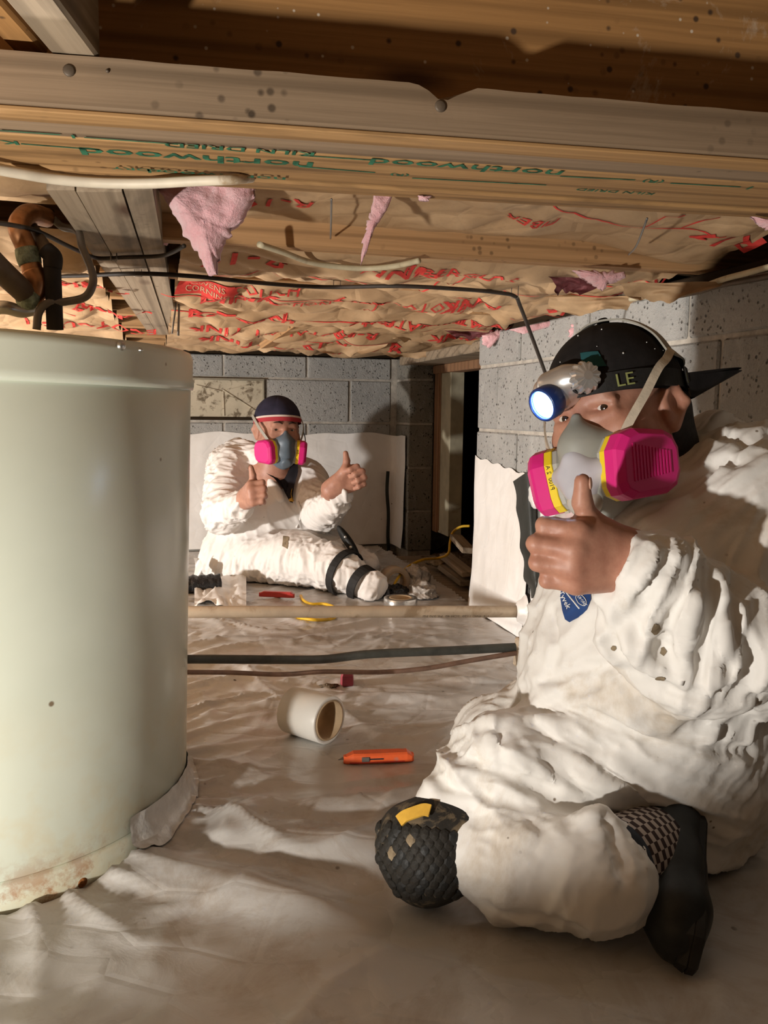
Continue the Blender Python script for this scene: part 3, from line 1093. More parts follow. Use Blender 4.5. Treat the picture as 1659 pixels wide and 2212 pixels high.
for (x, y, r) in ((263, 747, 0.0065), (303, 756, 0.0028)):
    p = on_tank(x, y, R_ + 0.003)
    nrm = Vector((p.x, p.y, 0)).normalized()
    hobj('screw', lathe([(0, 0.004), (r * 0.5, 0.0038), (r * 0.9, 0.002), (r, 0.0), (r * 1.15, -0.001)], 14, frame(p, nrm.cross(Vector((0, 0, 1))), nrm), False), M['screw'], parent=cap)
p = on_tank(178, 1906, R_ + 0.002)
nrm = Vector((p.x, p.y, 0)).normalized()
hobj('rust_blister', lathe([(0, 0.003), (0.004, 0.0028), (0.007, 0.001), (0.0085, -0.001)], 12, frame(p, nrm.cross(Vector((0, 0, 1))), nrm), False), M['rust'])

# clear tape strip sealing the liner to the foot of the tank
M['clear_tape'] = plain('clear_tape', (0.62, 0.61, 0.58), 0.22, 0.6, var=0.1, vscale=30, bump=0.4, bscale=25, bdist=0.006)


def tape_fn(s, t):
    ang = math.radians(-27 + 60 * s)
    rr = R_ + 0.004 + 0.006 * t * t + 0.03 * max(0, t - 0.55) ** 1.2
    zz = 0.052 * (1 - t) + 0.006 + 0.010 * (1 - s) * (1 - t)
    rr += 0.0025 * float(perlin(np.array([[s * 14, t * 3, 2.2]]))[0])
    x, y = TANK_C[0] + rr * math.cos(ang), TANK_C[1] + rr * math.sin(ang)
    return Vector((x, y, max(zz, lz(x, y) + 0.003) if t > 0.6 else zz))


tag(obj('tape_strip', grid_geo(60, 10, tape_fn), M['clear_tape']), 'clear tape strip sealing the liner around the foot of the water heater', 'tape strip')

# ------------------------------------------------------------------ pipes above the tank
def px_path(pts, n=6):
    return catmull([P(*p) for p in pts], n)


YT = 1.27
pp = empty('copper_pipe', P(60, 700, YT), 0, 'bent copper pipe with green flux crust above the water heater', 'pipe')
obj('pipe_run', tube(px_path([(-60, 520, 1.10), (0, 582, 1.2), (62, 640, YT)], 6), 0.0165, 14), M['brown_pipe'], pp)
obj('elbow', tube(px_path([(52, 632, YT), (70, 640, YT), (80, 612, YT), (70, 585, YT)], 8), 0.0158, 14), M['copper'], pp)
obj('riser', tube(px_path([(72, 592, YT), (56, 535, YT), (40, 490, YT), (62, 462, 1.30), (100, 470, 1.36)], 8), 0.0148, 14), M['copper'], pp)
obj('flux_crust', tube(px_path([(66, 572, YT), (56, 537, YT)], 6), [0.0158, 0.017, 0.0168, 0.0155], 16), M['solder'], pp)
obj('flux_crust', tube(px_path([(44, 648, YT), (62, 652, YT - .01), (78, 634, YT - .008)], 6), [0.008, 0.012, 0.008], 12), M['solder'], pp)

bp = empty('insulated_pipe', P(120, 705, YT), 0, 'black foam-wrapped pipe rising out of the water heater top', 'pipe')
obj('foam_sleeve', tube([P(119, 712, YT), P(116, 640, YT), P(113, 580, YT), P(112, 562, YT)], [0.0118, 0.0118, 0.0122, 0.0125], 14), M['black_pipe'], bp)
obj('elbow', tube(px_path([(114, 580, YT), (114, 556, YT), (98, 538, YT)], 6), [0.0128, 0.0135, 0.0122], 14), M['black_pipe'], bp)
obj('pipe_run', tube(px_path([(104, 546, YT), (80, 512, YT + .03), (52, 470, YT + .08)], 6), 0.0105, 14), M['brown_pipe'], bp)
obj('tape_wrap', tube(px_path([(48, 480, 1.33), (75, 463, 1.35), (100, 476, 1.36), (112, 478, 1.37)], 6), [0.010, 0.0145, 0.0125, 0.006], 12, flat=0.8), M['red_tape'], bp)

tag(obj('drain_hose', tube(px_path([(112, 470, 1.36), (135, 490, 1.36), (168, 500, 1.33), (178, 535, 1.3), (198, 585, 1.28), (200, 615, 1.27), (183, 642, 1.27), (140, 652, 1.27), (103, 655, 1.26), (84, 675, 1.26), (79, 712, 1.26)], 8),
                           0.0058, 10), M['grey_hose']), 'thin grey hose looping down to the water heater top', 'hose')
tag(obj('flex_connector', tube(px_path([(-30, 668, 1.3), (10, 664, 1.3), (45, 672, 1.32), (70, 668, 1.34)], 6), 0.010, 12), M['screw']), 'shiny metal flex pipe end at the left edge above the tank', 'pipe')
tag(obj('hanging_strap', join(tube(px_path([(368, 560, 2.3), (384, 610, 2.3), (372, 720, 2.3)], 6), [0.004, 0.006, 0.005], 8, flat=.4), tube(px_path([(372, 560, 2.3), (386, 640, 2.31), (385, 725, 2.31)], 6), [0.003, 0.006, 0.007], 8, flat=.4)), M['grey_hose']),
    'grey twisted strap hanging beside the girder behind the tank', 'strap')

# ------------------------------------------------------------------ cables under the joists
def zpath(pts, z, n=8):
    return catmull([PZ(x, y, z) for x, y in pts], n)


ck = [PZ(x, y, 0.905) for x, y in ((-40, 590), (60, 597), (180, 595), (300, 591), (420, 597), (560, 611), (700, 620), (860, 618), (1000, 625), (1075, 632))]
ck += [P(1112, 640, 1.86), P(1124, 662, 1.90), P(1148, 725, 1.94), P(1180, 812, 1.98), P(1202, 880, 2.0), P(1222, 960, 2.02), P(1232, 1040, 2.03)]
cab = empty('black_cable', ck[4], 0, 'long black cable stapled across the joists and dropping down the right wall', 'cable')
obj('cable', tube(catmull(ck, 8), 0.0042, 8), M['cable_black'], cab)
for (x, y) in ((298, 588), (728, 614), (1112, 636)):
    c = PZ(x, y, 0.911) if x < 1000 else P(1112, 636, 1.86)
    g = tube([c + Vector((-0.007, 0, 0.018)), c + Vector((-0.007, 0, -0.008)), c + Vector((0.007, 0, -0.008)), c + Vector((0.007, 0, 0.018))], 0.001, 5)
    obj('staple', g, M['staple'], cab)
c2 = empty('branch_cable', PZ(280, 556, 0.91), 0, 'thin black cable stapled under the grey girder above the hose', 'cable')
obj('cable', tube(zpath([(-30, 478), (30, 487), (80, 499), (140, 528), (185, 549), (215, 558), (270, 556), (345, 553), (372, 545), (398, 531)], 0.909), 0.0035, 8), M['cable_black'], c2)
cc = PZ(246, 556, 0.909)
obj('staple', tube([cc + Vector((-0.005, 0, 0.009)), cc + Vector((-0.005, 0, -0.006)), cc + Vector((0.005, 0, -0.006)), cc + Vector((0.005, 0, 0.009))], 0.0012, 5), M['staple'], c2)
wcp = [PZ(x, y, 0.919) for x, y in ((-60, 352), (0, 366), (60, 377), (130, 388), (220, 395), (320, 396), (420, 391))] + [PZ(500, 388, 0.922), PZ(545, 384, 0.934), PZ(580, 380, 0.95)]
tag(obj('white_cable', tube(catmull(wcp, 8), [0.0066, 0.0064, 0.006, 0.0055], 10), M['cable_white']),
    'thick off-white cable hanging along the underside of the stamped beam', 'cable')
tag(obj('cream_cable', tube(zpath([(560, 528), (612, 545), (665, 565), (720, 575), (790, 580), (850, 575), (905, 563)], 0.917), 0.0052, 8), M['cable_cream']),
    'cream cable sagging below the front joist in mid ceiling', 'cable')
ro = [PU(x, y, 1.0) for x, y in ((1362, 646), (1405, 640), (1450, 640), (1500, 626), (1560, 604), (1620, 588), (1700, 566))]
tag(obj('wall_cable', tube(catmull(ro, 8), 0.0055, 8), M['cable_cream']), 'cream cable lying along the top of the right block wall', 'cable')
ro = [PU(x, y, 1.012) for x, y in ((1340, 636), (1395, 628), (1440, 640), (1500, 632), (1556, 616), (1610, 606), (1700, 590))]
tag(obj('wall_cable', tube(catmull(ro, 8), 0.0055, 8), M['brown_pipe']), 'darker cable beneath the cream one on top of the right block wall', 'cable')

# ------------------------------------------------------------------ pipes low across the floor
pl_end = PU(1133, 1321, 1.012)
pl_st = P(380, 1322, 2.36)
pvc = empty('pvc_pipe', (pl_st + pl_end) / 2, 0, 'straight tan plastic pipe crossing low in front of the seated worker', 'pipe')
dv = (pl_end - pl_st).normalized()
obj('pipe', tube([pl_st.lerp(pl_end, i / 24) for i in range(25)], 0.0168, 18), M['pvc'], pvc)
tag(obj('pipe_collar', lathe([(0.018, -0.004), (0.030, 0.0), (0.036, 0.012), (0.05, 0.022)], 24, frame(pl_end - dv * 0.02, Vector((0, 0, 1)), dv), False), M['sheet']), 'white plastic collar where the tan pipe enters the wall sheet', 'collar')
tp = pl_st.lerp(pl_end, 0.80)
tm = frame(tp + Vector((0, -0.0125, -0.0125)), dv, Vector((0, -0.5, 0.5)))
# print runs along the lower front of the pipe
fr = Vector((0, -0.82, -0.57)).normalized()
mm = Matrix((-dv, dv.cross(fr) * 1.0, fr)).transposed().to_4x4()
mm = Matrix((dv * -1.0, (fr.cross(dv * -1.0)), fr)).transposed().to_4x4()
mm.translation = tp + fr * 0.0171
obj('pipe_print', text_geo('1/4  PVC 1120  SCH 40  PR 370 PSI', 0.013, mm), M['ink_grey'], pvc, smooth=False)

pe = [P(395, 1424, 1.60), P(470, 1424, 1.66), P(600, 1425, 1.75), P(700, 1424, 1.84), P(800, 1413, 1.92), P(960, 1406, 1.98), P(1060, 1401, 2.0), P(1130, 1398, 2.01)]
tag(obj('poly_pipe', tube(catmull(pe, 8), [0.0088, 0.0095, 0.0105, 0.0115], 12), M['poly_pipe']), 'dark flexible water pipe running low from the tank to the right wall', 'pipe')
cp = [P(395, 1452, 1.58), P(500, 1453, 1.66), P(610, 1457, 1.74), P(700, 1451, 1.83), P(820, 1452, 1.90), P(920, 1444, 1.94), P(1010, 1428, 1.97), P(1130, 1408, 2.0)]
tag(obj('copper_line', tube(catmull(cp, 8), [0.0045, 0.005, 0.0055, 0.006], 10), M['copper_dull']), 'thin dusty copper line just under the dark water pipe', 'pipe')
wb = P(1140, 1410, 2.0)
g = box(-0.028, 0.028, -0.02, 0.02, -0.035, 0.035, 0.003)
o = link('wood_block', mesh_data('wood_block', *g, M['wood_grey'], False)); o.location = (wb.x, wb.y, wb.z); o.rotation_euler = (0, 0.05, ROT15)
tag(o, 'small wooden block holding the dark water pipe at the right wall', 'block')
# ------------------------------------------------------------------ kraft-faced insulation between the joists
def batt_z(u, v, k, side):
    u = np.asarray(u, float); v = np.asarray(v, float)
    if k == 0:
        v0 = 1.10; w = (v - v0) / (1.4875 - v0)
        base = 0.984 - 0.004 * np.sin(np.pi * np.clip(w, 0, 1)) - 0.012 * np.clip(w, 0, 1)
        base = base - 0.030 * sstep(0.75, 1.0, u) * np.clip(w, 0, 1)
        amp = 0.010
    else:
        v0 = JV[k - 1] + 0.038; w = (v - v0) / (JV[k] - v0)
        sag = [0, 0.030, 0.036, 0.040, 0.045, 0.050, 0.040][k]
        base = 0.944 - sag * np.sin(np.pi * np.clip(w, 0, 1)) ** 0.8
        amp = 0.015
    z0 = np.zeros_like(u)
    p = np.stack([u * 4 + k * 3.7, v * 5 + side * 9.1, z0 + k], -1)
    q = np.stack([u * 7 + k * 1.7 + 0.6 * perlin(p), v * 8 + side * 4.1, z0 + k * 2.3], -1)
    cr = 0.8 * perlin(p) + 1.1 * (np.abs(perlin(q)) * 2 - 0.5) + 0.45 * (np.abs(perlin(q * 2.1 + 0.5 * perlin(p)[..., None])) * 2 - 0.5)
    edge = np.clip(np.minimum(w, 1 - w) * 6, 0.15, 1)
    return base - amp * cr * edge


def batt(k, u0, u1, side, label):
    if k == 0:
        v0, v1 = 1.095, 1.4865
    else:
        v0, v1 = JV[k - 1] + 0.039, JV[k] - 0.001
    nu = max(20, int((u1 - u0) / 0.012)); nv = 30
    U = np.linspace(u0, u1, nu + 1); Vv = np.linspace(v0, v1, nv + 1)
    UU, VV = np.meshgrid(U, Vv)
    ZZ = batt_z(UU, VV, k, side)
    pts = [W(a, b_, c) for a, b_, c in zip(UU.ravel(), VV.ravel(), ZZ.ravel())]
    Fc = [(j * (nu + 1) + i, (j + 1) * (nu + 1) + i, (j + 1) * (nu + 1) + i + 1, j * (nu + 1) + i + 1) for j in range(nv) for i in range(nu)]
    root = empty('insulation_batt', W((u0 + u1) / 2, (v0 + v1) / 2, 0.93), 0, label, 'insulation', 'insulation batts between the joists')
    obj('paper_facing', (pts, Fc), M['paper'], root)
    return root, k, side


def on_batt(k, side, off=0.0022):
    def fn(v):
        u, w = UV(v)
        z = float(batt_z(np.array([u]), np.array([w]), k, side)[0])
        return W(u, w, z - off)
    return fn


def dense_text(s, size, u, v, k, side, flip=False, bold=0.0, sx=1.0, rot=0.0):
    """print on the downward side of a batt"""
    ax = W(1, 0) * (-1 if flip else 1)
    ay = W(0, -1) * (-1 if flip else 1)
    r = Matrix.Rotation(rot, 3, 'Z')
    ax = r @ ax; ay = r @ ay
    m = Matrix((ax, ay, Vector((0, 0, -1)))).transposed().to_4x4()
    m.translation = W(u, v, 0.93)
    g = text_geo(s, size, m, None, bold, sx, res=1)
    bm = bmesh.new()
    vs = [bm.verts.new(p) for p in g[0]]
    for f in g[1]:
        try: bm.faces.new([vs[i] for i in f])
        except ValueError: pass
    es = [e for e in bm.edges if e.calc_length() > 0.012]
    bmesh.ops.subdivide_edges(bm, edges=es, cuts=1)
    bmesh.ops.triangulate(bm, faces=bm.faces[:])
    bm.verts.index_update()
    fn = on_batt(k, side)
    out = [fn(vv.co) for vv in bm.verts], [tuple(q.index for q in f.verts) for f in bm.faces]
    bm.free()
    return out


def red_line(k, side, pts, w=0.0018):
    """line through (u, v) points along the batt"""
    V, Fc = [], []
    fn = on_batt(k, side, 0.002)
    q = []
    for (a, b_) in zip(pts[:-1], pts[1:]):
        n = max(2, int(math.hypot(b_[0] - a[0], b_[1] - a[1]) / 0.012))
        q += [(a[0] + (b_[0] - a[0]) * i / n, a[1] + (b_[1] - a[1]) * i / n) for i in range(n)]
    q.append(pts[-1])
    for i, (u, v) in enumerate(q):
        j = min(i + 1, len(q) - 1); h = max(i - 1, 0)
        tu, tv = q[j][0] - q[h][0], q[j][1] - q[h][1]
        L = math.hypot(tu, tv) or 1
        nu, nv = -tv / L * w, tu / L * w
        V += [fn(W(u - nu, v - nv)), fn(W(u + nu, v + nv))]
    for i in range(len(q) - 1):
        Fc.append((2 * i, 2 * i + 1, 2 * i + 3, 2 * i + 2))
    return V, Fc


ORD = ['nearest', 'second', 'third', 'fourth', 'fifth', 'sixth', 'rearmost']
GU_R = 0.115         # right edge of the girder (approximate, in room u)
batts = {}
for k in range(7):
    nm = ['in the bay right behind the stamped beam', 'in the first bay behind the front joist', 'in the bay with the largest red lettering', 'in the third bay behind the front joist',
          'in the fourth bay behind the front joist', 'in the last full bay before the back wall', 'sagging just in front of the back wall'][k]
    uR = 1.022 if k < 4 else 1.2
    batts[(k, 1)] = batt(k, 0.05 if k else -0.02, uR, 1, 'crumpled kraft paper insulation %s' % nm)
    batts[(k, 0)] = batt(k, -2.6, -0.10 if k else -0.13, 0, 'kraft paper insulation left of the girder, %s' % nm)


def uvof(x, y, z=0.93):
    return UV(PZ(x, y, z))


def prints(k, side, items):
    geos = []
    for it in items:
        if it[0] == 't':
            _, s, size, px, py, flip, bold = it[:7]
            rot = it[7] if len(it) > 7 else 0
            z = 0.93 if k else 0.98
            u, v = uvof(px, py, z)
            if k == 0: lo, hi = 1.10, 1.48
            else: lo, hi = JV[k - 1] + 0.05, JV[k] - 0.02
            if k: v = lo + (hi - lo) * (it[8] if len(it) > 8 else 0.26)
            v = min(max(v, lo + size * 0.5), hi - size * 0.5)
            bold *= 0.4
            geos.append(dense_text(s, size, u, v, k, side, flip, bold, 1.0, rot))
        else:
            _, pts = it
            if k == 0: lo, hi = 1.10, 1.48
            else: lo, hi = JV[k - 1] + 0.045, JV[k] - 0.01
            geos.append(red_line(k, side, [(u, lo + (hi - lo) * f) for u, f in pts]))
    for g_ in geos:
        obj('red_print', g_, M['ink_red'], batts[(k, side)][0], smooth=False)


prints(0, 1, [('l', [(0.0, 0.45), (0.15, 0.30), (0.34, 0.42)]), ('l', [(0.34, 0.42), (0.345, 0.30)]), ('l', [(0.52, 0.30), (0.62, 0.48), (0.80, 0.62), (0.95, 0.55)]), ('l', [(0.80, 0.62), (0.83, 0.40)]),
              ('l', [(0.87, 0.58), (0.90, 0.42)]), ('t', 'R-19', 0.06, 600, 428, True, 0.001), ('t', 'FIBER', 0.04, 1150, 462, True, 0.0006), ('t', 'R19', 0.085, 1570, 490, True, 0.003)])
prints(1, 1, [('t', 'R-19', 0.085, 525, 562, True, 0.002), ('l', [(0.10, 0.55), (0.45, 0.60), (0.52, 0.35)]), ('t', 'PINK', 0.075, 830, 600, True, 0.002), ('l', [(0.60, 0.3), (0.56, 0.85)]),
              ('t', 'FIBERGLAS', 0.05, 1010, 578, False, 0.001), ('t', 'A', 0.06, 1230, 625, False, 0.004), ('l', [(0.62, 0.75), (0.9, 0.70), (1.1, 0.5)]), ('t', 'R-19', 0.05, 1330, 622, True, 0.001)])
prints(2, 1, [('t', 'ECOTOUCH', 0.045, 508, 648, False, 0.0006, 0, 0.14), ('t', 'PINK', 0.085, 492, 662, False, 0.004, 0, 0.32), ('t', 'INSULATION', 0.042, 572, 665, False, 0.0006, 0, 0.38), ('l', [(0.02, 0.25), (0.5, 0.30)]),
              ('l', [(0.53, 0.2), (0.52, 0.95)]), ('t', 'R-19', 0.07, 790, 630, True, 0.003), ('t', 'ECOTOUCH', 0.05, 900, 640, True, 0.001), ('t', 'PINK', 0.07, 1010, 650, True, 0.003), ('l', [(0.78, 0.3), (0.8, 0.9)]),
              ('t', '19', 0.07, 1190, 662, True, 0.003), ('l', [(0.9, 0.5), (1.15, 0.45)])])
prints(3, 1, [('t', 'R-Touch', 0.085, 505, 688, False, 0.004), ('l', [(0.05, 0.2), (0.4, 0.25), (0.62, 0.2)]), ('t', 'R-19', 0.07, 780, 690, True, 0.003), ('t', 'PINK INSULATION', 0.055, 900, 700, True, 0.002),
              ('t', 'INSULATION', 0.06, 1010, 695, True, 0.002), ('t', 'R', 0.08, 1075, 690, False, 0.004), ('l', [(0.7, 0.6), (0.95, 0.5), (1.1, 0.7)])])
prints(4, 1, [('t', 'PINK', 0.075, 450, 718, True, 0.003), ('t', 'ECOTOUCH', 0.06, 640, 716, True, 0.002), ('t', 'R-19', 0.08, 760, 712, True, 0.004), ('l', [(0.3, 0.5), (0.8, 0.45)]), ('t', 'PINK', 0.08, 980, 716, True, 0.004)])
prints(5, 1, [('t', 'PINK', 0.09, 470, 740, True, 0.004), ('t', 'R-19', 0.09, 680, 738, True, 0.004), ('t', 'R', 0.1, 840, 738, False, 0.005), ('l', [(0.2, 0.4), (1.0, 0.5)])])
prints(6, 1, [('t', 'PINK', 0.09, 560, 756, True, 0.004), ('t', 'ECOTOUCH', 0.08, 760, 756, True, 0.003)])
prints(0, 0, [('l', [(-0.45, 0.5), (-0.25, 0.9)]), ('l', [(-0.6, 0.2), (-0.5, 0.35)])])
prints(2, 0, [('t', 'PINK', 0.07, 215, 632, True, 0.003), ('t', 'R', 0.07, 150, 640, False, 0.003), ('l', [(-0.3, 0.2), (-0.22, 0.8)])])
prints(3, 0, [('t', 'R-19', 0.07, 215, 665, True, 0.003), ('t', 'Touch', 0.07, 260, 680, True, 0.003), ('l', [(-0.4, 0.5), (-0.2, 0.45)])])
prints(4, 0, [('t', 'ECOTOUCH', 0.07, 200, 690, True, 0.002)])
# the printed red logo block
def logo():
    k = 2
    u, v = uvof(438, 640, 0.93)
    fn = on_batt(k, 1, 0.0025)
    w, h = 0.115, 0.05
    v = JV[1] + 0.10
    return grid_geo(14, 6, lambda s, t: fn(W(u - w / 2 + w * s + 0.03 * t * (s - .5), v - h / 2 + h * t)))


obj('red_logo', logo(), M['ink_red'], batts[(2, 1)][0])
gz = on_batt(2, 1, 0.0034)
uL, vL = uvof(438, 640, 0.93); vL = JV[1] + 0.10
m_ = Matrix((W(1, 0), W(0, -1), Vector((0, 0, -1)))).transposed().to_4x4(); m_.translation = W(uL, vL, 0.93)
obj('logo_letters', text_geo('OWENS\nCORNING', 0.021, m_, gz), plain('logo_letters', (0.55, 0.36, 0.21), 0.7), batts[(2, 1)][0], smooth=False)

# torn flaps of paper hanging down, with dark backing showing
def flap(name, px, py, Y, w, h, seed, mat, parent, tilt=0.3, yaw=0.0, curl=0.03):
    c = P(px, py, Y)

    def fn(s, t):
        taper = 1 - 0.55 * t * t
        x = (s - 0.5) * w * taper + 0.01 * math.sin(t * 5 + seed)
        z = -h * t
        y = tilt * h * t + curl * math.sin(s * 5 + seed) * t + 0.012 * float(perlin(np.array([[s * 3.1 + seed, t * 3.3, seed * 1.3]]))[0])
        z += 0.018 * float(perlin(np.array([[s * 4 + seed, 2.2, seed]]))[0]) * t
        return c + Vector((x * math.cos(yaw) - y * math.sin(yaw), x * math.sin(yaw) + y * math.cos(yaw), z))
    return obj(name, grid_geo(16, 12, fn), mat, parent)


b1, b2, b3, b4, b5, b6 = (batts[(i, 1)][0] for i in range(1, 7))
flap('torn_flap', 590, 600, 2.05, 0.20, 0.030, 1, M['paper'], b1, 0.8, 0.1)
flap('torn_flap', 790, 604, 2.1, 0.22, 0.045, 2, M['paper'], b2, 0.9, 0.2)
flap('torn_flap', 960, 640, 2.35, 0.22, 0.045, 3, M['paper'], b3, 0.7, -0.2)
flap('torn_flap', 880, 700, 3.0, 0.34, 0.055, 4, M['paper'], b4, 0.5, 0.15)
flap('torn_flap', 745, 728, 3.3, 0.34, 0.06, 5, M['paper'], b5, 0.5, -0.1)
flap('torn_flap', 905, 742, 3.6, 0.40, 0.055, 6, M['paper'], b6, 0.4, 0.1)
flap('torn_flap', 560, 728, 3.4, 0.40, 0.05, 7, M['paper'], b5, 0.4, 0.1)
flap('torn_flap', 560, 690, 2.9, 0.10, 0.05, 8, M['backing'], b4, 0.4, 0.0, 0.02)
flap('torn_flap', 618, 690, 2.9, 0.10, 0.055, 9, M['backing'], b4, 0.3, 0.3, 0.02)
flap('torn_flap', 850, 652, 2.45, 0.12, 0.025, 10, M['backing'], b3, 0.4, 0.3, 0.02)
flap('torn_flap', 1010, 706, 2.75, 0.16, 0.03, 11, M['backing'], b4, 0.4, -0.2, 0.02)
flap('torn_flap', 1240, 600, 1.75, 0.10, 0.03, 12, M['backing'], b1, 0.6, 0.2, 0.01)
flap('torn_flap', 1440, 610, 1.62, 0.18, 0.03, 13, M['paper'], b1, 0.6, -0.2, 0.02)
flap('torn_flap', 1300, 640, 1.95, 0.25, 0.03, 14, M['paper'], b2, 0.9, -0.2, 0.02)

# diagonal bridging braces between the joists
def brace(x0, y0, x1, y1, Y0, Y1, w, lab):
    a, b_ = P(x0, y0, Y0), P(x1, y1, Y1)
    o = board('trim_brace', a, b_, w, 0.02, 'wood_joist', up=(0.2, -0.5, 1))
    tag(o, lab, None, None, 'structure')


brace(712, 566, 650, 676, 2.05, 2.30, 0.075, 'pale diagonal bridging brace behind the black cable in mid ceiling')
brace(672, 690, 578, 752, 2.75, 2.98, 0.060, 'pale diagonal bridging brace pointing to the back wall')

# hanger wires holding the batts up
for (x0, y0, Y0, x1, y1, Y1, lab) in (
        (716, 430, 1.25, 714, 515, 1.50, 'bent steel hanger wire standing on the front joist in mid ceiling'),
        (1398, 472, 1.20, 1358, 550, 1.52, 'dark straight hanger wire above the front joist at the right'),
        (830, 645, 2.35, 935, 700, 2.85, 'shiny bent hanger wire sagging below the paper in mid ceiling'),
        (890, 625, 2.2, 958, 670, 2.55, 'thin dark hanger wire slanting beside the bright wood grain'),
        (996, 600, 1.9, 1034, 622, 2.1, 'short thin hanger wire just above the black cable')):
    a, b_ = P(x0, y0, Y0), P(x1, y1, Y1)
    pts = catmull([a, a.lerp(b_, 0.5) + Vector((0, 0, -0.01)), b_], 6)
    tag(obj('hanger_wire', tube(pts, 0.0016 if Y0 < 2 else 0.0022, 6), M['wire']), lab, 'wire')


# ------------------------------------------------------------------ pink fibreglass tufts
def tuft(px_poly, Y, thick, label, seed, res=70, fray=0.006):
    """lumpy pad whose outline follows a polygon given at depth Y, thick along y"""
    pts = [P(x, y, Y) for x, y in px_poly]
    X = np.array([p.x for p in pts]); Z = np.array([p.z for p in pts])
    cx, cz = X.mean(), Z.mean()
    n = 96
    per = np.concatenate([[0], np.cumsum(np.hypot(np.diff(np.append(X, X[0])), np.diff(np.append(Z, Z[0]))))])
    tt = np.linspace(0, per[-1], n, endpoint=False)
    bxx = np.interp(tt, per, np.append(X, X[0])); bzz = np.interp(tt, per, np.append(Z, Z[0]))
    fr = fray * perlin(np.stack([tt * 90, tt * 0 + seed, tt * 0], -1)) + 0.6 * fray * perlin(np.stack([tt * 260, tt * 0 + seed, tt * 0], -1))
    ox, oz = bxx - cx, bzz - cz
    L = np.hypot(ox, oz); ox *= 1 + fr / L; oz *= 1 + fr / L
    rings = 22
    V = []; Fc = []
    for side in (-1, 1):
        for j in range(1, rings + 1):
            f = j / rings
            th = thick * math.sqrt(max(1 - f ** 2.2, 0))
            x = cx + ox * f; z = cz + oz * f
            pq = np.stack([x * 22, z * 22 + seed, np.full(n, side * 2.0)], -1)
            y = Y + side * th * (1 + 0.35 * fbm(pq * 0.7, 3)) + 0.003 * fbm(pq * 2.3, 2)
            V += [Vector((a, b_, c)) for a, b_, c in zip(x, y, z)]
        V.append(Vector((cx, Y + side * thick, cz)))
    m = rings * n + 1
    for sdi in (0, 1):
        o = sdi * m
        for j in range(rings - 1):
            for i in range(n):
                i2 = (i + 1) % n
                q = (o + j * n + i, o + j * n + i2, o + (j + 1) * n + i2, o + (j + 1) * n + i)
                Fc.append(q if sdi else q[::-1])
        for i in range(n):
            Fc.append((o + m - 1, o + i, o + (i + 1) % n) if sdi == 0 else (o + m - 1, o + (i + 1) % n, o + i))
    for i in range(n):
        i2 = (i + 1) % n
        a = (rings - 1) * n
        Fc.append((a + i, a + i2, m + a + i2, m + a + i))
    return tag(obj('insulation_tuft', (V, Fc), M['pink']), label, 'insulation', 'loose pink fibreglass tufts')


tuft([(334, 392), (440, 386), (551, 386), (551, 425), (528, 470), (500, 500), (476, 545), (466, 590), (452, 598), (440, 575), (425, 540), (404, 520), (385, 480), (352, 425)], 1.235, 0.035,
     'large pink fibreglass tuft hanging behind the stamped beam', 3)
tuft([(352, 470), (372, 478), (370, 520), (350, 530), (334, 518), (338, 490)], 1.5, 0.02, 'small round pink tuft stuck to the girder beside the large one', 5)
tuft([(812, 402), (856, 402), (838, 450), (806, 500), (792, 545), (778, 575), (784, 520), (800, 455)], 1.30, 0.010, 'thin wispy pink strand hanging in mid ceiling', 7, fray=0.006)
tuft([(902, 424), (930, 424), (926, 434), (906, 434)], 1.13, 0.006, 'tiny pink fleck on the back edge of the stamped beam', 9, fray=0.004)
tuft([(1236, 584), (1348, 588), (1352, 600), (1310, 618), (1300, 628), (1262, 606)], 1.62, 0.02, 'pink tuft bulging over the front joist above the cap', 11)
tuft([(1236, 690), (1256, 690), (1262, 712), (1244, 732), (1228, 728)], 2.22, 0.018, 'pink tuft hanging on the right wall beside the cap', 13)
tuft([(1040, 725), (1080, 712), (1104, 705), (1106, 722), (1075, 735), (1058, 752), (1042, 745)], 2.70, 0.03, 'pink tuft on the corner of the right block wall', 15)
tuft([(1620, 468), (1700, 480), (1700, 500), (1650, 494)], 1.2, 0.012, 'small pink tuft at the right end of the stamped beam', 17)
tuft([(1100, 712), (1200, 690), (1260, 676), (1330, 655), (1330, 668), (1240, 692), (1130, 722)], 2.35, 0.015, 'dusty pink strip squeezed along the top of the right wall', 19, fray=0.008)
tuft([(352, 660), (398, 640), (402, 660), (392, 690), (372, 690)], 2.75, 0.02, 'pale pink tuft between the girder and the red lettering', 21)
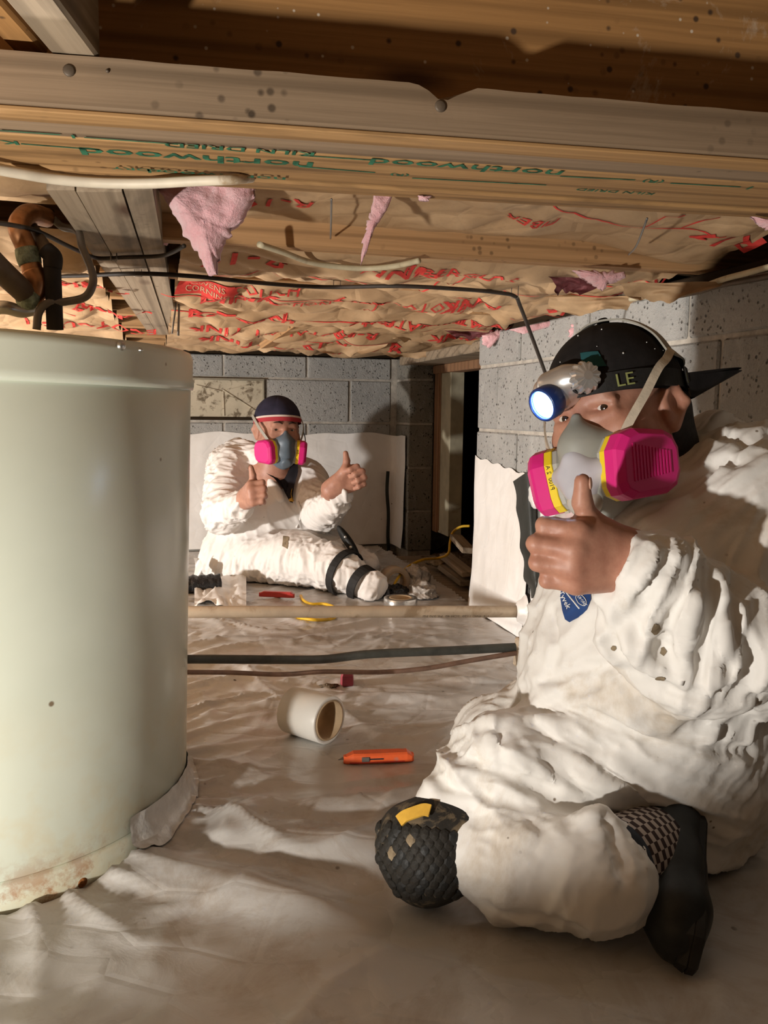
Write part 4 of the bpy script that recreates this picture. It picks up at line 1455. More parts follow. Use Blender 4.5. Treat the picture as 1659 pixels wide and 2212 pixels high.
# ------------------------------------------------------------------ signed-distance modelling for bodies and clothes
class SDF:
    def __init__(s):
        s.ops = []

    def cap(s, a, b, ra, rb=None, k=0.02, sub=False):
        rb = ra if rb is None else rb
        a = np.array(a, float); b = np.array(b, float)
        ab = b - a; L2 = max((ab * ab).sum(), 1e-12)

        def f(p):
            t = np.clip(((p - a) @ ab) / L2, 0, 1)
            q = p - a - t[..., None] * ab
            return np.sqrt((q * q).sum(-1)) - (ra + (rb - ra) * t)
        r = max(ra, rb)
        s.ops.append((f, np.minimum(a, b) - r, np.maximum(a, b) + r, k, sub))
        return s

    def ell(s, c, rad, R=None, k=0.02, sub=False):
        c = np.array(c, float); rad = np.array(rad, float)
        Rm = np.eye(3) if R is None else np.array(R, float)      # columns = local axes

        def f(p):
            q = (p - c) @ Rm
            k0 = np.sqrt(((q / rad) ** 2).sum(-1)); k1 = np.sqrt(((q / rad ** 2) ** 2).sum(-1))
            return k0 * (k0 - 1) / np.maximum(k1, 1e-6)
        e = np.sqrt(((Rm * rad) ** 2).sum(1))
        s.ops.append((f, c - e, c + e, k, sub))
        return s

    def chain(s, pts, k=0.02):
        for a, b in zip(pts[:-1], pts[1:]):
            s.cap(a[0], b[0], a[1], b[1], k)
        return s

    def field(s, res, lo=None, hi=None):
        if lo is None:
            lo = np.min([o[1] for o in s.ops if not o[4]], 0) - 4 * res
            hi = np.max([o[2] for o in s.ops if not o[4]], 0) + 4 * res
        n = np.ceil((hi - lo) / res).astype(int) + 1
        F = np.full(n, 0.5, dtype=np.float32)
        ax = [lo[i] + res * np.arange(n[i]) for i in range(3)]
        for f, a, b, k, sub in s.ops:
            pad = k + 3 * res
            i0 = np.maximum(np.floor((a - pad - lo) / res).astype(int), 0)
            i1 = np.minimum(np.ceil((b + pad - lo) / res).astype(int) + 1, n)
            if (i1 <= i0).any(): continue
            sl = tuple(slice(i0[i], i1[i]) for i in range(3))
            g = np.stack(np.meshgrid(*[ax[i][i0[i]:i1[i]] for i in range(3)], indexing='ij'), -1)
            d = f(g)
            o = F[sl]
            if sub:
                d = -d
                h = np.clip(0.5 + 0.5 * (d - o) / k, 0, 1)
                F[sl] = o + (d - o) * h + k * h * (1 - h)
            else:
                h = np.clip(0.5 + 0.5 * (o - d) / k, 0, 1)
                F[sl] = o + (d - o) * h - k * h * (1 - h)
        return F, lo

    def mesh(s, res):
        F, lo = s.field(res)
        return surface_nets(F, lo, res)


def surface_nets(F, lo, res):
    S = F < 0
    c = [F[dx:F.shape[0] - 1 + dx, dy:F.shape[1] - 1 + dy, dz:F.shape[2] - 1 + dz] for dx in (0, 1) for dy in (0, 1) for dz in (0, 1)]
    sg = [x < 0 for x in c]
    cnt = sum(x.astype(np.int8) for x in sg)
    act = (cnt > 0) & (cnt < 8)
    idx = np.argwhere(act)
    vals = np.stack([x[act] for x in c], -1)
    corner = np.array([(dx, dy, dz) for dx in (0, 1) for dy in (0, 1) for dz in (0, 1)], float)
    edges = [(a, b) for a in range(8) for b in range(a + 1, 8) if bin(a ^ b).count('1') == 1]
    acc = np.zeros((len(idx), 3)); num = np.zeros(len(idx))
    for a, b in edges:
        va, vb = vals[:, a], vals[:, b]
        m = (va < 0) != (vb < 0)
        t = np.where(m, va / np.where(m, va - vb, 1), 0)
        p = corner[a] + t[:, None] * (corner[b] - corner[a])
        acc += np.where(m[:, None], p, 0); num += m
    V = lo + (idx + acc / num[:, None]) * res
    vid = -np.ones(act.shape, dtype=np.int64)
    vid[act] = np.arange(len(idx))
    Q = []
    for ax in range(3):
        a1, a2 = [(1, 2), (2, 0), (0, 1)][ax]
        s0 = [slice(None)] * 3; s1 = [slice(None)] * 3
        s0[ax] = slice(0, -1); s1[ax] = slice(1, None)
        A, B = S[tuple(s0)], S[tuple(s1)]
        ch = np.argwhere(A != B)
        ok = (ch[:, a1] > 0) & (ch[:, a2] > 0) & (ch[:, a1] < act.shape[a1]) & (ch[:, a2] < act.shape[a2])
        ch = ch[ok]
        inside = A[tuple(ch.T)]
        q = []
        for o1, o2 in ((-1, -1), (0, -1), (0, 0), (-1, 0)):
            t = ch.copy(); t[:, a1] += o1; t[:, a2] += o2
            q.append(vid[tuple(t.T)])
        q = np.stack(q, -1)
        q[~inside] = q[~inside][:, ::-1]
        Q.append(q)
    Q = np.concatenate(Q)
    Q = Q[(Q >= 0).all(1)]
    return V, Q


def vnormals(V, Q):
    fn = np.cross(V[Q[:, 2]] - V[Q[:, 0]], V[Q[:, 3]] - V[Q[:, 1]])
    N = np.zeros_like(V)
    for i in range(4): np.add.at(N, Q[:, i], fn)
    return N / np.maximum(np.linalg.norm(N, axis=1), 1e-12)[:, None]


def relax(V, Q, it=1, lam=0.5):
    """laplacian smoothing over quad edges"""
    n = len(V)
    E = np.concatenate([Q[:, [0, 1]], Q[:, [1, 2]], Q[:, [2, 3]], Q[:, [3, 0]]])
    E = np.concatenate([E, E[:, ::-1]])
    deg = np.bincount(E[:, 0], minlength=n).astype(float)
    for _ in range(it):
        A = np.zeros_like(V)
        for i in range(3): A[:, i] = np.bincount(E[:, 0], weights=V[E[:, 1], i], minlength=n)
        V = V + lam * (A / deg[:, None] - V)
    return V


def np_mesh(name, V, Q, mat, parent, colors=None):
    me = bpy.data.meshes.new(name)
    base = origin_of(parent).inverted() if parent is not None else Matrix.Identity(4)
    Bm = np.array(base)
    Vl = V @ Bm[:3, :3].T + Bm[:3, 3]
    me.vertices.add(len(V)); me.vertices.foreach_set('co', Vl.astype(np.float32).ravel())
    me.loops.add(len(Q) * 4); me.loops.foreach_set('vertex_index', Q.astype(np.int32).ravel())
    me.polygons.add(len(Q)); me.polygons.foreach_set('loop_start', np.arange(0, len(Q) * 4, 4, dtype=np.int32))
    me.update(calc_edges=True); me.shade_smooth()
    me.materials.append(mat)
    if colors is not None:
        at = me.attributes.new('tone', 'FLOAT', 'POINT')
        at.data.foreach_set('value', colors.astype(np.float32))
    return link(name, me, parent)


def unit(v):
    v = np.array(v, float)
    return v / np.linalg.norm(v)


def folds(V, N, regions, seed=0.0, damp=None):
    """regions: (a, b, radius, fold direction, frequency, stretch, amplitude, sharpness)"""
    tot = np.zeros(len(V)); wsum = np.full(len(V), 1e-6)
    warp = np.stack([perlin(V * 7 + 3 + seed), perlin(V * 7 + 31 + seed), perlin(V * 7 + 57 + seed)], -1) * 0.022
    for (a, b, rad, d, fr, st, amp, sh) in regions:
        a = np.array(a, float); b = np.array(b, float); ab = b - a
        t = np.clip(((V - a) @ ab) / max((ab * ab).sum(), 1e-9), 0, 1)
        dist = np.linalg.norm(V - a - t[:, None] * ab, axis=1)
        w = np.exp(-(dist / rad) ** 2 * 1.5)
        d = unit(d)
        P0 = V + warp
        q = P0 - (P0 @ d)[:, None] * d * (1 - st * 0.6)
        n1 = perlin(q * fr + 5.3 + seed)
        r = np.clip(1 - np.abs(n1) * 2.1, 0, 1) ** sh
        n2 = perlin(q * fr * 2.3 + 15.3 + seed)
        r2 = np.clip(1 - np.abs(n2) * 2.1, 0, 1) ** sh
        n3 = perlin(q * fr * 4.7 + 35.3 + seed)
        r3 = np.clip(1 - np.abs(n3) * 2.1, 0, 1) ** sh
        tot += w * amp * (r - 0.35 + 0.5 * (r2 - 0.35) + 0.16 * (r3 - 0.35)); wsum += w
    dsp = tot / wsum
    if damp is not None: dsp = dsp * damp
    return V + N * dsp[:, None]


class Fr:
    """affine frame with named axes (columns) for placing head and hand parts"""
    def __init__(s, o, x, y, z, sc=1.0):
        s.o = np.array(o, float); s.R = np.stack([np.array(x, float), np.array(y, float), np.array(z, float)], 1); s.sc = sc

    def __call__(s, x, y, z):
        return s.o + s.R @ (np.array([x, y, z], float) * s.sc)

    def M(s):
        m = Matrix([list(s.R[i] * s.sc) + [s.o[i]] for i in range(3)] + [[0, 0, 0, 1]])
        return m


def ortho(fwd, left):
    f = unit(fwd); l = np.array(left, float); l = unit(l - f * (l @ f)); u = np.cross(f, l)
    return f, l, u


# ------------------------------------------------------------------ anatomy
def head_sdf(S, h, jaw=1.0):
    e = lambda c, r, k=0.02, sub=False: S.ell(h(*c), np.array(r) * h.sc, h.R, k * h.sc, sub)
    c = lambda a, b, ra, rb=None, k=0.012, sub=False: S.cap(h(*a), h(*b), ra * h.sc, (ra if rb is None else rb) * h.sc, k * h.sc, sub)
    e((-0.012, 0, 0.035), (0.096, 0.076, 0.088), 0.03)
    e((0.030, 0, -0.030), (0.062, 0.063, 0.080), 0.04)
    e((0.040, 0, -0.085), (0.046, 0.050 * jaw, 0.034), 0.03)
    for s in (-1, 1):
        e((0.058, s * 0.043, -0.022), (0.028, 0.024, 0.020), 0.02)
        e((0.020, s * 0.052, -0.072), (0.030, 0.016, 0.028), 0.03)
        e((0.045, s * 0.045, -0.055), (0.036, 0.024, 0.030), 0.03)
    c((0.078, 0.034, 0.021), (0.078, -0.034, 0.021), 0.0115, k=0.016)
    e((0.045, 0, 0.050), (0.032, 0.055, 0.032), 0.02)
    for s in (-1, 1):
        e((0.094, s * 0.031, 0.004), (0.013, 0.0165, 0.009), k=0.010, sub=True)
    c((0.086, 0, 0.010), (0.104, 0, -0.030), 0.0075, 0.012, 0.012)
    e((0.106, 0, -0.034), (0.013, 0.012, 0.010), 0.01)
    for s in (-1, 1):
        e((0.096, s * 0.012, -0.037), (0.012, 0.008, 0.008), 0.008)
        # eyelids
        c((0.0855, s * 0.018, 0.0135), (0.080, s * 0.046, 0.010), 0.0062, k=0.006)
        c((0.0865, s * 0.018, -0.006), (0.080, s * 0.046, -0.0055), 0.0060, k=0.007)
        # ear
        e((-0.006, s * 0.079, -0.012), (0.021, 0.0075, 0.030), 0.010)
        c((-0.014, s * 0.085, 0.015), (-0.026, s * 0.090, -0.005), 0.006, k=0.006)
        c((-0.014, s * 0.085, 0.015), (0.004, s * 0.082, 0.012), 0.005, k=0.006)
        c((-0.026, s * 0.090, -0.005), (-0.004, s * 0.080, -0.036), 0.0055, 0.007, k=0.006)
        e((-0.003, s * 0.088, -0.004), (0.009, 0.007, 0.014), k=0.006, sub=True)
    c((0.092, 0.016, -0.062), (0.092, -0.016, -0.062), 0.009, k=0.01)
    c((0.089, 0.014, -0.074), (0.089, -0.014, -0.074), 0.009, k=0.01)


def hand_sdf(S, h, mcp=45, pip=100, dip=55, thumb_out=0.0, k=0.008):
    """thumbs-up fist: h.x along the metacarpals, h.y towards the palm side, h.z towards the thumb"""
    sc = h.sc
    c = lambda a, b, ra, rb=None, kk=k: S.cap(h(*a), h(*b), ra * sc, (ra if rb is None else rb) * sc, kk * sc)
    kn = [((0.012, 0.002, 0.016), (0.092, -0.006, 0.033), 0.0125), ((0.010, 0.000, 0.006), (0.098, -0.010, 0.010), 0.0128),
          ((0.010, 0.000, -0.005), (0.094, -0.008, -0.013), 0.0122), ((0.012, 0.002, -0.014), (0.085, -0.003, -0.034), 0.0115)]
    for a, b, r in kn:
        c(a, b, r * 1.25, r, 0.022)
    S.ell(h(0.052, 0.004, -0.002), np.array((0.050, 0.017, 0.038)) * sc, h.R, 0.02 * sc)
    lens = [(0.043, 0.026, 0.021), (0.047, 0.029, 0.022), (0.044, 0.027, 0.021), (0.035, 0.021, 0.019)]
    rad = [0.0108, 0.0112, 0.0106, 0.0096]
    for i in range(4):
        p = np.array(kn[i][1]); ang = 0
        for j, (L, da) in enumerate(zip(lens[i], (mcp - 3 * i, pip, dip))):
            ang += math.radians(da)
            q = p + np.array([math.cos(ang), math.sin(ang), 0]) * L
            r0 = rad[i] * (1.06 - 0.07 * j); r1 = rad[i] * (1.0 - 0.08 * j)
            c(tuple(p), tuple(q), r0, r1, 0.0045 if j else 0.009)
            p = q
    # thumb
    T = [(0.016, 0.010, 0.014), (0.066, 0.016 + thumb_out, 0.042), (0.084, 0.010 + thumb_out, 0.066), (0.091, 0.005 + thumb_out, 0.092)]
    c(T[0], T[1], 0.0165, 0.0145, 0.022); c(T[1], T[2], 0.0138, 0.0118, 0.008); c(T[2], T[3], 0.0122, 0.0098, 0.006)
    c((0.050, 0.006, 0.026), (0.070, 0.008, 0.036), 0.012, 0.010, 0.02)
    # wrist
    c((0.02, 0.001, 0.0), (-0.02, 0.002, -0.006), 0.0245, 0.026, 0.025)
    c((0.015, 0.001, 0.012), (-0.02, 0.002, 0.008), 0.018, 0.020, 0.02)
    c((0.015, 0.001, -0.012), (-0.02, 0.002, -0.016), 0.018, 0.020, 0.02)
    return T


def mk_skin(name, base, dark):
    b = NB(name)
    co = b.coord()
    n = b.noise(co, 40, 5, 0.65)
    c = b.ramp(n, [(0.3, dark), (0.7, base)])
    d = b.noise(co, 14, 5, 0.7)
    c = b.mix(b.ramp(d, [(0.58, 0.0), (0.72, 0.35)]), c, (0.26, 0.13, 0.085))
    b.bump(b.noise(co, 260, 3, 0.6), 0.12, 0.001)
    b.bump(b.noise(co, 60, 3, 0.6), 0.12, 0.002)
    b.set(color=c, rough=0.48, spec=0.4, sss=0.12)
    b.b.inputs['Subsurface Radius'].default_value = (0.012, 0.004, 0.002)
    return b.m


def mk_suit(name, dirt_amt, tint=(0.80, 0.775, 0.735)):
    b = NB(name)
    co = b.coord()
    n = b.noise(co, 4, 4, 0.6)
    c = b.ramp(n, [(0.3, tuple(x * 0.93 for x in tint)), (0.7, tint)])
    d = b.noise(co, 6.5, 7, 0.7, 0.6)
    lo = 0.66 - dirt_amt * 0.2
    c = b.mix(b.ramp(d, [(lo, 0.0), (lo + 0.2, 0.75)]), c, (0.48, 0.38, 0.26))
    sp = b.voro(b.coord(scale=(38, 38, 38)), 1.0)
    spn = b.noise(co, 9, 3, 0.6)
    c = b.mix(b.math('MULTIPLY', b.ramp(sp, [(0.05, 0.9), (0.1, 0.0)]), b.ramp(spn, [(0.55, 0.0), (0.63, 1.0)])), c, (0.16, 0.11, 0.07))
    b.bump(b.ridge(b.coord(scale=(30, 30, 7), rot=(0.5, 0.9, 0.2)), 1.0, 3, 0.5), 0.38, 0.008)
    b.bump(b.ridge(b.coord(scale=(10, 40, 44), rot=(0.2, -0.6, 0.5)), 1.0, 2, 0.5), 0.26, 0.006)
    b.bump(b.noise(b.coord(scale=(60, 60, 60)), 1.0, 3, 0.6), 0.12, 0.004)
    b.set(color=c, rough=0.58, spec=0.3)
    return b.m


M['skin_a'] = mk_skin('skin_front', (0.50, 0.255, 0.175), (0.37, 0.165, 0.11))
M['skin_b'] = mk_skin('skin_back', (0.47, 0.25, 0.175), (0.35, 0.165, 0.115))
M['suit'] = mk_suit('disposable_coverall', 0.62)
M['suit_b'] = mk_suit('disposable_coverall_clean', 0.25, (0.80, 0.765, 0.73))
M['eye_white'] = plain('eye_white', (0.62, 0.56, 0.50), 0.2, 0.5, var=0.05)
M['iris'] = plain('iris', (0.025, 0.012, 0.006), 0.12, 0.6, var=0.1)
M['hair'] = plain('dark_hair', (0.016, 0.011, 0.009), 0.6, 0.3, var=0.4, vscale=80, bump=0.6, bscale=150, bdist=0.003)
M['brow'] = plain('eyebrow', (0.05, 0.028, 0.018), 0.8, 0.2)
M['cap_black'] = plain('black_cap_cloth', (0.017, 0.015, 0.015), 0.85, 0.2, var=0.3, vscale=30, bump=0.25, bscale=220, bdist=0.001)
M['teal'] = plain('teal_cloth', (0.02, 0.09, 0.10), 0.8, 0.2)
M['navy'] = plain('navy_cap_cloth', (0.026, 0.024, 0.045), 0.85, 0.2, var=0.2, vscale=20, bump=0.2, bscale=200, bdist=0.001)
M['red_trim'] = plain('red_trim', (0.36, 0.035, 0.045), 0.8, 0.2, var=0.1)
M['white_trim'] = plain('white_trim', (0.62, 0.52, 0.46), 0.8, 0.2, var=0.1)
M['black_web'] = plain('black_webbing', (0.018, 0.017, 0.016), 0.7, 0.3, var=0.2, vscale=60, bump=0.3, bscale=300, bdist=0.001)
M['silver'] = plain('silver_plastic', (0.62, 0.60, 0.58), 0.28, 0.5, 0.75, var=0.08, vscale=20)
M['blue_bezel'] = plain('blue_bezel', (0.01, 0.035, 0.16), 0.3, 0.5)
M['strap'] = plain('elastic_strap', (0.60, 0.52, 0.41), 0.8, 0.2, var=0.12, vscale=60, bump=0.4, bscale=300, bdist=0.001)
M['strap_grey'] = plain('grey_strap', (0.36, 0.34, 0.29), 0.6, 0.3, var=0.1)
M['mask_a'] = plain('grey_facepiece', (0.31, 0.315, 0.285), 0.5, 0.4, var=0.06)
M['mask_b'] = plain('slate_facepiece', (0.105, 0.14, 0.175), 0.42, 0.4, var=0.08)
M['mask_panel'] = plain('pale_panel', (0.47, 0.46, 0.50), 0.4, 0.4, var=0.06)
M['valve'] = plain('valve_plastic', (0.52, 0.49, 0.45), 0.3, 0.5, var=0.1, vscale=30)
M['magenta'] = plain('magenta_filter', (0.66, 0.018, 0.20), 0.38, 0.45, var=0.05)
M['yellow'] = plain('yellow_band', (0.82, 0.60, 0.02), 0.45, 0.4, var=0.04)
M['filter_grey'] = plain('filter_base', (0.40, 0.39, 0.36), 0.45, 0.4, var=0.06)
M['badge'] = plain('blue_badge', (0.018, 0.058, 0.20), 0.5, 0.4, var=0.1)
M['rubber'] = plain('black_rubber', (0.020, 0.020, 0.019), 0.6, 0.35, var=0.3, vscale=25, bump=0.3, bscale=70, bdist=0.002)
M['rubber_dirty'] = plain('dirty_rubber', (0.024, 0.021, 0.017), 0.7, 0.3, var=0.3, vscale=20, dirt=((0.15, 0.11, 0.065), 0.6, 34), bump=0.4, bscale=60, bdist=0.003)
M['leather'] = plain('black_leather', (0.018, 0.020, 0.020), 0.48, 0.4, var=0.3, vscale=30, bump=0.2, bscale=160, bdist=0.001)
M['yellow_strap'] = plain('yellow_tab', (0.66, 0.38, 0.05), 0.7, 0.3, var=0.12, vscale=40)
M['denim'] = plain('dark_denim', (0.03, 0.034, 0.045), 0.85, 0.2, var=0.2, vscale=40)
M['shirt'] = plain('black_shirt', (0.018, 0.016, 0.020), 0.85, 0.2, var=0.2)
M['mud'] = plain('dried_mud', (0.26, 0.20, 0.13), 0.95, 0.1, var=0.25, vscale=40)


def mk_sock():
    b = NB('checker_sock')
    ck = b.n('ShaderNodeTexChecker')
    ck.inputs['Scale'].default_value = 1.0
    ck.inputs['Color1'].default_value = (0.42, 0.37, 0.34, 1)
    ck.inputs['Color2'].default_value = (0.05, 0.035, 0.035, 1)
    b.l(b.coord('UV', (1, 1, 1)), ck.inputs['Vector'])
    b.bump(b.noise(b.coord(), 300, 3, 0.6), 0.3, 0.001)
    b.set(color=ck.outputs[0], rough=0.9, spec=0.15)
    return b.m


# ------------------------------------------------------------------ things worn on the head
def hgeo(h, geo):
    return xf(geo, h.M())


def flat_strap(pts, w, th=0.0016, n=6, nrm=None):
    """ribbon along pts (world); nrm(i)-> outward normal"""
    q = catmull(pts, n)
    rings = []
    for i, p in enumerate(q):
        t = (q[min(i + 1, len(q) - 1)] - q[max(i - 1, 0)]).normalized()
        o = Vector(nrm(p)).normalized()
        s = t.cross(o).normalized()
        o = s.cross(t)
        rings.append([p - s * w / 2 - o * th, p + s * w / 2 - o * th, p + s * w / 2 + o * th, p - s * w / 2 + o * th])
    return loft(rings)


def cartridge(person_part, h, side, scale=1.0, detail=True, tilt=(0, 0, 0)):
    """magenta filter: child of the respirator"""
    c = Vector((0.075, side * 0.050, -0.079))
    ex = Vector((-0.93, side * 0.30, -0.10)).normalized()
    ez = Vector((0.30, side * 0.93, -0.06)).normalized()
    ey = ez.cross(ex).normalized()
    if ey.z < 0: ey = -ey
    ez = (ez - ex * ez.dot(ex)).normalized()
    Mx = Matrix((ex, ey, ez)).transposed().to_4x4(); Mx.translation = c
    out = [(-0.052, -0.028), (-0.046, -0.040), (-0.030, -0.047), (0.030, -0.040), (0.046, -0.030), (0.053, -0.012), (0.052, 0.020), (0.043, 0.036), (0.028, 0.043), (-0.022, 0.045), (-0.040, 0.038), (-0.052, 0.018)]

    def ring(s, z, off=0.0):
        pts = []
        n = len(out)
        for i in range(n):
            p0, p1 = Vector(out[i]), Vector(out[(i + 1) % n])
            for t in (0.0, 0.5):
                p = p0.lerp(p1, t) * s
                pts.append(Vector((p.x, p.y, z)))
        return pts
    HM = h.M() @ Mx
    sc = scale
    g1 = loft([ring(0.70, -0.012), ring(0.9, -0.008), ring(0.95, -0.004), ring(0.95, 0.0035)])
    g2 = loft([ring(0.965, 0.002), ring(0.985, 0.003), ring(0.985, 0.0135), ring(0.96, 0.0145)])
    g3 = loft([ring(0.97, 0.0125), ring(1.0, 0.0135), ring(1.0, 0.030), ring(0.965, 0.0345), ring(0.82, 0.041), ring(0.79, 0.0415)])
    root = obj('filter_body', xf(g3, HM), M['magenta'], person_part, smooth=False)
    obj('filter_band', xf(g2, HM), M['yellow'], person_part, smooth=False)
    obj('filter_base', xf(g1, HM), M['filter_grey'], person_part, smooth=False)
    if detail:
        rb = []
        for i in range(12):
            x = -0.030 + 0.0052 * i
            hgt = 0.024 - 0.0009 * i
            rb.append(box(x, x + 0.0026, -hgt, hgt, 0.0412, 0.0428))
        o = obj('filter_ribs', xf(join(*rb), HM), M['magenta'], person_part, smooth=False)
        o['kind'] = 'stuff'
    return HM


def respirator(person, h, mat, detail=True):
    root = bpy.data.objects.new('respirator', None); COL.objects.link(root); root.parent = person
    root.location = (origin_of(person).inverted() @ Vector(h(0.10, 0, -0.05)))
    S = SDF()
    c = lambda a, b, ra, rb, k=0.012, sub=False: S.cap(h(*a), h(*b), ra * h.sc, rb * h.sc, k * h.sc, sub)
    c((0.101, 0, -0.004), (0.108, 0, -0.040), 0.008, 0.020, 0.016)
    c((0.108, 0, -0.040), (0.108, 0, -0.085), 0.022, 0.026, 0.02)
    c((0.108, 0, -0.085), (0.086, 0, -0.122), 0.026, 0.024, 0.02)
    for s in (-1, 1):
        c((0.094, s * 0.016, -0.042), (0.066, s * 0.044, -0.052), 0.021, 0.022, 0.02)
        c((0.094, s * 0.022, -0.082), (0.066, s * 0.046, -0.074), 0.026, 0.022, 0.02)
        c((0.080, s * 0.022, -0.112), (0.056, s * 0.042, -0.102), 0.021, 0.018, 0.02)
        c((0.084, s * 0.030, -0.078), (0.076, s * 0.044, -0.078), 0.022, 0.021, 0.008)
    V, Q = S.mesh(0.0028 if detail else 0.004)
    V = relax(V, Q, 2)
    np_mesh('facepiece', V, Q, mat, root)
    if detail:
        # pale front shell and exhalation valve
        S = SDF()
        S.cap(h(0.121, 0, -0.062), h(0.119, 0, -0.092), 0.0195, 0.027, 0.01)
        S.cap(h(0.118, 0.018, -0.078), h(0.104, 0.044, -0.078), 0.018, 0.017, 0.012)
        S.cap(h(0.118, -0.018, -0.078), h(0.104, -0.044, -0.078), 0.018, 0.017, 0.012)
        V, Q = S.mesh(0.0028)
        np_mesh('front_shell', relax(V, Q, 2), Q, M['mask_panel'], root)
    dvv = Vector((0.80, 0, -0.60)).normalized()
    mv = frame((0.120, 0, -0.116), Vector((0, 1, 0)), dvv)
    obj('exhale_valve', hgeo(h, lathe([(0.0, 0.012), (0.012, 0.0125), (0.0185, 0.011), (0.0215, 0.007), (0.0225, 0.0), (0.024, -0.014)], 28, mv, False)), M['valve'] if detail else mat, root)
    if detail:
        for s in (-1, 1):
            obj('strap_anchor', hgeo(h, xf(box(-0.016, 0.016, -0.009, 0.009, -0.003, 0.003, 0.002), frame((0.096, s * 0.048, -0.058), Vector((0.45, s * -0.25, -0.85)), Vector((0.6, s * 0.8, 0.1))))), M['valve'], root, smooth=False)
    HL = cartridge(root, h, 1, detail=detail)
    HR = cartridge(root, h, -1, detail=detail)
    return root, HL, HR


CAP_C = (-0.006, 0.0, 0.034)
CAP_R = (0.110, 0.088, 0.096)


def on_cap(x, y, z, off=0.0):
    """push a head-local point out to the cap surface plus off"""
    d = np.array([x, y, z]) - np.array(CAP_C)
    k = math.sqrt(((d / np.array(CAP_R)) ** 2).sum())
    q = np.array(CAP_C) + d / k
    n = unit((q - np.array(CAP_C)) / np.array(CAP_R) ** 2)
    return q + n * off


def cap_dome(h, rim, nphi=72, nth=22, off=0.0, top=1.0):
    """rim(phi) -> local z of the lower edge, phi 0 = front"""
    V, Fc = [], []
    for i in range(nphi):
        phi = 2 * math.pi * i / nphi
        zr = rim(phi)
        e0 = math.asin(max(-0.95, min(0.95, (zr - CAP_C[2]) / CAP_R[2])))
        seam = 0.0012 * max(0, 1 - abs(((phi / (math.pi / 3)) % 1) - 0.5) * 14)
        for j in range(nth + 1):
            el = e0 + (math.pi / 2 - e0) * j / nth * top
            p = Vector((CAP_C[0] + (CAP_R[0] + off - seam) * math.cos(el) * math.cos(phi), CAP_C[1] + (CAP_R[1] + off - seam) * math.cos(el) * math.sin(phi), CAP_C[2] + (CAP_R[2] + off - seam) * math.sin(el)))
            V.append(p)
    m = nth + 1
    for i in range(nphi):
        i2 = (i + 1) % nphi
        for j in range(nth):
            Fc.append((i * m + j, i2 * m + j, i2 * m + j + 1, i * m + j + 1))
    return hgeo(h, (V, Fc))


def eyes(person, h, look, squint=0.0):
    for s in (-1, 1):
        c = Vector((0.0745, s * 0.0315, 0.0035))
        g = lathe([(0.0125 * math.sin(math.pi * i / 12), -0.0125 * math.cos(math.pi * i / 12)) for i in range(13)], 20, None, False)
        e = obj('eye', hgeo(h, xf(g, Matrix.Translation(c))), M['eye_white'], person)
        lk = Vector(look).normalized()
        mi = frame(c, lk.cross(Vector((0, 0, 1))), lk)
        mi.translation = c
        obj('iris', hgeo(h, lathe([(0.0, 0.01305), (0.003, 0.0129), (0.0058, 0.0118), (0.0060, 0.0112)], 16, mi, False)), M['iris'], e)
        # eyebrow
        pts = [Vector(h(0.0925, s * 0.012, 0.026)), Vector(h(0.0915, s * 0.026, 0.0325)), Vector(h(0.084, s * 0.044, 0.0285))]
        obj('eyebrow', tube(catmull(pts, 6), [0.0022, 0.0042, 0.0016], 8, flat=0.8), M['brow'], person)


from mathutils.bvhtree import BVHTree


def bvh_of(V, Q):
    return BVHTree.FromPolygons([tuple(v) for v in V], [tuple(int(i) for i in q) for q in Q])


CAMP = Vector((0, 0, CAM_H))


def cast(bvh, x, y, off=0.001):
    d = ray(x, y).normalized()
    hit = bvh.ray_cast(CAMP, d)
    if hit[0] is None: return None
    n = hit[1]
    if n.dot(d) > 0: n = -n
    return hit[0] + n * off


def decal_poly(bvh, poly, off=0.0015, thick=None, n=14):
    """a patch lying on a surface, outlined by a polygon in the picture"""
    xs = [p[0] for p in poly]; ys = [p[1] for p in poly]
    cx, cy = sum(xs) / len(xs), sum(ys) / len(ys)
    V, Fc = [], []
    m = len(poly)
    R = 5
    dense = []
    for i in range(m):
        a, b_ = poly[i], poly[(i + 1) % m]
        for t in range(4): dense.append((a[0] + (b_[0] - a[0]) * t / 4, a[1] + (b_[1] - a[1]) * t / 4))
    m = len(dense)
    ok = True
    c = cast(bvh, cx, cy, off)
    if c is None: return None
    V.append(c)
    for j in range(1, R + 1):
        for (x, y) in dense:
            q = cast(bvh, cx + (x - cx) * j / R, cy + (y - cy) * j / R, off)
            if q is None or (V and (q - c).length > 0.5): q = V[-1]
            V.append(q)
    for i in range(m):
        Fc.append((0, 1 + i, 1 + (i + 1) % m))
    for j in range(R - 1):
        for i in range(m):
            a = 1 + j * m
            Fc.append((a + i, a + m + i, a + m + (i + 1) % m, a + (i + 1) % m))
    return V, Fc


def decal_text(bvh, s, size, x, y, ang, off=0.002, bold=0.0, sx=1.0):
    """size in picture pixels"""
    m = Matrix.Rotation(ang, 4, 'Z')
    g = text_geo(s, size, m, None, bold * size, sx, res=1)
    V = []
    for p in g[0]:
        q = cast(bvh, x + p.x, y - p.y, off)
        V.append(q if q is not None else (V[-1] if V else Vector()))
    return V, g[1]


# ------------------------------------------------------------------ front worker
pa = empty('person', (0.38, 1.22, 0.0), 0, 'kneeling worker in dirty white coverall and black cap giving a thumbs up', 'person')
f_, l_, u_ = ortho((-0.73, -0.68, -0.03), (0.66, -0.70, 0.25))
eyeL = P(1305, 880, 1.145)
HS = 1.0
hA = Fr((0, 0, 0), f_, l_, u_, HS)
hA.o = np.array(eyeL) - hA(0.080, 0.0315, 0.0035)
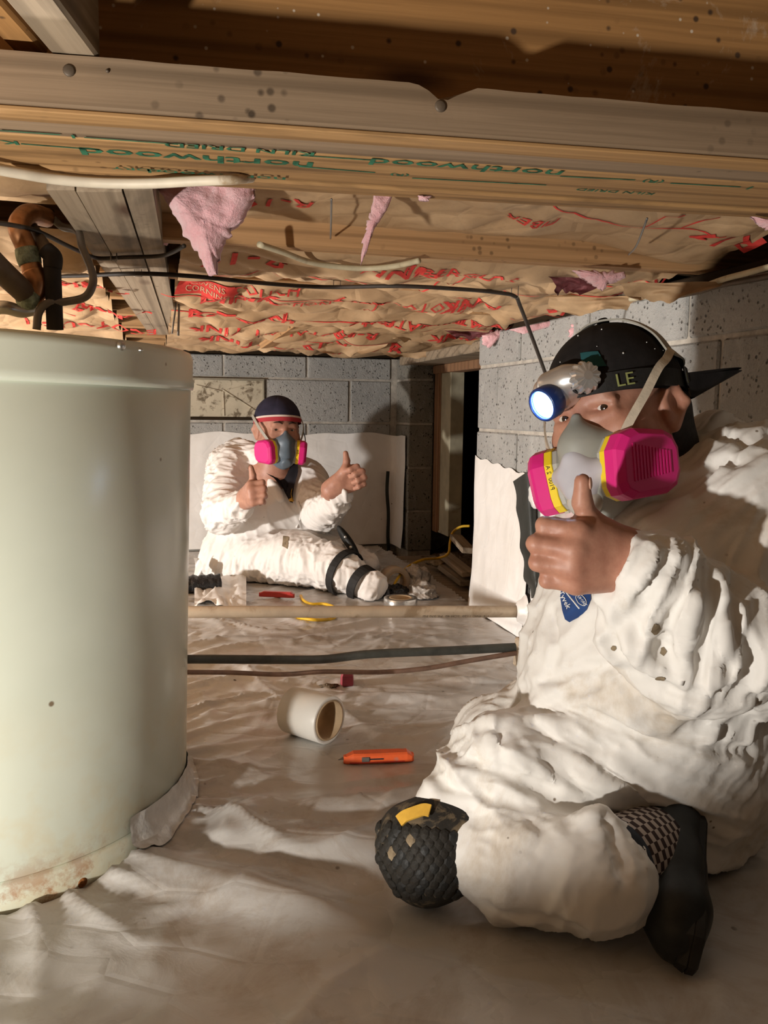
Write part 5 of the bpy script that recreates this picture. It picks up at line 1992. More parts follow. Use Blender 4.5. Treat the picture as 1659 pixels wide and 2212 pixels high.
# left hand, back of it to the camera
ex = unit((-0.93, -0.30, 0.10)); ez = unit(np.array((0.06, 0, 1)) - ex * (np.array((0.06, 0, 1)) @ ex)); ey = -np.cross(ez, ex)
handA = Fr(P(1378, 1212, 1.005), ex, ey, ez, 0.95)

elbowA = np.array(P(1600, 1425, 1.13)); cuffA = np.array(P(1418, 1248, 1.0)); shA = np.array(P(1610, 1090, 1.16))
S = SDF()
head_sdf(S, hA, 1.1)
neck0 = hA(-0.02, 0, -0.06); chestA = np.array(P(1430, 1250, 1.24)); pelA = np.array(P(1450, 1640, 1.24))
S.cap(neck0, np.array(P(1440, 1090, 1.26)), 0.058, 0.062, 0.03)
S.cap(np.array(P(1440, 1090, 1.26)), chestA, 0.06, 0.09, 0.03)
S.cap(chestA, pelA, 0.09, 0.09, 0.03)
S.cap(np.array(P(1440, 1120, 1.26)), shA, 0.05, 0.042, 0.03)
S.cap(shA, elbowA, 0.042, 0.038, 0.02)
S.cap(elbowA, handA(-0.015, 0.002, -0.006), 0.038, 0.028, 0.02)
TA = hand_sdf(S, handA, 40, 105, 50)
V, Q = S.mesh(0.0027)
V = relax(V, Q, 1)
np_mesh('body', V, Q, M['skin_a'], pa)
eyes(pa, hA, (0.86, 0.35, -0.08))
# thumbnail
tn0, tn1 = np.array(TA[2]), np.array(TA[3])
nail_c = handA(*(tn0 + (tn1 - tn0) * 0.95 + np.array((-0.0075, -0.006, 0.0))))
mx = Fr(nail_c, handA.R @ unit((0.2, 0.0, 1.0)), handA.R @ unit((0.6, -0.8, -0.1)), handA.R @ unit((-0.75, -0.62, 0.15)), 1.0)
bmn = bmesh.new(); bmesh.ops.create_uvsphere(bmn, u_segments=14, v_segments=8, radius=1.0)
obj('thumbnail', ([Vector(mx(v.co.x * 0.0075, v.co.y * 0.0058, v.co.z * 0.0022)) for v in bmn.verts], [tuple(v.index for v in f.verts) for f in bmn.faces]), plain('nail', (0.46, 0.27, 0.2), 0.35, 0.4), pa)
bmn.free()

# coverall
S = SDF()
q = lambda x, y, Y: np.array(P(x, y, Y))
S.cap(q(1440, 1600, 1.22), q(1385, 1440, 1.21), 0.145, 0.160, 0.05)
S.cap(q(1385, 1440, 1.21), q(1425, 1235, 1.23), 0.160, 0.150, 0.06)
S.cap(q(1425, 1235, 1.23), q(1490, 1120, 1.29), 0.140, 0.105, 0.06)
S.cap(q(1530, 1400, 1.30), q(1560, 1150, 1.32), 0.13, 0.115, 0.06)
S.cap(q(1490, 1110, 1.26), q(1610, 1085, 1.20), 0.085, 0.092, 0.05)
S.cap(q(1330, 1150, 1.26), q(1400, 1130, 1.36), 0.07, 0.075, 0.05)
S.cap(q(1300, 1090, 1.235), q(1365, 1150, 1.20), 0.030, 0.045, 0.03)       # collar
# hood bunched behind the neck
S.cap(q(1478, 1010, 1.30), q(1545, 950, 1.31), 0.040, 0.036, 0.03)
S.cap(q(1545, 950, 1.31), q(1640, 985, 1.30), 0.036, 0.050, 0.02)
S.cap(q(1470, 1040, 1.24), q(1600, 1010, 1.20), 0.040, 0.055, 0.03)
S.cap(q(1600, 1010, 1.20), q(1690, 1060, 1.20), 0.055, 0.06, 0.02)
# near sleeve: crisp join so that it stands off the chest
S.cap(q(1615, 1095, 1.16), q(1630, 1390, 1.11), 0.085, 0.090, 0.016)
S.cap(q(1630, 1390, 1.11), q(1530, 1385, 1.055), 0.088, 0.086, 0.016)
S.cap(q(1530, 1385, 1.055), q(1440, 1270, 1.005), 0.086, 0.056, 0.016)
S.cap(q(1440, 1270, 1.005), q(1410, 1238, 0.992), 0.056, 0.047, 0.012)
S.cap(q(1428, 1190, 0.995), q(1368, 1292, 0.980), 0.015, 0.013, 0.008)
S.cap(q(1440, 1196, 0.985), q(1452, 1290, 0.965), 0.014, 0.016, 0.012)
S.cap(q(1368, 1292, 0.985), q(1318, 1300, 1.01), 0.013, 0.018, 0.010)
S.cap(q(1318, 1300, 1.01), q(1350, 1370, 1.02), 0.018, 0.032, 0.014)
S.cap(q(1350, 1370, 1.02), q(1480, 1440, 1.03), 0.034, 0.060, 0.02)
# far sleeve behind the chest
S.cap(q(1330, 1160, 1.36), q(1235, 1400, 1.36), 0.07, 0.06, 0.04)
S.cap(q(1235, 1400, 1.36), q(1175, 1480, 1.30), 0.06, 0.04, 0.03)
# legs: sharper join to the torso so the waist creases
S.cap(q(1450, 1680, 1.22), q(1260, 1625, 1.15), 0.135, 0.090, 0.012)
S.cap(q(1260, 1625, 1.15), q(1090, 1660, 1.115), 0.094, 0.070, 0.03)
S.cap(q(1090, 1660, 1.115), q(950, 1728, 1.085), 0.070, 0.030, 0.03)
S.cap(q(1090, 1700, 1.10), q(955, 1790, 1.095), 0.050, 0.045, 0.03)
S.cap(q(1470, 1640, 1.33), q(1180, 1570, 1.33), 0.13, 0.085, 0.012)
S.cap(q(1180, 1570, 1.33), q(1062, 1590, 1.31), 0.080, 0.052, 0.03)
S.cap(q(1062, 1590, 1.31), q(1150, 1720, 1.33), 0.052, 0.055, 0.03)
S.cap(q(1500, 1700, 1.24), q(1540, 1740, 1.25), 0.10, 0.075, 0.03)
# near shin lying on the floor
S.cap(q(975, 1815, 1.075), q(1130, 1868, 1.035), 0.052, 0.067, 0.010)
S.cap(q(1130, 1868, 1.035), q(1275, 1893, 1.00), 0.067, 0.070, 0.03)
S.cap(q(1275, 1893, 1.00), q(1318, 1895, 0.99), 0.066, 0.058, 0.015)
S.cap(q(1290, 1775, 1.0), q(1325, 1870, 0.985), 0.020, 0.030, 0.02)
# creases pressed into the cloth where the photograph shows its main folds
V, Q = S.mesh(0.009)
bvh0 = bvh_of(V, Q)
creases = [
    ([(1111, 1538), (1171, 1530), (1230, 1534), (1278, 1554), (1326, 1577), (1377, 1601), (1437, 1613), (1497, 1617), (1556, 1629), (1616, 1627)], 0.010),
    ([(1285, 1318), (1310, 1375), (1346, 1438), (1397, 1474), (1457, 1494), (1516, 1508), (1590, 1508), (1655, 1500)], 0.008),
    ([(1504, 1224), (1477, 1299), (1441, 1391), (1437, 1411)], 0.013), ([(1532, 1236), (1544, 1319), (1528, 1379), (1497, 1458)], 0.012),
    ([(1572, 1244), (1588, 1327), (1624, 1422), (1620, 1478)], 0.008), ([(1544, 1407), (1572, 1446)], 0.007), ([(1469, 1387), (1453, 1446)], 0.007),
    ([(1008, 1641), (1079, 1669), (1131, 1693), (1199, 1700)], 0.007), ([(1071, 1581), (1083, 1617)], 0.007), ([(1131, 1557), (1222, 1601), (1310, 1621)], 0.007),
    ([(1171, 1641), (1238, 1689), (1294, 1738)], 0.006), ([(1254, 1621), (1357, 1693), (1397, 1732)], 0.006), ([(960, 1697), (1050, 1722)], 0.005),
    ([(1171, 1474), (1238, 1454), (1318, 1438)], 0.006), ([(1199, 1510), (1278, 1478), (1350, 1450)], 0.006), ([(1477, 1589), (1556, 1558), (1635, 1518)], 0.007),
    ([(1552, 1621), (1576, 1577), (1620, 1538)], 0.007), ([(1480, 960), (1545, 940), (1620, 960)], 0.006), ([(1440, 1060), (1520, 1010), (1610, 1000)], 0.007),
    ([(1330, 1140), (1400, 1080), (1450, 1060)], 0.004), ([(1310, 1170), (1370, 1120), (1430, 1090)], 0.004), ([(1330, 1190), (1390, 1145)], 0.004),
    ([(1310, 1765), (1335, 1830), (1345, 1900)], 0.006), ([(1180, 1790), (1150, 1850)], 0.004), ([(1060, 1960), (1150, 1985), (1240, 2000)], 0.004),
    ([(1440, 1210), (1425, 1250), (1385, 1300)], 0.006), ([(1465, 1220), (1445, 1290), (1400, 1330)], 0.006), ([(1190, 1320), (1200, 1400), (1180, 1470)], 0.004)]
for pts_, r_ in creases:
    hp = [cast(bvh0, x, y, r_ * 0.15) for x, y in pts_]
    hp = [p for p in hp if p is not None]
    if len(hp) < 2: continue
    hp = catmull(hp, 4) if len(hp) > 2 else hp
    for i_, (a, b_) in enumerate(zip(hp[:-1], hp[1:])):
        if (a - b_).length > 0.09: continue
        S.cap(a, b_, r_, r_, 0.010, sub=True)
V, Q = S.mesh(0.0045)
V = relax(V, Q, 1)
N = vnormals(V, Q)
reg = [
    (q(1300, 1420, 1.1), q(1300, 1300, 1.1), 0.15, (-0.8, 0.1, -0.45), 9, 0.22, 0.011, 2.0),
    (q(1480, 1480, 1.1), q(1560, 1580, 1.15), 0.10, (-0.5, 0, -0.85), 15, 0.2, 0.014, 1.7),
    (q(1420, 1120, 1.15), q(1560, 1000, 1.15), 0.12, (-0.72, -0.1, -0.62), 20, 0.15, 0.009, 1.5),
    (q(1640, 1200, 1.06), q(1640, 1380, 1.06), 0.10, (-0.35, 0, -0.9), 13, 0.22, 0.016, 1.6),
    (q(1430, 1262, 0.98), q(1540, 1400, 1.02), 0.085, (-0.25, 0, -1.0), 13, 0.18, 0.022, 1.5),
    (q(1400, 1240, 0.98), q(1400, 1240, 0.98), 0.05, (-0.45, 0, -0.9), 30, 0.25, 0.013, 1.4),
    (q(960, 1730, 1.05), q(1150, 1640, 1.05), 0.10, (0.85, 0.15, -0.35), 16, 0.14, 0.018, 1.6),
    (q(1200, 1620, 1.05), q(1450, 1680, 1.1), 0.12, (0.85, 0.1, -0.42), 12, 0.15, 0.017, 1.7),
    (q(1120, 1870, 0.98), q(1260, 1890, 0.95), 0.09, (0.5, 0, 0.8), 11, 0.3, 0.009, 1.8),
    (q(1330, 1850, 0.96), q(1330, 1800, 0.96), 0.05, (0.2, 0, 1.0), 24, 0.25, 0.010, 1.6),
    (q(1040, 1560, 1.25), q(1110, 1540, 1.25), 0.08, (0.6, 0, 0.8), 18, 0.25, 0.008, 1.7),
]
kc = np.array(P(912, 1838, 1.075))
V = folds(V, N, reg, 2.0, sstep(0.075, 0.125, np.linalg.norm(V - kc, axis=1)))
V[:, 2] = np.maximum(V[:, 2], 0.006 + 0.5 * liner_z(V[:, 0], V[:, 1]))
np_mesh('coverall', V, Q, M['suit'], pa)
bvhA = bvh_of(V, Q)

# chest badge with lettering
badge_poly = [(1215, 1262), (1276, 1262), (1277, 1296), (1268, 1318), (1250, 1335), (1232, 1345), (1222, 1338), (1216, 1318), (1212, 1290)]
gb = decal_poly(bvhA, badge_poly, 0.0015)
if gb:
    bd = obj('chest_badge', gb, M['badge'], pa)
    obj('badge_lettering', decal_text(bvhA, 'Tyvek', 17, 1222, 1296, math.radians(-63), 0.0022, 0.008), M['ink_white'], bd, smooth=False)
    obj('badge_lettering', decal_text(bvhA, 'OUPONT'.replace('O', 'D', 1), 8, 1257, 1297, math.radians(-50), 0.0022, 0.006), M['ink_white'], bd, smooth=False)
    ovl = []
    for i in range(25):
        w = 2 * math.pi * i / 24
        a, b_ = math.radians(-50), 0
        ex_, ey_ = 14 * math.cos(w), 7.5 * math.sin(w)
        ovl.append(cast(bvhA, 1257 + ex_ * math.cos(a) + ey_ * math.sin(a), 1297 - (ex_ * math.sin(a) - ey_ * math.cos(a)), 0.0022))
    if all(p is not None for p in ovl):
        obj('badge_oval', tube(ovl, 0.0005, 5, caps=False), M['ink_white'], bd)
    ln = [cast(bvhA, 1223 + (1254 - 1223) * i / 8, 1277 + (1315 - 1277) * i / 8, 0.002) for i in range(9)]
    if all(p is not None for p in ln):
        obj('badge_bar', tube(ln, 0.0011, 6), M['ink_white'], bd)
# dirt blobs dried on the coverall
for (x, y, rx, ry) in ((1416, 1358, 11, 13), (1432, 1408, 8, 10), (1425, 1465, 14, 5), (1326, 1400, 7, 6)):
    gd_ = decal_poly(bvhA, [(x + rx * math.cos(w) * random.uniform(.7, 1.15), y + ry * math.sin(w) * random.uniform(.7, 1.15)) for w in [2 * math.pi * i / 9 for i in range(9)]], 0.0012)
    if gd_: obj('mud_spot', gd_, M['mud'], pa)

# hair under the cap
S = SDF()
S.ell(hA(-0.040, 0, -0.005), (0.080, 0.082, 0.078), hA.R, 0.02)
S.cap(hA(-0.06, 0.03, -0.06), hA(-0.06, -0.03, -0.06), 0.045, 0.045, 0.02)
V, Q = S.mesh(0.005)
np_mesh('hair', V, Q, M['hair'], pa)

# cap worn backwards
capo = bpy.data.objects.new('baseball_cap', None); COL.objects.link(capo); capo.parent = pa
capo.location = origin_of(pa).inverted() @ Vector(hA(-0.01, 0, 0.06))
rimA = lambda ph: 0.022 - 0.018 * (1 - math.cos(ph)) * 0.5
obj('crown', cap_dome(hA, rimA), M['cap_black'], capo)
obj('button', hgeo(hA, lathe([(0, 0.005), (0.006, 0.004), (0.009, 0.0), (0.009, -0.003)], 16, Matrix.Translation((-0.010, 0, 0.1355)), False)), M['cap_black'], capo)


def brim_fn(s, t):
    y = (s - 0.5) * 2
    x0 = -0.010 - 0.104 * math.sqrt(max(1 - (y * 0.80) ** 2, 0))
    ext = 0.095 * math.sqrt(max(1 - abs(y) ** 4, 0.0))
    return Vector((x0 - ext * t, y * 0.070, 0.004 + 0.030 * t + 0.004 * (1 - y * y)))


top = grid_geo(24, 10, brim_fn)
_rb = Matrix.Rotation(math.radians(-24), 4, 'Z')
top = [_rb @ p for p in top[0]], top[1]
bot = [p - Vector((0, 0, 0.004)) for p in top[0]], [f[::-1] for f in top[1]]
obj('brim', hgeo(hA, join(top, bot)), M['cap_black'], capo)
patch = [on_cap(-0.075, 0.055 + 0.02 * t, 0.03 + 0.06 * s, 0.0012) for s in (0, .33, .66, 1) for t in (0, 0.5, 1)]
obj('side_patch', hgeo(hA, ([Vector(p) for p in patch], [(j * 3 + i, j * 3 + i + 1, j * 3 + i + 4, j * 3 + i + 3) for j in range(3) for i in range(2)])), M['teal'], capo)
patch = [on_cap(0.085 + 0.02 * t, 0.02 + 0.03 * s, 0.055 + 0.035 * t, 0.0012) for s in (0, .33, .66, 1) for t in (0, 0.5, 1)]
obj('front_patch', hgeo(hA, ([Vector(p) for p in patch], [(j * 3 + i, j * 3 + i + 1, j * 3 + i + 4, j * 3 + i + 3) for j in range(3) for i in range(2)])), M['teal'], capo)
for i in range(11):
    a = random.uniform(-0.2, 2.2); e = random.uniform(0.1, 1.1)
    p = on_cap(CAP_C[0] + CAP_R[0] * math.cos(a) * math.cos(e), CAP_R[1] * math.sin(a) * math.cos(e), CAP_C[2] + CAP_R[2] * math.sin(e), 0.0006)
    bmn = bmesh.new(); bmesh.ops.create_icosphere(bmn, subdivisions=1, radius=random.uniform(0.0005, 0.0014))
    obj('paint_fleck', hgeo(hA, ([v.co + Vector(p) for v in bmn.verts], [tuple(v.index for v in f.verts) for f in bmn.faces])), M['ink_white'], capo)
    bmn.free()

# headlamp with its webbing band
lampo = bpy.data.objects.new('headlamp', None); COL.objects.link(lampo); lampo.parent = pa
lampo.location = origin_of(pa).inverted() @ Vector(hA(0.12, 0, 0.04))


def band(z0, z1, a0, a1, off, n=60):
    V, Fc = [], []
    for i in range(n + 1):
        ph = a0 + (a1 - a0) * i / n
        zs = -0.010 * (1 - math.cos(ph)) * 0.5
        for (z, o) in ((z0, off), (z1, off), (z1, off - 0.003), (z0, off - 0.003)):
            p = on_cap(CAP_C[0] + 0.1 * math.cos(ph), 0.083 * math.sin(ph), CAP_C[2] + (z - CAP_C[2]) * 1.0, o)
            V.append(Vector((p[0], p[1], z + zs)))
    for i in range(n):
        for k in range(4):
            k2 = (k + 1) % 4
            Fc.append((i * 4 + k, (i + 1) * 4 + k, (i + 1) * 4 + k2, i * 4 + k2))
    return V, Fc


obj('head_band', hgeo(hA, band(0.022, 0.046, 0, 2 * math.pi, 0.004)), M['black_web'], lampo, smooth=False)
bk = math.radians(112)
pbk = on_cap(CAP_C[0] + 0.1 * math.cos(bk), 0.083 * math.sin(bk), 0.03, 0.006)
obj('band_buckle', hgeo(hA, xf(box(-0.012, 0.012, -0.014, 0.014, -0.002, 0.002, 0.001), frame(pbk, Vector((-math.sin(bk), math.cos(bk), 0)), Vector((math.cos(bk), math.sin(bk), 0.0))))), M['black_web'], lampo, smooth=False)


def band_text(s, size, ang, z, mat, off=0.0065):
    ph = math.radians(ang)
    p = on_cap(CAP_C[0] + 0.1 * math.cos(ph), 0.083 * math.sin(ph), CAP_C[2], off)
    nn = Vector((math.cos(ph) / 0.106, math.sin(ph) / 0.087, 0)).normalized()
    up = Vector((0, 0, 1)); xx = up.cross(nn)
    m = Matrix((xx, up, nn)).transposed().to_4x4(); m.translation = Vector((p[0], p[1], z))
    g = text_geo(s, size, m)

    def wrap(v):
        d = v - Vector((p[0], p[1], v.z))
        t = d.dot(xx)
        ph2 = ph + t / 0.096
        w = on_cap(CAP_C[0] + 0.1 * math.cos(ph2), 0.083 * math.sin(ph2), CAP_C[2], off)
        return Vector((w[0], w[1], v.z))
    return hgeo(hA, ([wrap(v) for v in g[0]], g[1]))


M['olive_print'] = plain('olive_print', (0.25, 0.27, 0.10), 0.7, 0.2)
obj('band_lettering', band_text('LE', 0.024, 44, 0.031, M['olive_print']), M['olive_print'], lampo, smooth=False)
obj('band_lettering', band_text('LI', 0.020, 108, 0.026, M['olive_print'], 0.0095), M['olive_print'], lampo, smooth=False)
# lamp body
ldir = Vector((0.93, -0.18, -0.30)).normalized()
lc = Vector((0.122, -0.012, 0.028))
S = SDF()
lcw = lambda v: np.array(hA(*v))
S.cap(lcw(lc + ldir * -0.022), lcw(lc + ldir * -0.001), 0.021, 0.0205, 0.006)
S.cap(lcw((0.108, 0.018, 0.046)), lcw((0.110, -0.034, 0.044)), 0.019, 0.017, 0.012)
S.cap(lcw((0.116, 0.004, 0.052)), lcw((0.126, -0.016, 0.050)), 0.016, 0.014, 0.012)
V, Q = S.mesh(0.002)
np_mesh('lamp_housing', relax(V, Q, 2), Q, M['silver'], lampo)
ml = frame(lc, ldir.cross(Vector((0, 0, 1))), ldir)
obj('lamp_bezel', hgeo(hA, lathe([(0.0215, 0.004), (0.0232, 0.008), (0.0232, 0.026), (0.0220, 0.028), (0.0195, 0.028), (0.0190, 0.023)], 36, ml, False)), M['blue_bezel'], lampo)
eb = NB('lamp_lens')
eb.set(color=(0.2, 0.4, 0.9), emit=(0.16, 0.46, 1.0), emits=6.0, rough=0.3)
obj('lamp_lens', hgeo(hA, lathe([(0.0, 0.0235), (0.010, 0.0235), (0.0192, 0.0225)], 36, ml, False)), eb.m, lampo)
eb2 = NB('led')
eb2.set(color=(0.9, 0.95, 1.0), emit=(0.72, 0.87, 1.0), emits=40.0, rough=0.3)
for i in range(7):
    a = 2 * math.pi * i / 6
    off = Vector((0, 0, 0.0245)) if i == 6 else Vector((0.0098 * math.cos(a), 0.0098 * math.sin(a), 0.0245))
    obj('led', hgeo(hA, lathe([(0.0, 0.0028), (0.0028, 0.0022), (0.0044, 0.0)], 12, ml @ Matrix.Translation(off), False)), eb2.m, lampo)
kd = Vector((0.55, 0.83, 0.05)).normalized()
km = frame(Vector((0.113, 0.034, 0.044)), Vector((0, 0, 1)), kd)
kr = []
for (r, z) in ((0.0195, -0.010), (0.0195, 0.0), (0.0165, 0.008), (0.006, 0.0105)):
    kr.append([km @ Vector(((r * (1 + (0.10 if (i % 4) < 2 else -0.04) * (r > 0.01))) * math.cos(2 * math.pi * i / 48), (r * (1 + (0.10 if (i % 4) < 2 else -0.04) * (r > 0.01))) * math.sin(2 * math.pi * i / 48), z)) for i in range(48)])
obj('battery_knob', hgeo(hA, loft(kr)), M['silver'], lampo, smooth=False)
obj('knob_seal', hgeo(hA, lathe([(0.0205, -0.014), (0.0215, -0.012), (0.0215, -0.008), (0.0205, -0.007)], 30, km, False)), M['black_web'], lampo)
wl = Vector(hA(*(lc + ldir * 0.034)))
sp_ = spot('headlamp_beam', wl, wl + Vector(hA.R @ np.array(ldir)), 1.2, 75, 0.8, 0.01, (0.55, 0.75, 1.0))

# respirator
respA, HLm, HRm = respirator(pa, hA, M['mask_a'])
hn = lambda p: Vector(p) - Vector(hA(-0.01, 0, 0.0))


def hstrap(pts, w, name='strap', mat='strap', th=0.0013):
    obj(name, flat_strap([Vector(hA(*p)) for p in pts], w, th, 6, hn), M[mat], respA, smooth=False)


hstrap([(0.098, 0.050, -0.056), (0.086, 0.066, -0.026), (0.060, 0.082, 0.008), (0.030, 0.091, 0.040), tuple(on_cap(0.005, 0.085, 0.052, 0.006)), tuple(on_cap(-0.018, 0.084, 0.066, 0.006))], 0.0115)
hstrap([(0.098, -0.050, -0.056), (0.086, -0.066, -0.026), (0.060, -0.082, 0.008), (0.030, -0.091, 0.040), tuple(on_cap(-0.005, -0.085, 0.062, 0.006)), tuple(on_cap(-0.022, -0.08, 0.085, 0.006))], 0.0115)
hstrap([tuple(on_cap(-0.018 + 0.030 * (1 - abs(t)), 0.085 * t, 0.066 + 0.068 * math.sqrt(max(1 - t * t, 0)), 0.004)) for t in (1, 0.93, 0.8, 0.6, 0.35, 0, -0.35, -0.6, -0.8, -0.93, -1)], 0.019, 'crown_strap', 'strap_grey')
hstrap([tuple(on_cap(-0.018, 0.084, 0.066, 0.004)), tuple(on_cap(-0.06, 0.07, 0.062, 0.004)), tuple(on_cap(-0.09, 0.045, 0.055, 0.004)), tuple(on_cap(-0.11, 0, 0.05, 0.004))], 0.018, 'crown_strap', 'strap_grey')
# loose strap ends
hstrap([(0.098, 0.050, -0.054), (0.108, 0.052, -0.064), (0.103, 0.058, -0.072), (0.111, 0.048, -0.082)], 0.012, 'strap_end')
hstrap([(0.098, -0.050, -0.050), (0.112, -0.062, -0.046), (0.104, -0.088, -0.048), (0.088, -0.088, -0.050), (0.086, -0.070, -0.052)], 0.011, 'strap_end')
hstrap([(0.106, -0.044, -0.055), (0.110, -0.048, -0.090), (0.098, -0.044, -0.125)], 0.009, 'strap_end', 'valve')
# band print on the filters
for (HMx, txt, ang, px_) in ((HRm, 'NIOSH', 0, -0.02), (HRm, '2 A', 0, 0.02)):
    pass
mt = HRm @ frame((-0.02, -0.0455, 0.008), Vector((-1, 0.06, 0)), Vector((0, -1, 0)))
obj('band_print', text_geo('NIOSH', 0.0085, mt), M['ink_black'], respA, smooth=False)
mt = HRm @ frame((-0.0518, 0.0, 0.008), Vector((0, 1, 0)), Vector((-1, 0, 0)))
obj('band_print', text_geo('P100  2 A', 0.0085, mt), M['ink_black'], respA, smooth=False)

# knee pad with scale-like tread
kp = bpy.data.objects.new('knee_pad', None); COL.objects.link(kp); kp.parent = pa
kc = np.array(P(912, 1838, 1.075))
kp.location = origin_of(pa).inverted() @ Vector(kc)
kR = np.stack(ortho((-0.80, -0.55, -0.22), (0.55, -0.80, 0.1)), 1)
S = SDF()
S.ell(kc, (0.058, 0.072, 0.066), kR, 0.01)
S.cap(kc + kR @ np.array((-0.02, 0.02, 0.035)), kc + kR @ np.array((-0.06, 0.05, 0.02)), 0.04, 0.035, 0.02)
S.cap(kc + kR @ np.array((0.0, 0.0, -0.025)), kc + kR @ np.array((-0.06, 0.04, -0.025)), 0.045, 0.038, 0.02)
V, Q = S.mesh(0.0045)
V[:, 2] = np.maximum(V[:, 2], 0.008)
np_mesh('pad_shell', relax(V, Q, 1), Q, M['rubber_dirty'], kp)
bk_ = bvh_of(V, Q)
sg = lathe([(0.0, 0.0045), (0.55, 0.0035), (0.9, 0.0012), (1.0, -0.002)], 7, None, False)
scale_me = {}
for nm in ('rubber_dirty', 'rubber', 'mud'):
    scale_me[nm] = mesh_data('tread_scale', [Vector((v.x * 0.0088, v.y * 0.0115, v.z)) for v in sg[0]], sg[1], M[nm], False)
rr_ = random.Random(11)
inv = origin_of(kp).inverted()
for j in range(9):
    for i in range(10):
        x = 818 + 20 * i + (10 if j % 2 else 0); y = 1800 + 17 * j + 0.16 * (x - 900)
        if x > 1015 or y > 1938: continue
        d = ray(x, y).normalized()
        hit = bk_.ray_cast(CAMP, d)
        if hit[0] is None or hit[0].z < 0.012: continue
        n = hit[1] if hit[1].dot(d) < 0 else -hit[1]
        if n.dot(d) > -0.12: continue
        o = link('tread_scale', scale_me['rubber_dirty' if rr_.random() < 0.72 else ('rubber' if rr_.random() < 0.82 else 'mud')], kp)
        mm_ = inv @ frame(hit[0], Vector((0.9, 0, -0.3)) - n * Vector((0.9, 0, -0.3)).dot(n), n)
        o.location = mm_.to_translation(); o.rotation_euler = mm_.to_euler()
tab = [cast(bk_, x, y, 0.006) for x, y in ((868, 1778), (880, 1768), (900, 1760), (918, 1754), (930, 1756))]
tab = [t for t in tab if t is not None]
if len(tab) >= 3:
    obj('pull_tab', flat_strap(tab, 0.0155, 0.0016, 6, lambda p: Vector((-0.2, -0.6, 0.75))), M['yellow_strap'], kp, smooth=False)

# near shoe: sole standing upright, toe on the floor
heel = np.array(P(1512, 1768, 1.10)); toe = np.array(P(1500, 2098, 0.925))
sx = unit(toe - heel)
szv = np.array((-1, -0.25, -0.05)); szv = unit(szv - sx * (szv @ sx)); syv = np.cross(szv, sx)
shL = float(np.linalg.norm(toe - heel))
shA_ = Fr(heel, sx, syv, szv, shL / 0.29)
sh = bpy.data.objects.new('work_shoe', None); COL.objects.link(sh); sh.parent = pa
sh.location = origin_of(pa).inverted() @ Vector(heel)


def sole_ring(z, grow):
    pts = []
    prof = [(0.0, 0.030), (0.03, 0.036), (0.09, 0.033), (0.15, 0.038), (0.21, 0.048), (0.255, 0.042), (0.283, 0.022)]
    xs_ = [p[0] for p in prof]; ws = [p[1] for p in prof]
    n = 18
    for i in range(n + 1):
        x = 0.29 * i / n
        w = np.interp(x, xs_, ws) * (0.35 if i in (0, n) else (0.8 if i in (1, n - 1) else 1))
        pts.append(Vector((x + (-grow if i == 0 else grow if i == n else 0), w + grow, z)))
    for i in range(n, -1, -1):
        x = 0.29 * i / n
        w = np.interp(x, xs_, ws) * (0.35 if i in (0, n) else (0.8 if i in (1, n - 1) else 1))
        pts.append(Vector((x + (-grow if i == 0 else grow if i == n else 0), -w * 0.92 - grow, z)))
    return pts


obj('shoe_sole', xf(loft([sole_ring(-0.004, -0.002), sole_ring(0.0, 0.003), sole_ring(0.012, 0.004), sole_ring(0.014, 0.002), sole_ring(0.016, 0.004), sole_ring(0.030, 0.0)]), shA_.M()), M['rubber'], sh, smooth=False)
S = SDF()
cs = lambda a, b, ra, rb, k=0.02: S.cap(shA_(*a), shA_(*b), ra, rb, k)
cs((0.035, 0, 0.045), (0.12, 0, 0.045), 0.036, 0.038)
cs((0.12, 0, 0.045), (0.20, 0.004, 0.038), 0.038, 0.040)
cs((0.20, 0.004, 0.036), (0.245, 0, 0.030), 0.040, 0.030)
cs((0.035, 0, 0.055), (0.045, 0, 0.085), 0.034, 0.036)
cs((0.10, 0, 0.07), (0.15, 0, 0.060), 0.034, 0.032)
V, Q = S.mesh(0.0045)
np_mesh('shoe_upper', relax(V, Q, 1), Q, M['leather'], sh)
# sock and ankle, with a knitted checker
a0, a1 = np.array(shA_(0.075, 0.0, 0.075)), np.array(P(1318, 1868, 1.0))
NN, MM = 26, 10
rings_ = []
axis = unit(a1 - a0); e1 = unit(np.cross(axis, (0, 0, 1))); e2 = np.cross(axis, e1)
for j in range(MM + 1):
    t = j / MM
    rings_.append([Vector(a0 + (a1 - a0) * t + (e1 * math.cos(2 * math.pi * i / NN) + e2 * math.sin(2 * math.pi * i / NN)) * (0.044 + 0.006 * math.sin(t * 3))) for i in range(NN)])
so = obj('sock', loft(rings_), mk_sock(), pa)
uvl = so.data.uv_layers.new(name='UVMap')
for poly in so.data.polygons:
    for li in poly.loop_indices:
        vi = so.data.loops[li].vertex_index
        jj, ii = divmod(vi, NN)
        c_ = poly.index % NN
        if ii == 0 and c_ == NN - 1: ii = NN
        uvl.data[li].uv = (ii * 1.0, jj * 1.5)
obj('trouser_cuff', tube([Vector(a0 + (a1 - a0) * t) for t in (0.80, 0.9, 1.0)], [0.050, 0.052, 0.050], 20), M['denim'], pa)
# ------------------------------------------------------------------ seated worker by the back wall
pb = empty('person', (-0.38, 3.25, 0.0), 0, 'seated worker in clean white coverall against the back wall, both thumbs up', 'person')
f_, l_, u_ = ortho((0.42, -0.90, -0.04), (0.90, 0.42, -0.03))
hB = Fr((0, 0, 0), f_, l_, u_, 1.0)
hB.o = np.array(P(614, 929, 3.23)) - hB(0.082, 0, 0.003)
q = lambda x, y, Y: np.array(P(x, y, Y))
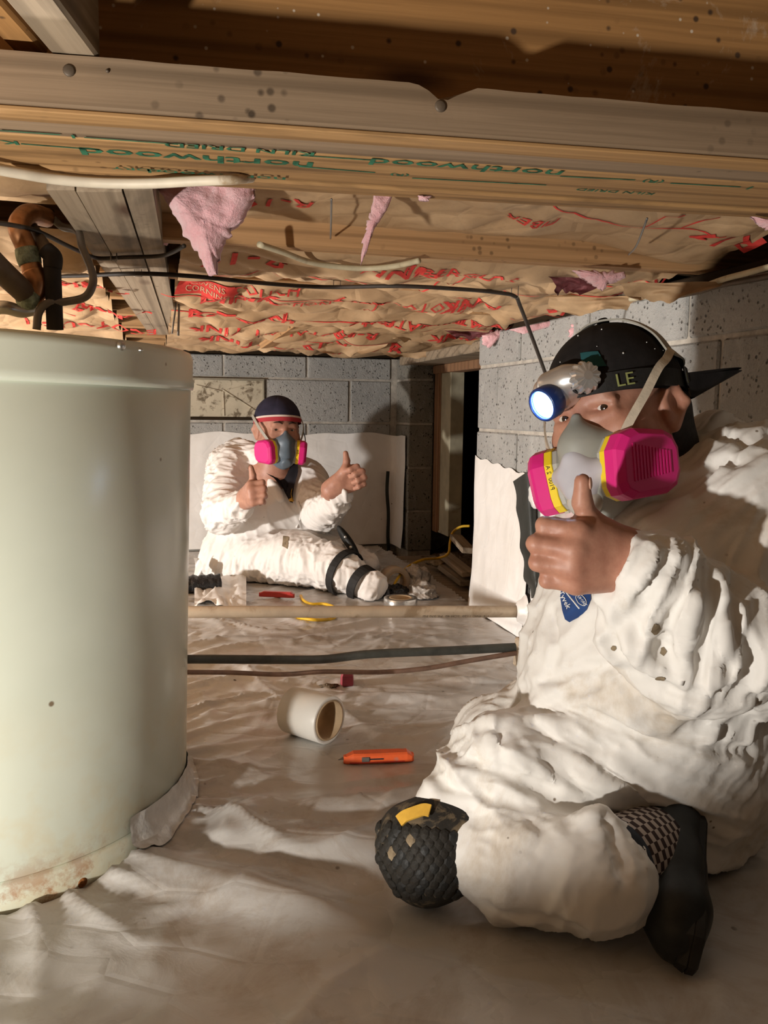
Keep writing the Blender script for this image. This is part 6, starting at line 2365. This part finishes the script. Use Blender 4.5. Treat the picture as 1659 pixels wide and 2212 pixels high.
# right hand (picture left) and left hand (picture right)
ex = unit((0.45, -0.80, 0.30)); ey = unit((0.85, 0.5, 0.0)); ey = unit(ey - ex * (ey @ ex)); ez = np.cross(ex, ey)
if ez[2] < 0: ez = -ez
hR = Fr(q(528, 1078, 3.06), ex, ey, ez, 1.0)
ex = unit((0.72, -0.10, 0.35)); ey = unit((0.10, -1, 0.05)); ey = unit(ey - ex * (ey @ ex)); ez = np.cross(ex, ey)
if ez[2] < 0: ez = -ez
hL = Fr(q(722, 1052, 3.06), ex, ey, ez, 1.0)
S = SDF()
head_sdf(S, hB, 1.0)
S.cap(hB(-0.02, 0, -0.06), q(592, 1020, 3.36), 0.058, 0.062, 0.03)
S.cap(q(592, 1020, 3.36), q(590, 1120, 3.42), 0.08, 0.10, 0.03)
S.cap(q(590, 1120, 3.42), q(540, 1200, 3.45), 0.10, 0.10, 0.03)
for (sh_, el_, hh) in ((q(500, 1015, 3.36), q(485, 1105, 3.22), hR), (q(668, 1040, 3.36), q(700, 1105, 3.24), hL)):
    S.cap(q(592, 1030, 3.37), sh_, 0.05, 0.045, 0.03)
    S.cap(sh_, el_, 0.045, 0.04, 0.02)
    S.cap(el_, hh(-0.012, 0.002, -0.006), 0.04, 0.028, 0.02)
hand_sdf(S, hR, 62, 95, 55)
hand_sdf(S, hL, 62, 95, 55)
V, Q = S.mesh(0.0036)
np_mesh('body', relax(V, Q, 1), Q, M['skin_b'], pb)
eyes(pb, hB, (0.92, -0.35, 0.02))

S = SDF()
S.cap(q(528, 1200, 3.42), q(560, 1110, 3.42), 0.165, 0.160, 0.05)
S.cap(q(560, 1110, 3.42), q(590, 1040, 3.42), 0.160, 0.120, 0.05)
S.cap(q(630, 1120, 3.42), q(640, 1060, 3.42), 0.12, 0.10, 0.05)
S.cap(q(520, 1000, 3.42), q(665, 1035, 3.42), 0.085, 0.080, 0.05)
# collar standing around the neck, open at the front
S.cap(q(512, 968, 3.43), q(560, 985, 3.34), 0.040, 0.032, 0.02)
S.cap(q(556, 992, 3.34), q(606, 1078, 3.27), 0.022, 0.016, 0.012)
S.cap(q(668, 1005, 3.40), q(652, 1084, 3.28), 0.026, 0.016, 0.012)
# picture-left sleeve
S.cap(q(497, 1010, 3.38), q(482, 1108, 3.22), 0.088, 0.078, 0.02)
S.cap(q(482, 1108, 3.22), q(516, 1095, 3.09), 0.078, 0.050, 0.02)
S.cap(q(516, 1095, 3.09), q(522, 1088, 3.075), 0.046, 0.043, 0.01)
# picture-right sleeve
S.cap(q(668, 1045, 3.38), q(694, 1108, 3.24), 0.080, 0.072, 0.02)
S.cap(q(694, 1108, 3.24), q(728, 1080, 3.10), 0.072, 0.050, 0.02)
S.cap(q(728, 1080, 3.10), q(735, 1068, 3.07), 0.046, 0.042, 0.01)
# legs
S.cap(q(500, 1212, 3.38), q(640, 1205, 3.18), 0.125, 0.095, 0.02)
S.cap(q(640, 1205, 3.18), q(712, 1222, 3.08), 0.098, 0.082, 0.03)
S.cap(q(712, 1222, 3.08), q(750, 1240, 3.02), 0.078, 0.066, 0.02)
S.cap(q(750, 1240, 3.02), q(795, 1270, 2.97), 0.062, 0.048, 0.02)
S.cap(q(795, 1270, 2.97), q(808, 1262, 2.95), 0.046, 0.042, 0.012)
S.cap(q(808, 1262, 2.95), q(800, 1282, 2.92), 0.042, 0.032, 0.012)
S.cap(q(560, 1200, 3.45), q(700, 1180, 3.32), 0.11, 0.08, 0.02)
S.cap(q(700, 1180, 3.32), q(790, 1222, 3.18), 0.075, 0.050, 0.02)
V, Q = S.mesh(0.0055)
V = relax(V, Q, 1)
N = vnormals(V, Q)
reg = [(q(480, 1010, 3.3), q(485, 1080, 3.2), 0.09, (1, 0.1, -0.1), 26, 0.14, 0.011, 1.5),
       (q(480, 1120, 3.15), q(520, 1095, 3.05), 0.08, (0.5, 0, 0.8), 20, 0.25, 0.013, 1.6),
       (q(560, 1080, 3.25), q(600, 1140, 3.25), 0.12, (-0.4, 0, 0.9), 9, 0.3, 0.008, 2.0),
       (q(690, 1100, 3.2), q(735, 1075, 3.05), 0.08, (0.6, 0, -0.7), 20, 0.22, 0.012, 1.6),
       (q(470, 1230, 3.2), q(600, 1230, 3.1), 0.10, (0.35, 0, 0.9), 20, 0.18, 0.012, 1.6),
       (q(620, 1200, 3.05), q(730, 1230, 2.98), 0.10, (0.15, 0, 1.0), 18, 0.18, 0.012, 1.6),
       (q(790, 1262, 2.95), q(800, 1280, 2.92), 0.06, (0.5, 0, 0.8), 28, 0.25, 0.008, 1.5)]
V = folds(V, N, reg, 9.0)
V[:, 2] = np.maximum(V[:, 2], 0.006 + 0.4 * liner_z(V[:, 0], V[:, 1]))
np_mesh('coverall', V, Q, M['suit_b'], pb)
bvhB = bvh_of(V, Q)
# dark shirt in the open neck, standing just proud of the chest
sv = decal_poly(bvhB, [(560, 992), (640, 995), (646, 1010), (642, 1050), (638, 1086), (624, 1084), (600, 1050), (578, 1025)], 0.014)
if sv:
    so_ = obj('shirt', sv, M['shirt'], pb)
    e2_ = decal_poly(bvhB, [(636, 1055), (638, 1083), (626, 1082), (630, 1072)], 0.016)
    if e2_: obj('shirt_print', e2_, M['yellow_strap'], so_)
gz_ = decal_poly(bvhB, [(612, 1158), (624, 1160), (622, 1186), (610, 1180)], 0.002)
if gz_: obj('mud_spot', gz_, M['mud'], pb)
zp = [cast(bvhB, x, y, 0.003) for x, y in ((646, 1084), (650, 1100), (648, 1120), (640, 1140))]
if all(p is not None for p in zp): obj('zip_flap', tube(catmull(zp, 5), 0.004, 6), M['suit_b'], pb)

# cap: navy with red and white trim
cpo = bpy.data.objects.new('baseball_cap', None); COL.objects.link(cpo); cpo.parent = pb
cpo.location = origin_of(pb).inverted() @ Vector(hB(0, 0, 0.06))
rimB = lambda ph: 0.036 + 0.018 * math.cos(ph) - 0.006
obj('crown', cap_dome(hB, rimB), M['navy'], cpo)


def trim_band(z0, z1, off):
    V, Fc = [], []
    n = 60
    for i in range(n):
        ph = 2 * math.pi * i / n
        for k, z in enumerate((z0, z1)):
            zz = rimB(ph) + z
            e = math.asin(max(-.95, min(.95, (zz - CAP_C[2]) / CAP_R[2])))
            V.append(Vector((CAP_C[0] + (CAP_R[0] + off) * math.cos(e) * math.cos(ph), (CAP_R[1] + off) * math.cos(e) * math.sin(ph), zz)))
    for i in range(n):
        i2 = (i + 1) % n
        Fc.append((2 * i, 2 * i2, 2 * i2 + 1, 2 * i + 1))
    return hgeo(hB, (V, Fc))


obj('red_trim', trim_band(-0.010, 0.006, 0.0015), M['red_trim'], cpo)
obj('white_trim', trim_band(0.006, 0.013, 0.002), M['white_trim'], cpo)
top = grid_geo(20, 8, lambda s, t: brim_fn(s, t) + Vector((0, 0, 0.006)))
bot = [p - Vector((0, 0, 0.005)) for p in top[0]], [f[::-1] for f in top[1]]
obj('brim', hgeo(hB, join(top, bot)), M['navy'], cpo)
respB, HLb, HRb = respirator(pb, hB, M['mask_b'], detail=False)
hnB = lambda p: Vector(p) - Vector(hB(-0.01, 0, 0.0))
for s in (1, -1):
    obj('strap', flat_strap([Vector(hB(*p)) for p in ((0.098, s * 0.050, -0.056), (0.082, s * 0.070, -0.026), (0.050, s * 0.088, 0.008), (0.010, s * 0.095, 0.035), (-0.03, s * 0.092, 0.05))], 0.011, 0.0014, 6, hnB), M['strap_grey'], respB, smooth=False)
obj('cord', tube(catmull([Vector(hB(0.05, 0.088, 0.0)), Vector(hB(0.045, 0.098, -0.03)), Vector(hB(0.045, 0.10, -0.07))], 6), 0.002, 6), M['black_web'], respB)
mt = HLb @ frame((-0.0518, 0.0, 0.008), Vector((0, 1, 0)), Vector((-1, 0, 0)))
obj('band_print', text_geo('2 A', 0.011, mt), M['ink_black'], respB, smooth=False)
# knee pads: one flipped up behind the knee, straps round the near shin
kp2 = bpy.data.objects.new('knee_pad', None); COL.objects.link(kp2); kp2.parent = pb
kp2.location = origin_of(pb).inverted() @ Vector(q(752, 1170, 3.12))
S = SDF()
ka = ortho(np.array(q(775, 1205, 3.10)) - np.array(q(728, 1135, 3.14)), (0.2, -1, 0))
S.ell(q(752, 1170, 3.12), (0.072, 0.040, 0.017), np.stack(ka, 1), 0.01)
V, Q = S.mesh(0.004)
np_mesh('pad_shell', V, Q, M['rubber'], kp2)
for (x, y) in ((746, 1160), (758, 1182)):
    g = lathe([(0, 0.004), (0.005, 0.003), (0.006, 0)], 10, frame(q(x, y, 3.075), (1, 0, 0), (0, -1, 0)), False)
    obj('rivet', g, M['screw'], kp2)


def loop_strap(c, nrm_, r1, r2, w, name, parent, mat):
    n_ = unit(nrm_); e1 = unit(np.cross(n_, (0, 0, 1))); e2 = np.cross(n_, e1)
    pts = [Vector(np.array(c) + e1 * r1 * math.cos(2 * math.pi * i / 28) + e2 * r2 * math.sin(2 * math.pi * i / 28)) for i in range(29)]
    rings = []
    for i, p in enumerate(pts):
        o = (p - Vector(c)).normalized(); a = Vector(n_) * w / 2
        rings.append([p - a - o * .002, p + a - o * .002, p + a + o * .003, p - a + o * .003])
    return obj(name, loft(rings, cap=False), M[mat], parent, smooth=False)


loop_strap(q(745, 1238, 3.03), (0.75, -0.6, -0.25), 0.082, 0.084, 0.030, 'strap', kp2, 'black_web')
loop_strap(q(783, 1262, 2.98), (0.75, -0.6, -0.35), 0.062, 0.066, 0.034, 'strap', kp2, 'black_web')
# ------------------------------------------------------------------ wall sheets
def wall_sheet(name, path, ztop, zbot, label, nz=36, seed=0, amp=0.006, holes=None):
    """path: list of (u, v, outward) inner wall points; sheet hangs just in front"""
    pts = [Vector((a[0], a[1], 0)) for a in path]
    L = [0]
    for a, b_ in zip(pts[:-1], pts[1:]): L.append(L[-1] + (b_ - a).length)
    n = int(L[-1] / 0.018)

    def fn(s, t):
        d = s * L[-1]
        k = max(i for i in range(len(L)) if L[i] <= d + 1e-9); k = min(k, len(pts) - 2)
        f = (d - L[k]) / (L[k + 1] - L[k])
        p = pts[k].lerp(pts[k + 1], f)
        o = Vector(path[k][2]).lerp(Vector(path[k + 1][2]), f)
        zt = ztop(s); zb = zbot(s)
        z = zt + (zb - zt) * t
        wv = amp * (1.2 + float(fbm(np.array([[d * 5 + seed, z * 3, seed]]), 3)[0])) + 0.014 * t ** 3
        pp_ = p + o * max(wv, 0.003)
        return W(pp_.x, pp_.y, z)
    return tag(obj(name, grid_geo(n, nz, fn), M['sheet']), label, 'plastic sheet')


nz1 = lambda s: 0.545 + 0.006 * math.sin(s * 37) + 0.004 * math.sin(s * 91)
wall_sheet('wall_sheet', [(-2.2, BW_V, (0, -1, 0)), (FU - 0.03, BW_V, (0, -1, 0)), (FU - 0.004, BW_V - 0.03, (-1, -0.3, 0)), (FU - 0.002, 3.835, (-1, 0, 0))], nz1, lambda s: 0.012, 'white plastic sheet covering the lower back wall behind the seated worker', 30, 3, 0.005)
fx = PV(838, 1020, BW_V - 0.025)
sl = [PV(838, 1018, BW_V - 0.03), PV(836, 1060, BW_V - 0.03), PV(839, 1110, BW_V - 0.03), PV(838, 1160, BW_V - 0.03), PV(841, 1208, BW_V - 0.03)]
tag(obj('dark_slit', flat_strap(sl, 0.016, 0.002, 5, lambda p: W(0, -1)), M['sheet_black'], None, smooth=False), 'narrow black slit in the sheet at the back corner', 'slit')

topz = lambda s: 0.512 - 0.035 * s + 0.004 * math.sin(s * 30)
v_hi = R_END + 0.02
wall_sheet('wall_sheet', [(RW_U + 0.012, v_hi, (-1, 0, 0)), (RW_U, v_hi - 0.03, (-1, 0, 0)), (RW_U, 2.215, (-1, 0, 0))], topz, lambda s: 0.010, 'bright white plastic sheet on the end of the right block wall', 36, 11, 0.006)
wall_sheet('wall_sheet', [(RW_U, 2.19, (-1, 0, 0)), (RW_U, 0.9, (-1, 0, 0))], lambda s: 0.44 + 0.01 * math.sin(s * 20), lambda s: 0.010, 'white plastic sheet on the right wall mostly hidden behind the kneeling worker', 30, 17, 0.006)


def flap_px(s, t):
    yl = [1040, 1090, 1140, 1190, 1230, 1262, 1292]
    xl = [1108, 1117, 1120, 1127, 1130, 1138, 1150]
    xr = [1152, 1156, 1158, 1162, 1166, 1170, 1158]
    k = t * 6; i = min(int(k), 5); f = k - i
    y = yl[i] + (yl[i + 1] - yl[i]) * f
    a = xl[i] + (xl[i + 1] - xl[i]) * f; b_ = xr[i] + (xr[i + 1] - xr[i]) * f
    y += -30 * s * (1 - t) + 4 * math.sin(t * 19) * (1 - s)
    x = a + (b_ - a) * s + 3 * math.sin(t * 23) * (1 - s)
    return PU(x, y, RW_U - 0.022 - 0.02 * math.sin(math.pi * s))


tag(obj('black_flap', grid_geo(10, 36, flap_px), M['sheet_black']), 'ragged black plastic flap folded over at the edge of the right wall sheet', 'flap')
wc = PU(1158, 1068, RW_U - 0.05)
M['clear_disc'] = plain('cloudy_plastic', (0.72, 0.70, 0.68), 0.2, 0.6, var=0.1, vscale=20, bump=0.8, bscale=40, bdist=0.01)
dm = frame(wc, W(0, 0, 1), W(-1, -0.1, 0))
V_, F_ = lathe([(0.0, 0.014), (0.004, 0.010), (0.012, 0.012), (0.022, 0.008), (0.032, 0.008), (0.038, 0.001), (0.039, -0.003)], 26, None, False)
V_ = [dm @ (Vector((v.x * 1.0, v.y * 0.82, v.z)) * (1 + 0.06 * math.sin(7 * math.atan2(v.y, v.x)))) for v in V_]
tag(obj('plastic_washer', (V_, F_), M['clear_disc']), 'crumpled clear plastic disc on the right wall beside the black flap', 'disc')

# ------------------------------------------------------------------ foundation vent with cloudy cover
vu0, vu1, vz0, vz1 = 0.09, 0.497, 0.606, 0.797
vent = empty('foundation_vent', W((vu0 + vu1) / 2, BW_V, vz0), 0, 'spotted cream vent cover set in the back block wall', 'vent')
M['vent_panel'] = plain('spotted_vent_cover', (0.50, 0.44, 0.33), 0.6, 0.35, var=0.12, vscale=8, dirt=((0.09, 0.06, 0.03), 0.55, 26))
M['vent_frame'] = plain('vent_frame', (0.26, 0.23, 0.17), 0.7, 0.3, var=0.2)


def vb(name, a, b_, c, d, e, f, mat, parent=vent, bev=0.002):
    return obj(name, room_box(a, b_, c, d, e, f, bev), M[mat], parent, smooth=False)


vb('panel', vu0 + 0.006, vu1 - 0.006, BW_V - 0.004, BW_V + 0.004, vz0 + 0.012, vz1 - 0.006, 'vent_panel')
vb('frame_rail', vu0, vu1, BW_V - 0.014, BW_V + 0.003, vz1 - 0.010, vz1, 'vent_frame')
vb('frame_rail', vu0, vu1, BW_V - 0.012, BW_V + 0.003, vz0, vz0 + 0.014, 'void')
vb('frame_stile', vu1 - 0.009, vu1, BW_V - 0.014, BW_V + 0.003, vz0 + 0.012, vz1 - 0.008, 'vent_frame')
vb('frame_stile', vu0, vu0 + 0.009, BW_V - 0.014, BW_V + 0.003, vz0 + 0.012, vz1 - 0.008, 'vent_frame')
for (x0, y0, x1, y1) in ((424, 832, 478, 845), (482, 842, 560, 892), (482, 846, 484, 898), (490, 842, 540, 832)):
    a, b_ = PV(x0, y0, BW_V - 0.006), PV(x1, y1, BW_V - 0.006)
    obj('cover_rib', tube([a, b_], 0.0035, 6), M['vent_panel'], vent, smooth=False)

# ------------------------------------------------------------------ things lying on the liner
def gz0(x, y):
    return lz(x, y)


# white tape roll
ax = Vector((0.80, -0.60, 0)).normalized()
Rr, Rc, Lr = 0.0475, 0.037, 0.098
fc = PZ(712, 1556, Rr)
fz = max(gz0(fc.x, fc.y), gz0(fc.x - ax.x * Lr, fc.y - ax.y * Lr)) * 0.5
fc.z += fz
tr = empty('tape_roll', (fc.x - ax.x * Lr / 2, fc.y - ax.y * Lr / 2, fz), 0, 'wide white tape roll lying on its side near the orange knife', 'tape roll')
M['white_tape'] = plain('white_tape', (0.78, 0.755, 0.70), 0.35, 0.5, var=0.03)
M['card'] = plain('cardboard_core', (0.46, 0.33, 0.20), 0.8, 0.2, var=0.1, vscale=30)
tm_ = frame(fc, Vector((0, 0, 1)), ax)
obj('tape', lathe([(Rc + 0.002, -Lr), (Rr, -Lr), (Rr, -0.001), (Rr - 0.001, 0.0), (Rc + 0.003, 0.0), (Rc + 0.002, -0.002)], 64, tm_, False), M['white_tape'], tr)
obj('core', lathe([(Rc + 0.003, -Lr - 0.001), (Rc + 0.003, 0.0015), (Rc, 0.0015), (Rc, -Lr - 0.001), (Rc + 0.003, -Lr - 0.001)], 48, tm_, False), M['card'], tr)

# orange utility knife
M['orange'] = plain('orange_paint', (0.80, 0.13, 0.035), 0.42, 0.45, var=0.08, vscale=30, dirt=((0.30, 0.26, 0.22), 0.32, 45))
M['red_plastic'] = plain('red_plastic', (0.42, 0.035, 0.03), 0.4, 0.45, var=0.1, vscale=30)
M['dark_red'] = plain('dark_red_plastic', (0.26, 0.035, 0.05), 0.45, 0.4, var=0.15, vscale=30)


def knife(x0, y0, x1, y1, mat, label, h=0.026, slot=True):
    a, b_ = PZ(x0, y0, 0.008), PZ(x1, y1, 0.008)
    L = (b_ - a).length
    zz = max(gz0(a.x, a.y), gz0(b_.x, b_.y), gz0((a.x + b_.x) / 2, (a.y + b_.y) / 2)) + 0.0005
    mid = (a + b_) / 2; mid.z = zz
    root = empty('utility_knife', mid, 0, label, 'knife')
    m = frame(Vector((mid.x, mid.y, zz)), Vector((b_.x - a.x, b_.y - a.y, 0)))
    prof = [(-0.5, 0.20), (-0.46, 0.34), (-0.36, 0.44), (-0.2, 0.5), (0.0, 0.5), (0.2, 0.48), (0.4, 0.46), (0.47, 0.38), (0.5, 0.24)]
    rings = []
    for (t, w) in prof:
        w *= h; th = 0.020 if abs(t) < 0.44 else 0.014
        rings.append([m @ Vector((t * L, yy * w, zz_ * th)) for yy, zz_ in ((-1, 0.15), (-0.75, 0), (0.75, 0), (1, 0.15), (1, 0.85), (0.75, 1), (-0.75, 1), (-1, 0.85))])
    bd_ = obj('handle', loft(rings), M[mat], root, smooth=False)
    if slot:
        obj('blade', prism([(-0.50 * L, -0.006), (-0.50 * L, 0.007), (-0.58 * L, -0.006)], 0.001, m @ Matrix.Translation((0, 0, 0.008))), M['wire'], root, smooth=False)
        obj('slider_slot', xf(box(-0.20 * L, 0.06 * L, -h / 2 - 0.0008, -h / 2 + 0.002, 0.009, 0.0115), m), M['ink_black'], root, smooth=False)
        sld = obj('slider', xf(box(-0.25 * L, -0.14 * L, -h / 2 - 0.003, -h / 2 + 0.003, 0.006, 0.015, 0.001), m), M['wire'], root, smooth=False)
        obj('grip_line', xf(box(-0.42 * L, 0.36 * L, -h / 2 - 0.0006, -h / 2 + 0.001, 0.0035, 0.0048), m), M['red_plastic'], root, smooth=False)
    return root


knife(742, 1640, 893, 1634, 'orange', 'orange utility knife lying on the liner beside the white tape roll')
knife(560, 1288, 636, 1291, 'red_plastic', 'red knife on the floor in front of the seated worker', 0.022, False)
c = PZ(750, 1480, 0.0); zz = gz0(c.x, c.y)
g = loft([[Vector((x * s, y * s * 0.8, z)) for x, y in ((-0.014, -0.016), (0.012, -0.018), (0.016, 0.0), (0.012, 0.018), (-0.012, 0.016), (-0.017, 0.0))] for s, z in ((0.85, 0.0), (1.0, 0.004), (0.95, 0.024), (0.7, 0.034))])
tag(obj('red_clip', xf(g, frame(Vector((c.x, c.y, zz)), (1, 0.2, 0))), M['dark_red'], None, smooth=False), 'small dark red clip standing under the thin copper line', 'clip')
c = PZ(711, 1482, 0.0)
bm = bmesh.new(); bmesh.ops.create_icosphere(bm, subdivisions=2, radius=1.0)
g = [Vector((c.x, c.y, gz0(c.x, c.y) + 0.004)) + Vector((v.co.x * 0.022, v.co.y * 0.012, v.co.z * 0.006)) * (1 + 0.3 * math.sin(v.co.x * 7 + v.co.y * 5)) for v in bm.verts], [tuple(v.index for v in f.verts) for f in bm.faces]
bm.free()
tag(obj('soil_clod', g, M['dirt']), 'flat dark soil clod on the liner left of the red clip', 'soil')

# silver duct tape lying flat, and a tan tape roll standing behind it
M['duct'] = plain('silver_duct_tape', (0.50, 0.49, 0.47), 0.25, 0.5, 0.75, var=0.08)
c = PZ(865, 1322, 0.0)
c = Vector((c.x, c.y, gz0(c.x, c.y)))
dt = empty('tape_roll', c, 0, 'silver duct tape roll lying flat behind the tan pipe', 'tape roll')
obj('tape', lathe([(0.038, 0.0), (0.055, 0.0), (0.055, 0.048), (0.054, 0.049), (0.039, 0.049), (0.038, 0.048), (0.038, 0.0)], 48, Matrix.Translation(c), False), M['duct'], dt)
obj('core', lathe([(0.0375, 0.001), (0.0375, 0.0495), (0.033, 0.0495), (0.033, 0.001), (0.0375, 0.001)], 40, Matrix.Translation(c), False), M['card'], dt)
c = P(857, 1257, 3.08)
tt_ = empty('tape_roll', (c.x, c.y, c.z - 0.05), 0, 'pale tan tape roll standing on edge behind the silver one', 'tape roll')
axd = Vector((0.35, -0.92, 0.05)).normalized()
tm2 = frame(c, Vector((0, 0, 1)), axd)
obj('tape', lathe([(0.037, -0.05), (0.054, -0.05), (0.054, 0.0), (0.053, 0.001), (0.038, 0.001), (0.037, 0.0), (0.037, -0.05)], 48, tm2, False), plain('tan_tape', (0.42, 0.33, 0.24), 0.6, 0.3, var=0.06), tt_)
obj('core', lathe([(0.0372, -0.05), (0.0372, 0.001), (0.034, 0.001), (0.034, -0.05), (0.0372, -0.05)], 40, tm2, False), M['card'], tt_)


def lump(name, cx, cy, Y, rx, ry, rz, mat, label, cat, seed, rough=0.35, freq=1.5):
    cc_ = P(cx, cy, Y)
    bm = bmesh.new(); bmesh.ops.create_icosphere(bm, subdivisions=5, radius=1.0)
    vv = np.array([tuple(v.co) for v in bm.verts])
    k = 1 + rough * (ridged(vv * freq + seed, 3) - 0.8) * 0.5
    vv = vv * k[:, None] * np.array([rx, ry, rz]) + np.array(cc_)
    vv[:, 2] = np.maximum(vv[:, 2], 0.006)
    g = [Vector(p) for p in vv], [tuple(v.index for v in f.verts) for f in bm.faces]
    bm.free()
    return tag(obj(name, g, mat), label, cat)


M['clear_bag'] = plain('clear_bag', (0.42, 0.38, 0.34), 0.25, 0.55, var=0.2, vscale=12, bump=0.8, bscale=25, bdist=0.01)
M['black_bag'] = plain('black_bag', (0.018, 0.018, 0.02), 0.25, 0.5, var=0.2, vscale=12, bump=0.9, bscale=30, bdist=0.01)
lump('tool_pouch', 852, 1288, 3.0, 0.055, 0.05, 0.040, M['black_bag'], 'black crumpled pouch beside the seated worker foot', 'pouch', 3, 0.5)
lump('plastic_bag', 912, 1288, 3.0, 0.055, 0.06, 0.050, M['clear_bag'], 'grey cloudy plastic bag right of the tape rolls', 'bag', 8, 0.5)
lump('plastic_bag', 900, 1252, 3.15, 0.05, 0.05, 0.055, M['clear_bag'], 'grey plastic bag slumped behind the tan tape roll', 'bag', 13, 0.4)
# black bag roll and a crumpled sheet scrap beside the tank
a, b_ = P(395, 1268, 3.0), P(474, 1262, 3.05)
rb = tube([a.lerp(b_, i / 14) for i in range(15)], [0.038 + 0.003 * math.sin(i * 1.9) for i in range(15)], 20)
rv = np.array([tuple(v) for v in rb[0]]); rv += (0.004 * perlin(rv * 40))[:, None] * np.array([0.3, 0.6, 1])
tag(obj('bag_roll', ([Vector(p) for p in rv], rb[1]), M['black_bag']), 'black plastic bag roll beside the tank, left of the seated worker', 'bag roll')


def scrap(s, t):
    x = 420 + 112 * s; y = 1264 + 46 * t - 18 * s * (1 - t) + 8 * math.sin(s * 6 + t * 3)
    p = PZ(x, y, 0.02)
    p.z = 0.010 + 0.022 * abs(float(perlin(np.array([[s * 3.2, t * 2.5, 4.4]]))[0])) + 0.012 * (1 - t) * s + gz0(p.x, p.y)
    return p


tag(obj('sheet_scrap', grid_geo(30, 16, scrap), M['sheet']), 'crumpled scrap of white sheet by the black bag roll', 'sheet scrap')
tag(obj('sheet_scrap', grid_geo(10, 10, lambda s, t: P(418 + 22 * s, 1205 + 38 * t + 12 * s, 3.2) + Vector((0, 0.03 * math.sin(s * 4 + t * 3), 0))), M['sheet']), 'small upright scrap of white sheet between tank and seated worker', 'sheet scrap')

# yellow cord from the doorway, through the tan roll and out over the floor
yc = [PU(1015, 1136, 1.20), PU(995, 1138, 1.17), PU(978, 1150, 1.15), PU(972, 1172, 1.13), PU(968, 1196, 1.11), PU(945, 1206, 1.08), P(915, 1209, 3.30), P(885, 1222, 3.22), P(866, 1240, 3.12), P(852, 1262, 3.03), P(846, 1282, 2.98)]
ycd = empty('yellow_cord', (yc[5].x, yc[5].y, 0.01), 0, 'yellow cord snaking out of the doorway and through the tan roll', 'cord')
obj('cord', tube(catmull(yc, 8), 0.0052, 8), M['yellow_cord'], ycd)
lp = []
for (x, y) in ((650, 1290), (655, 1300), (672, 1308), (700, 1308), (722, 1316), (726, 1332), (712, 1344), (680, 1351), (650, 1346), (632, 1336), (628, 1326)):
    p = PZ(x, y, 0.0); p.z = gz0(p.x, p.y) + 0.006; lp.append(p)
tag(obj('yellow_cord', tube(catmull(lp, 8), 0.0052, 8), M['yellow_cord']), 'loop of yellow cord on the liner in front of the tan pipe', 'cord')
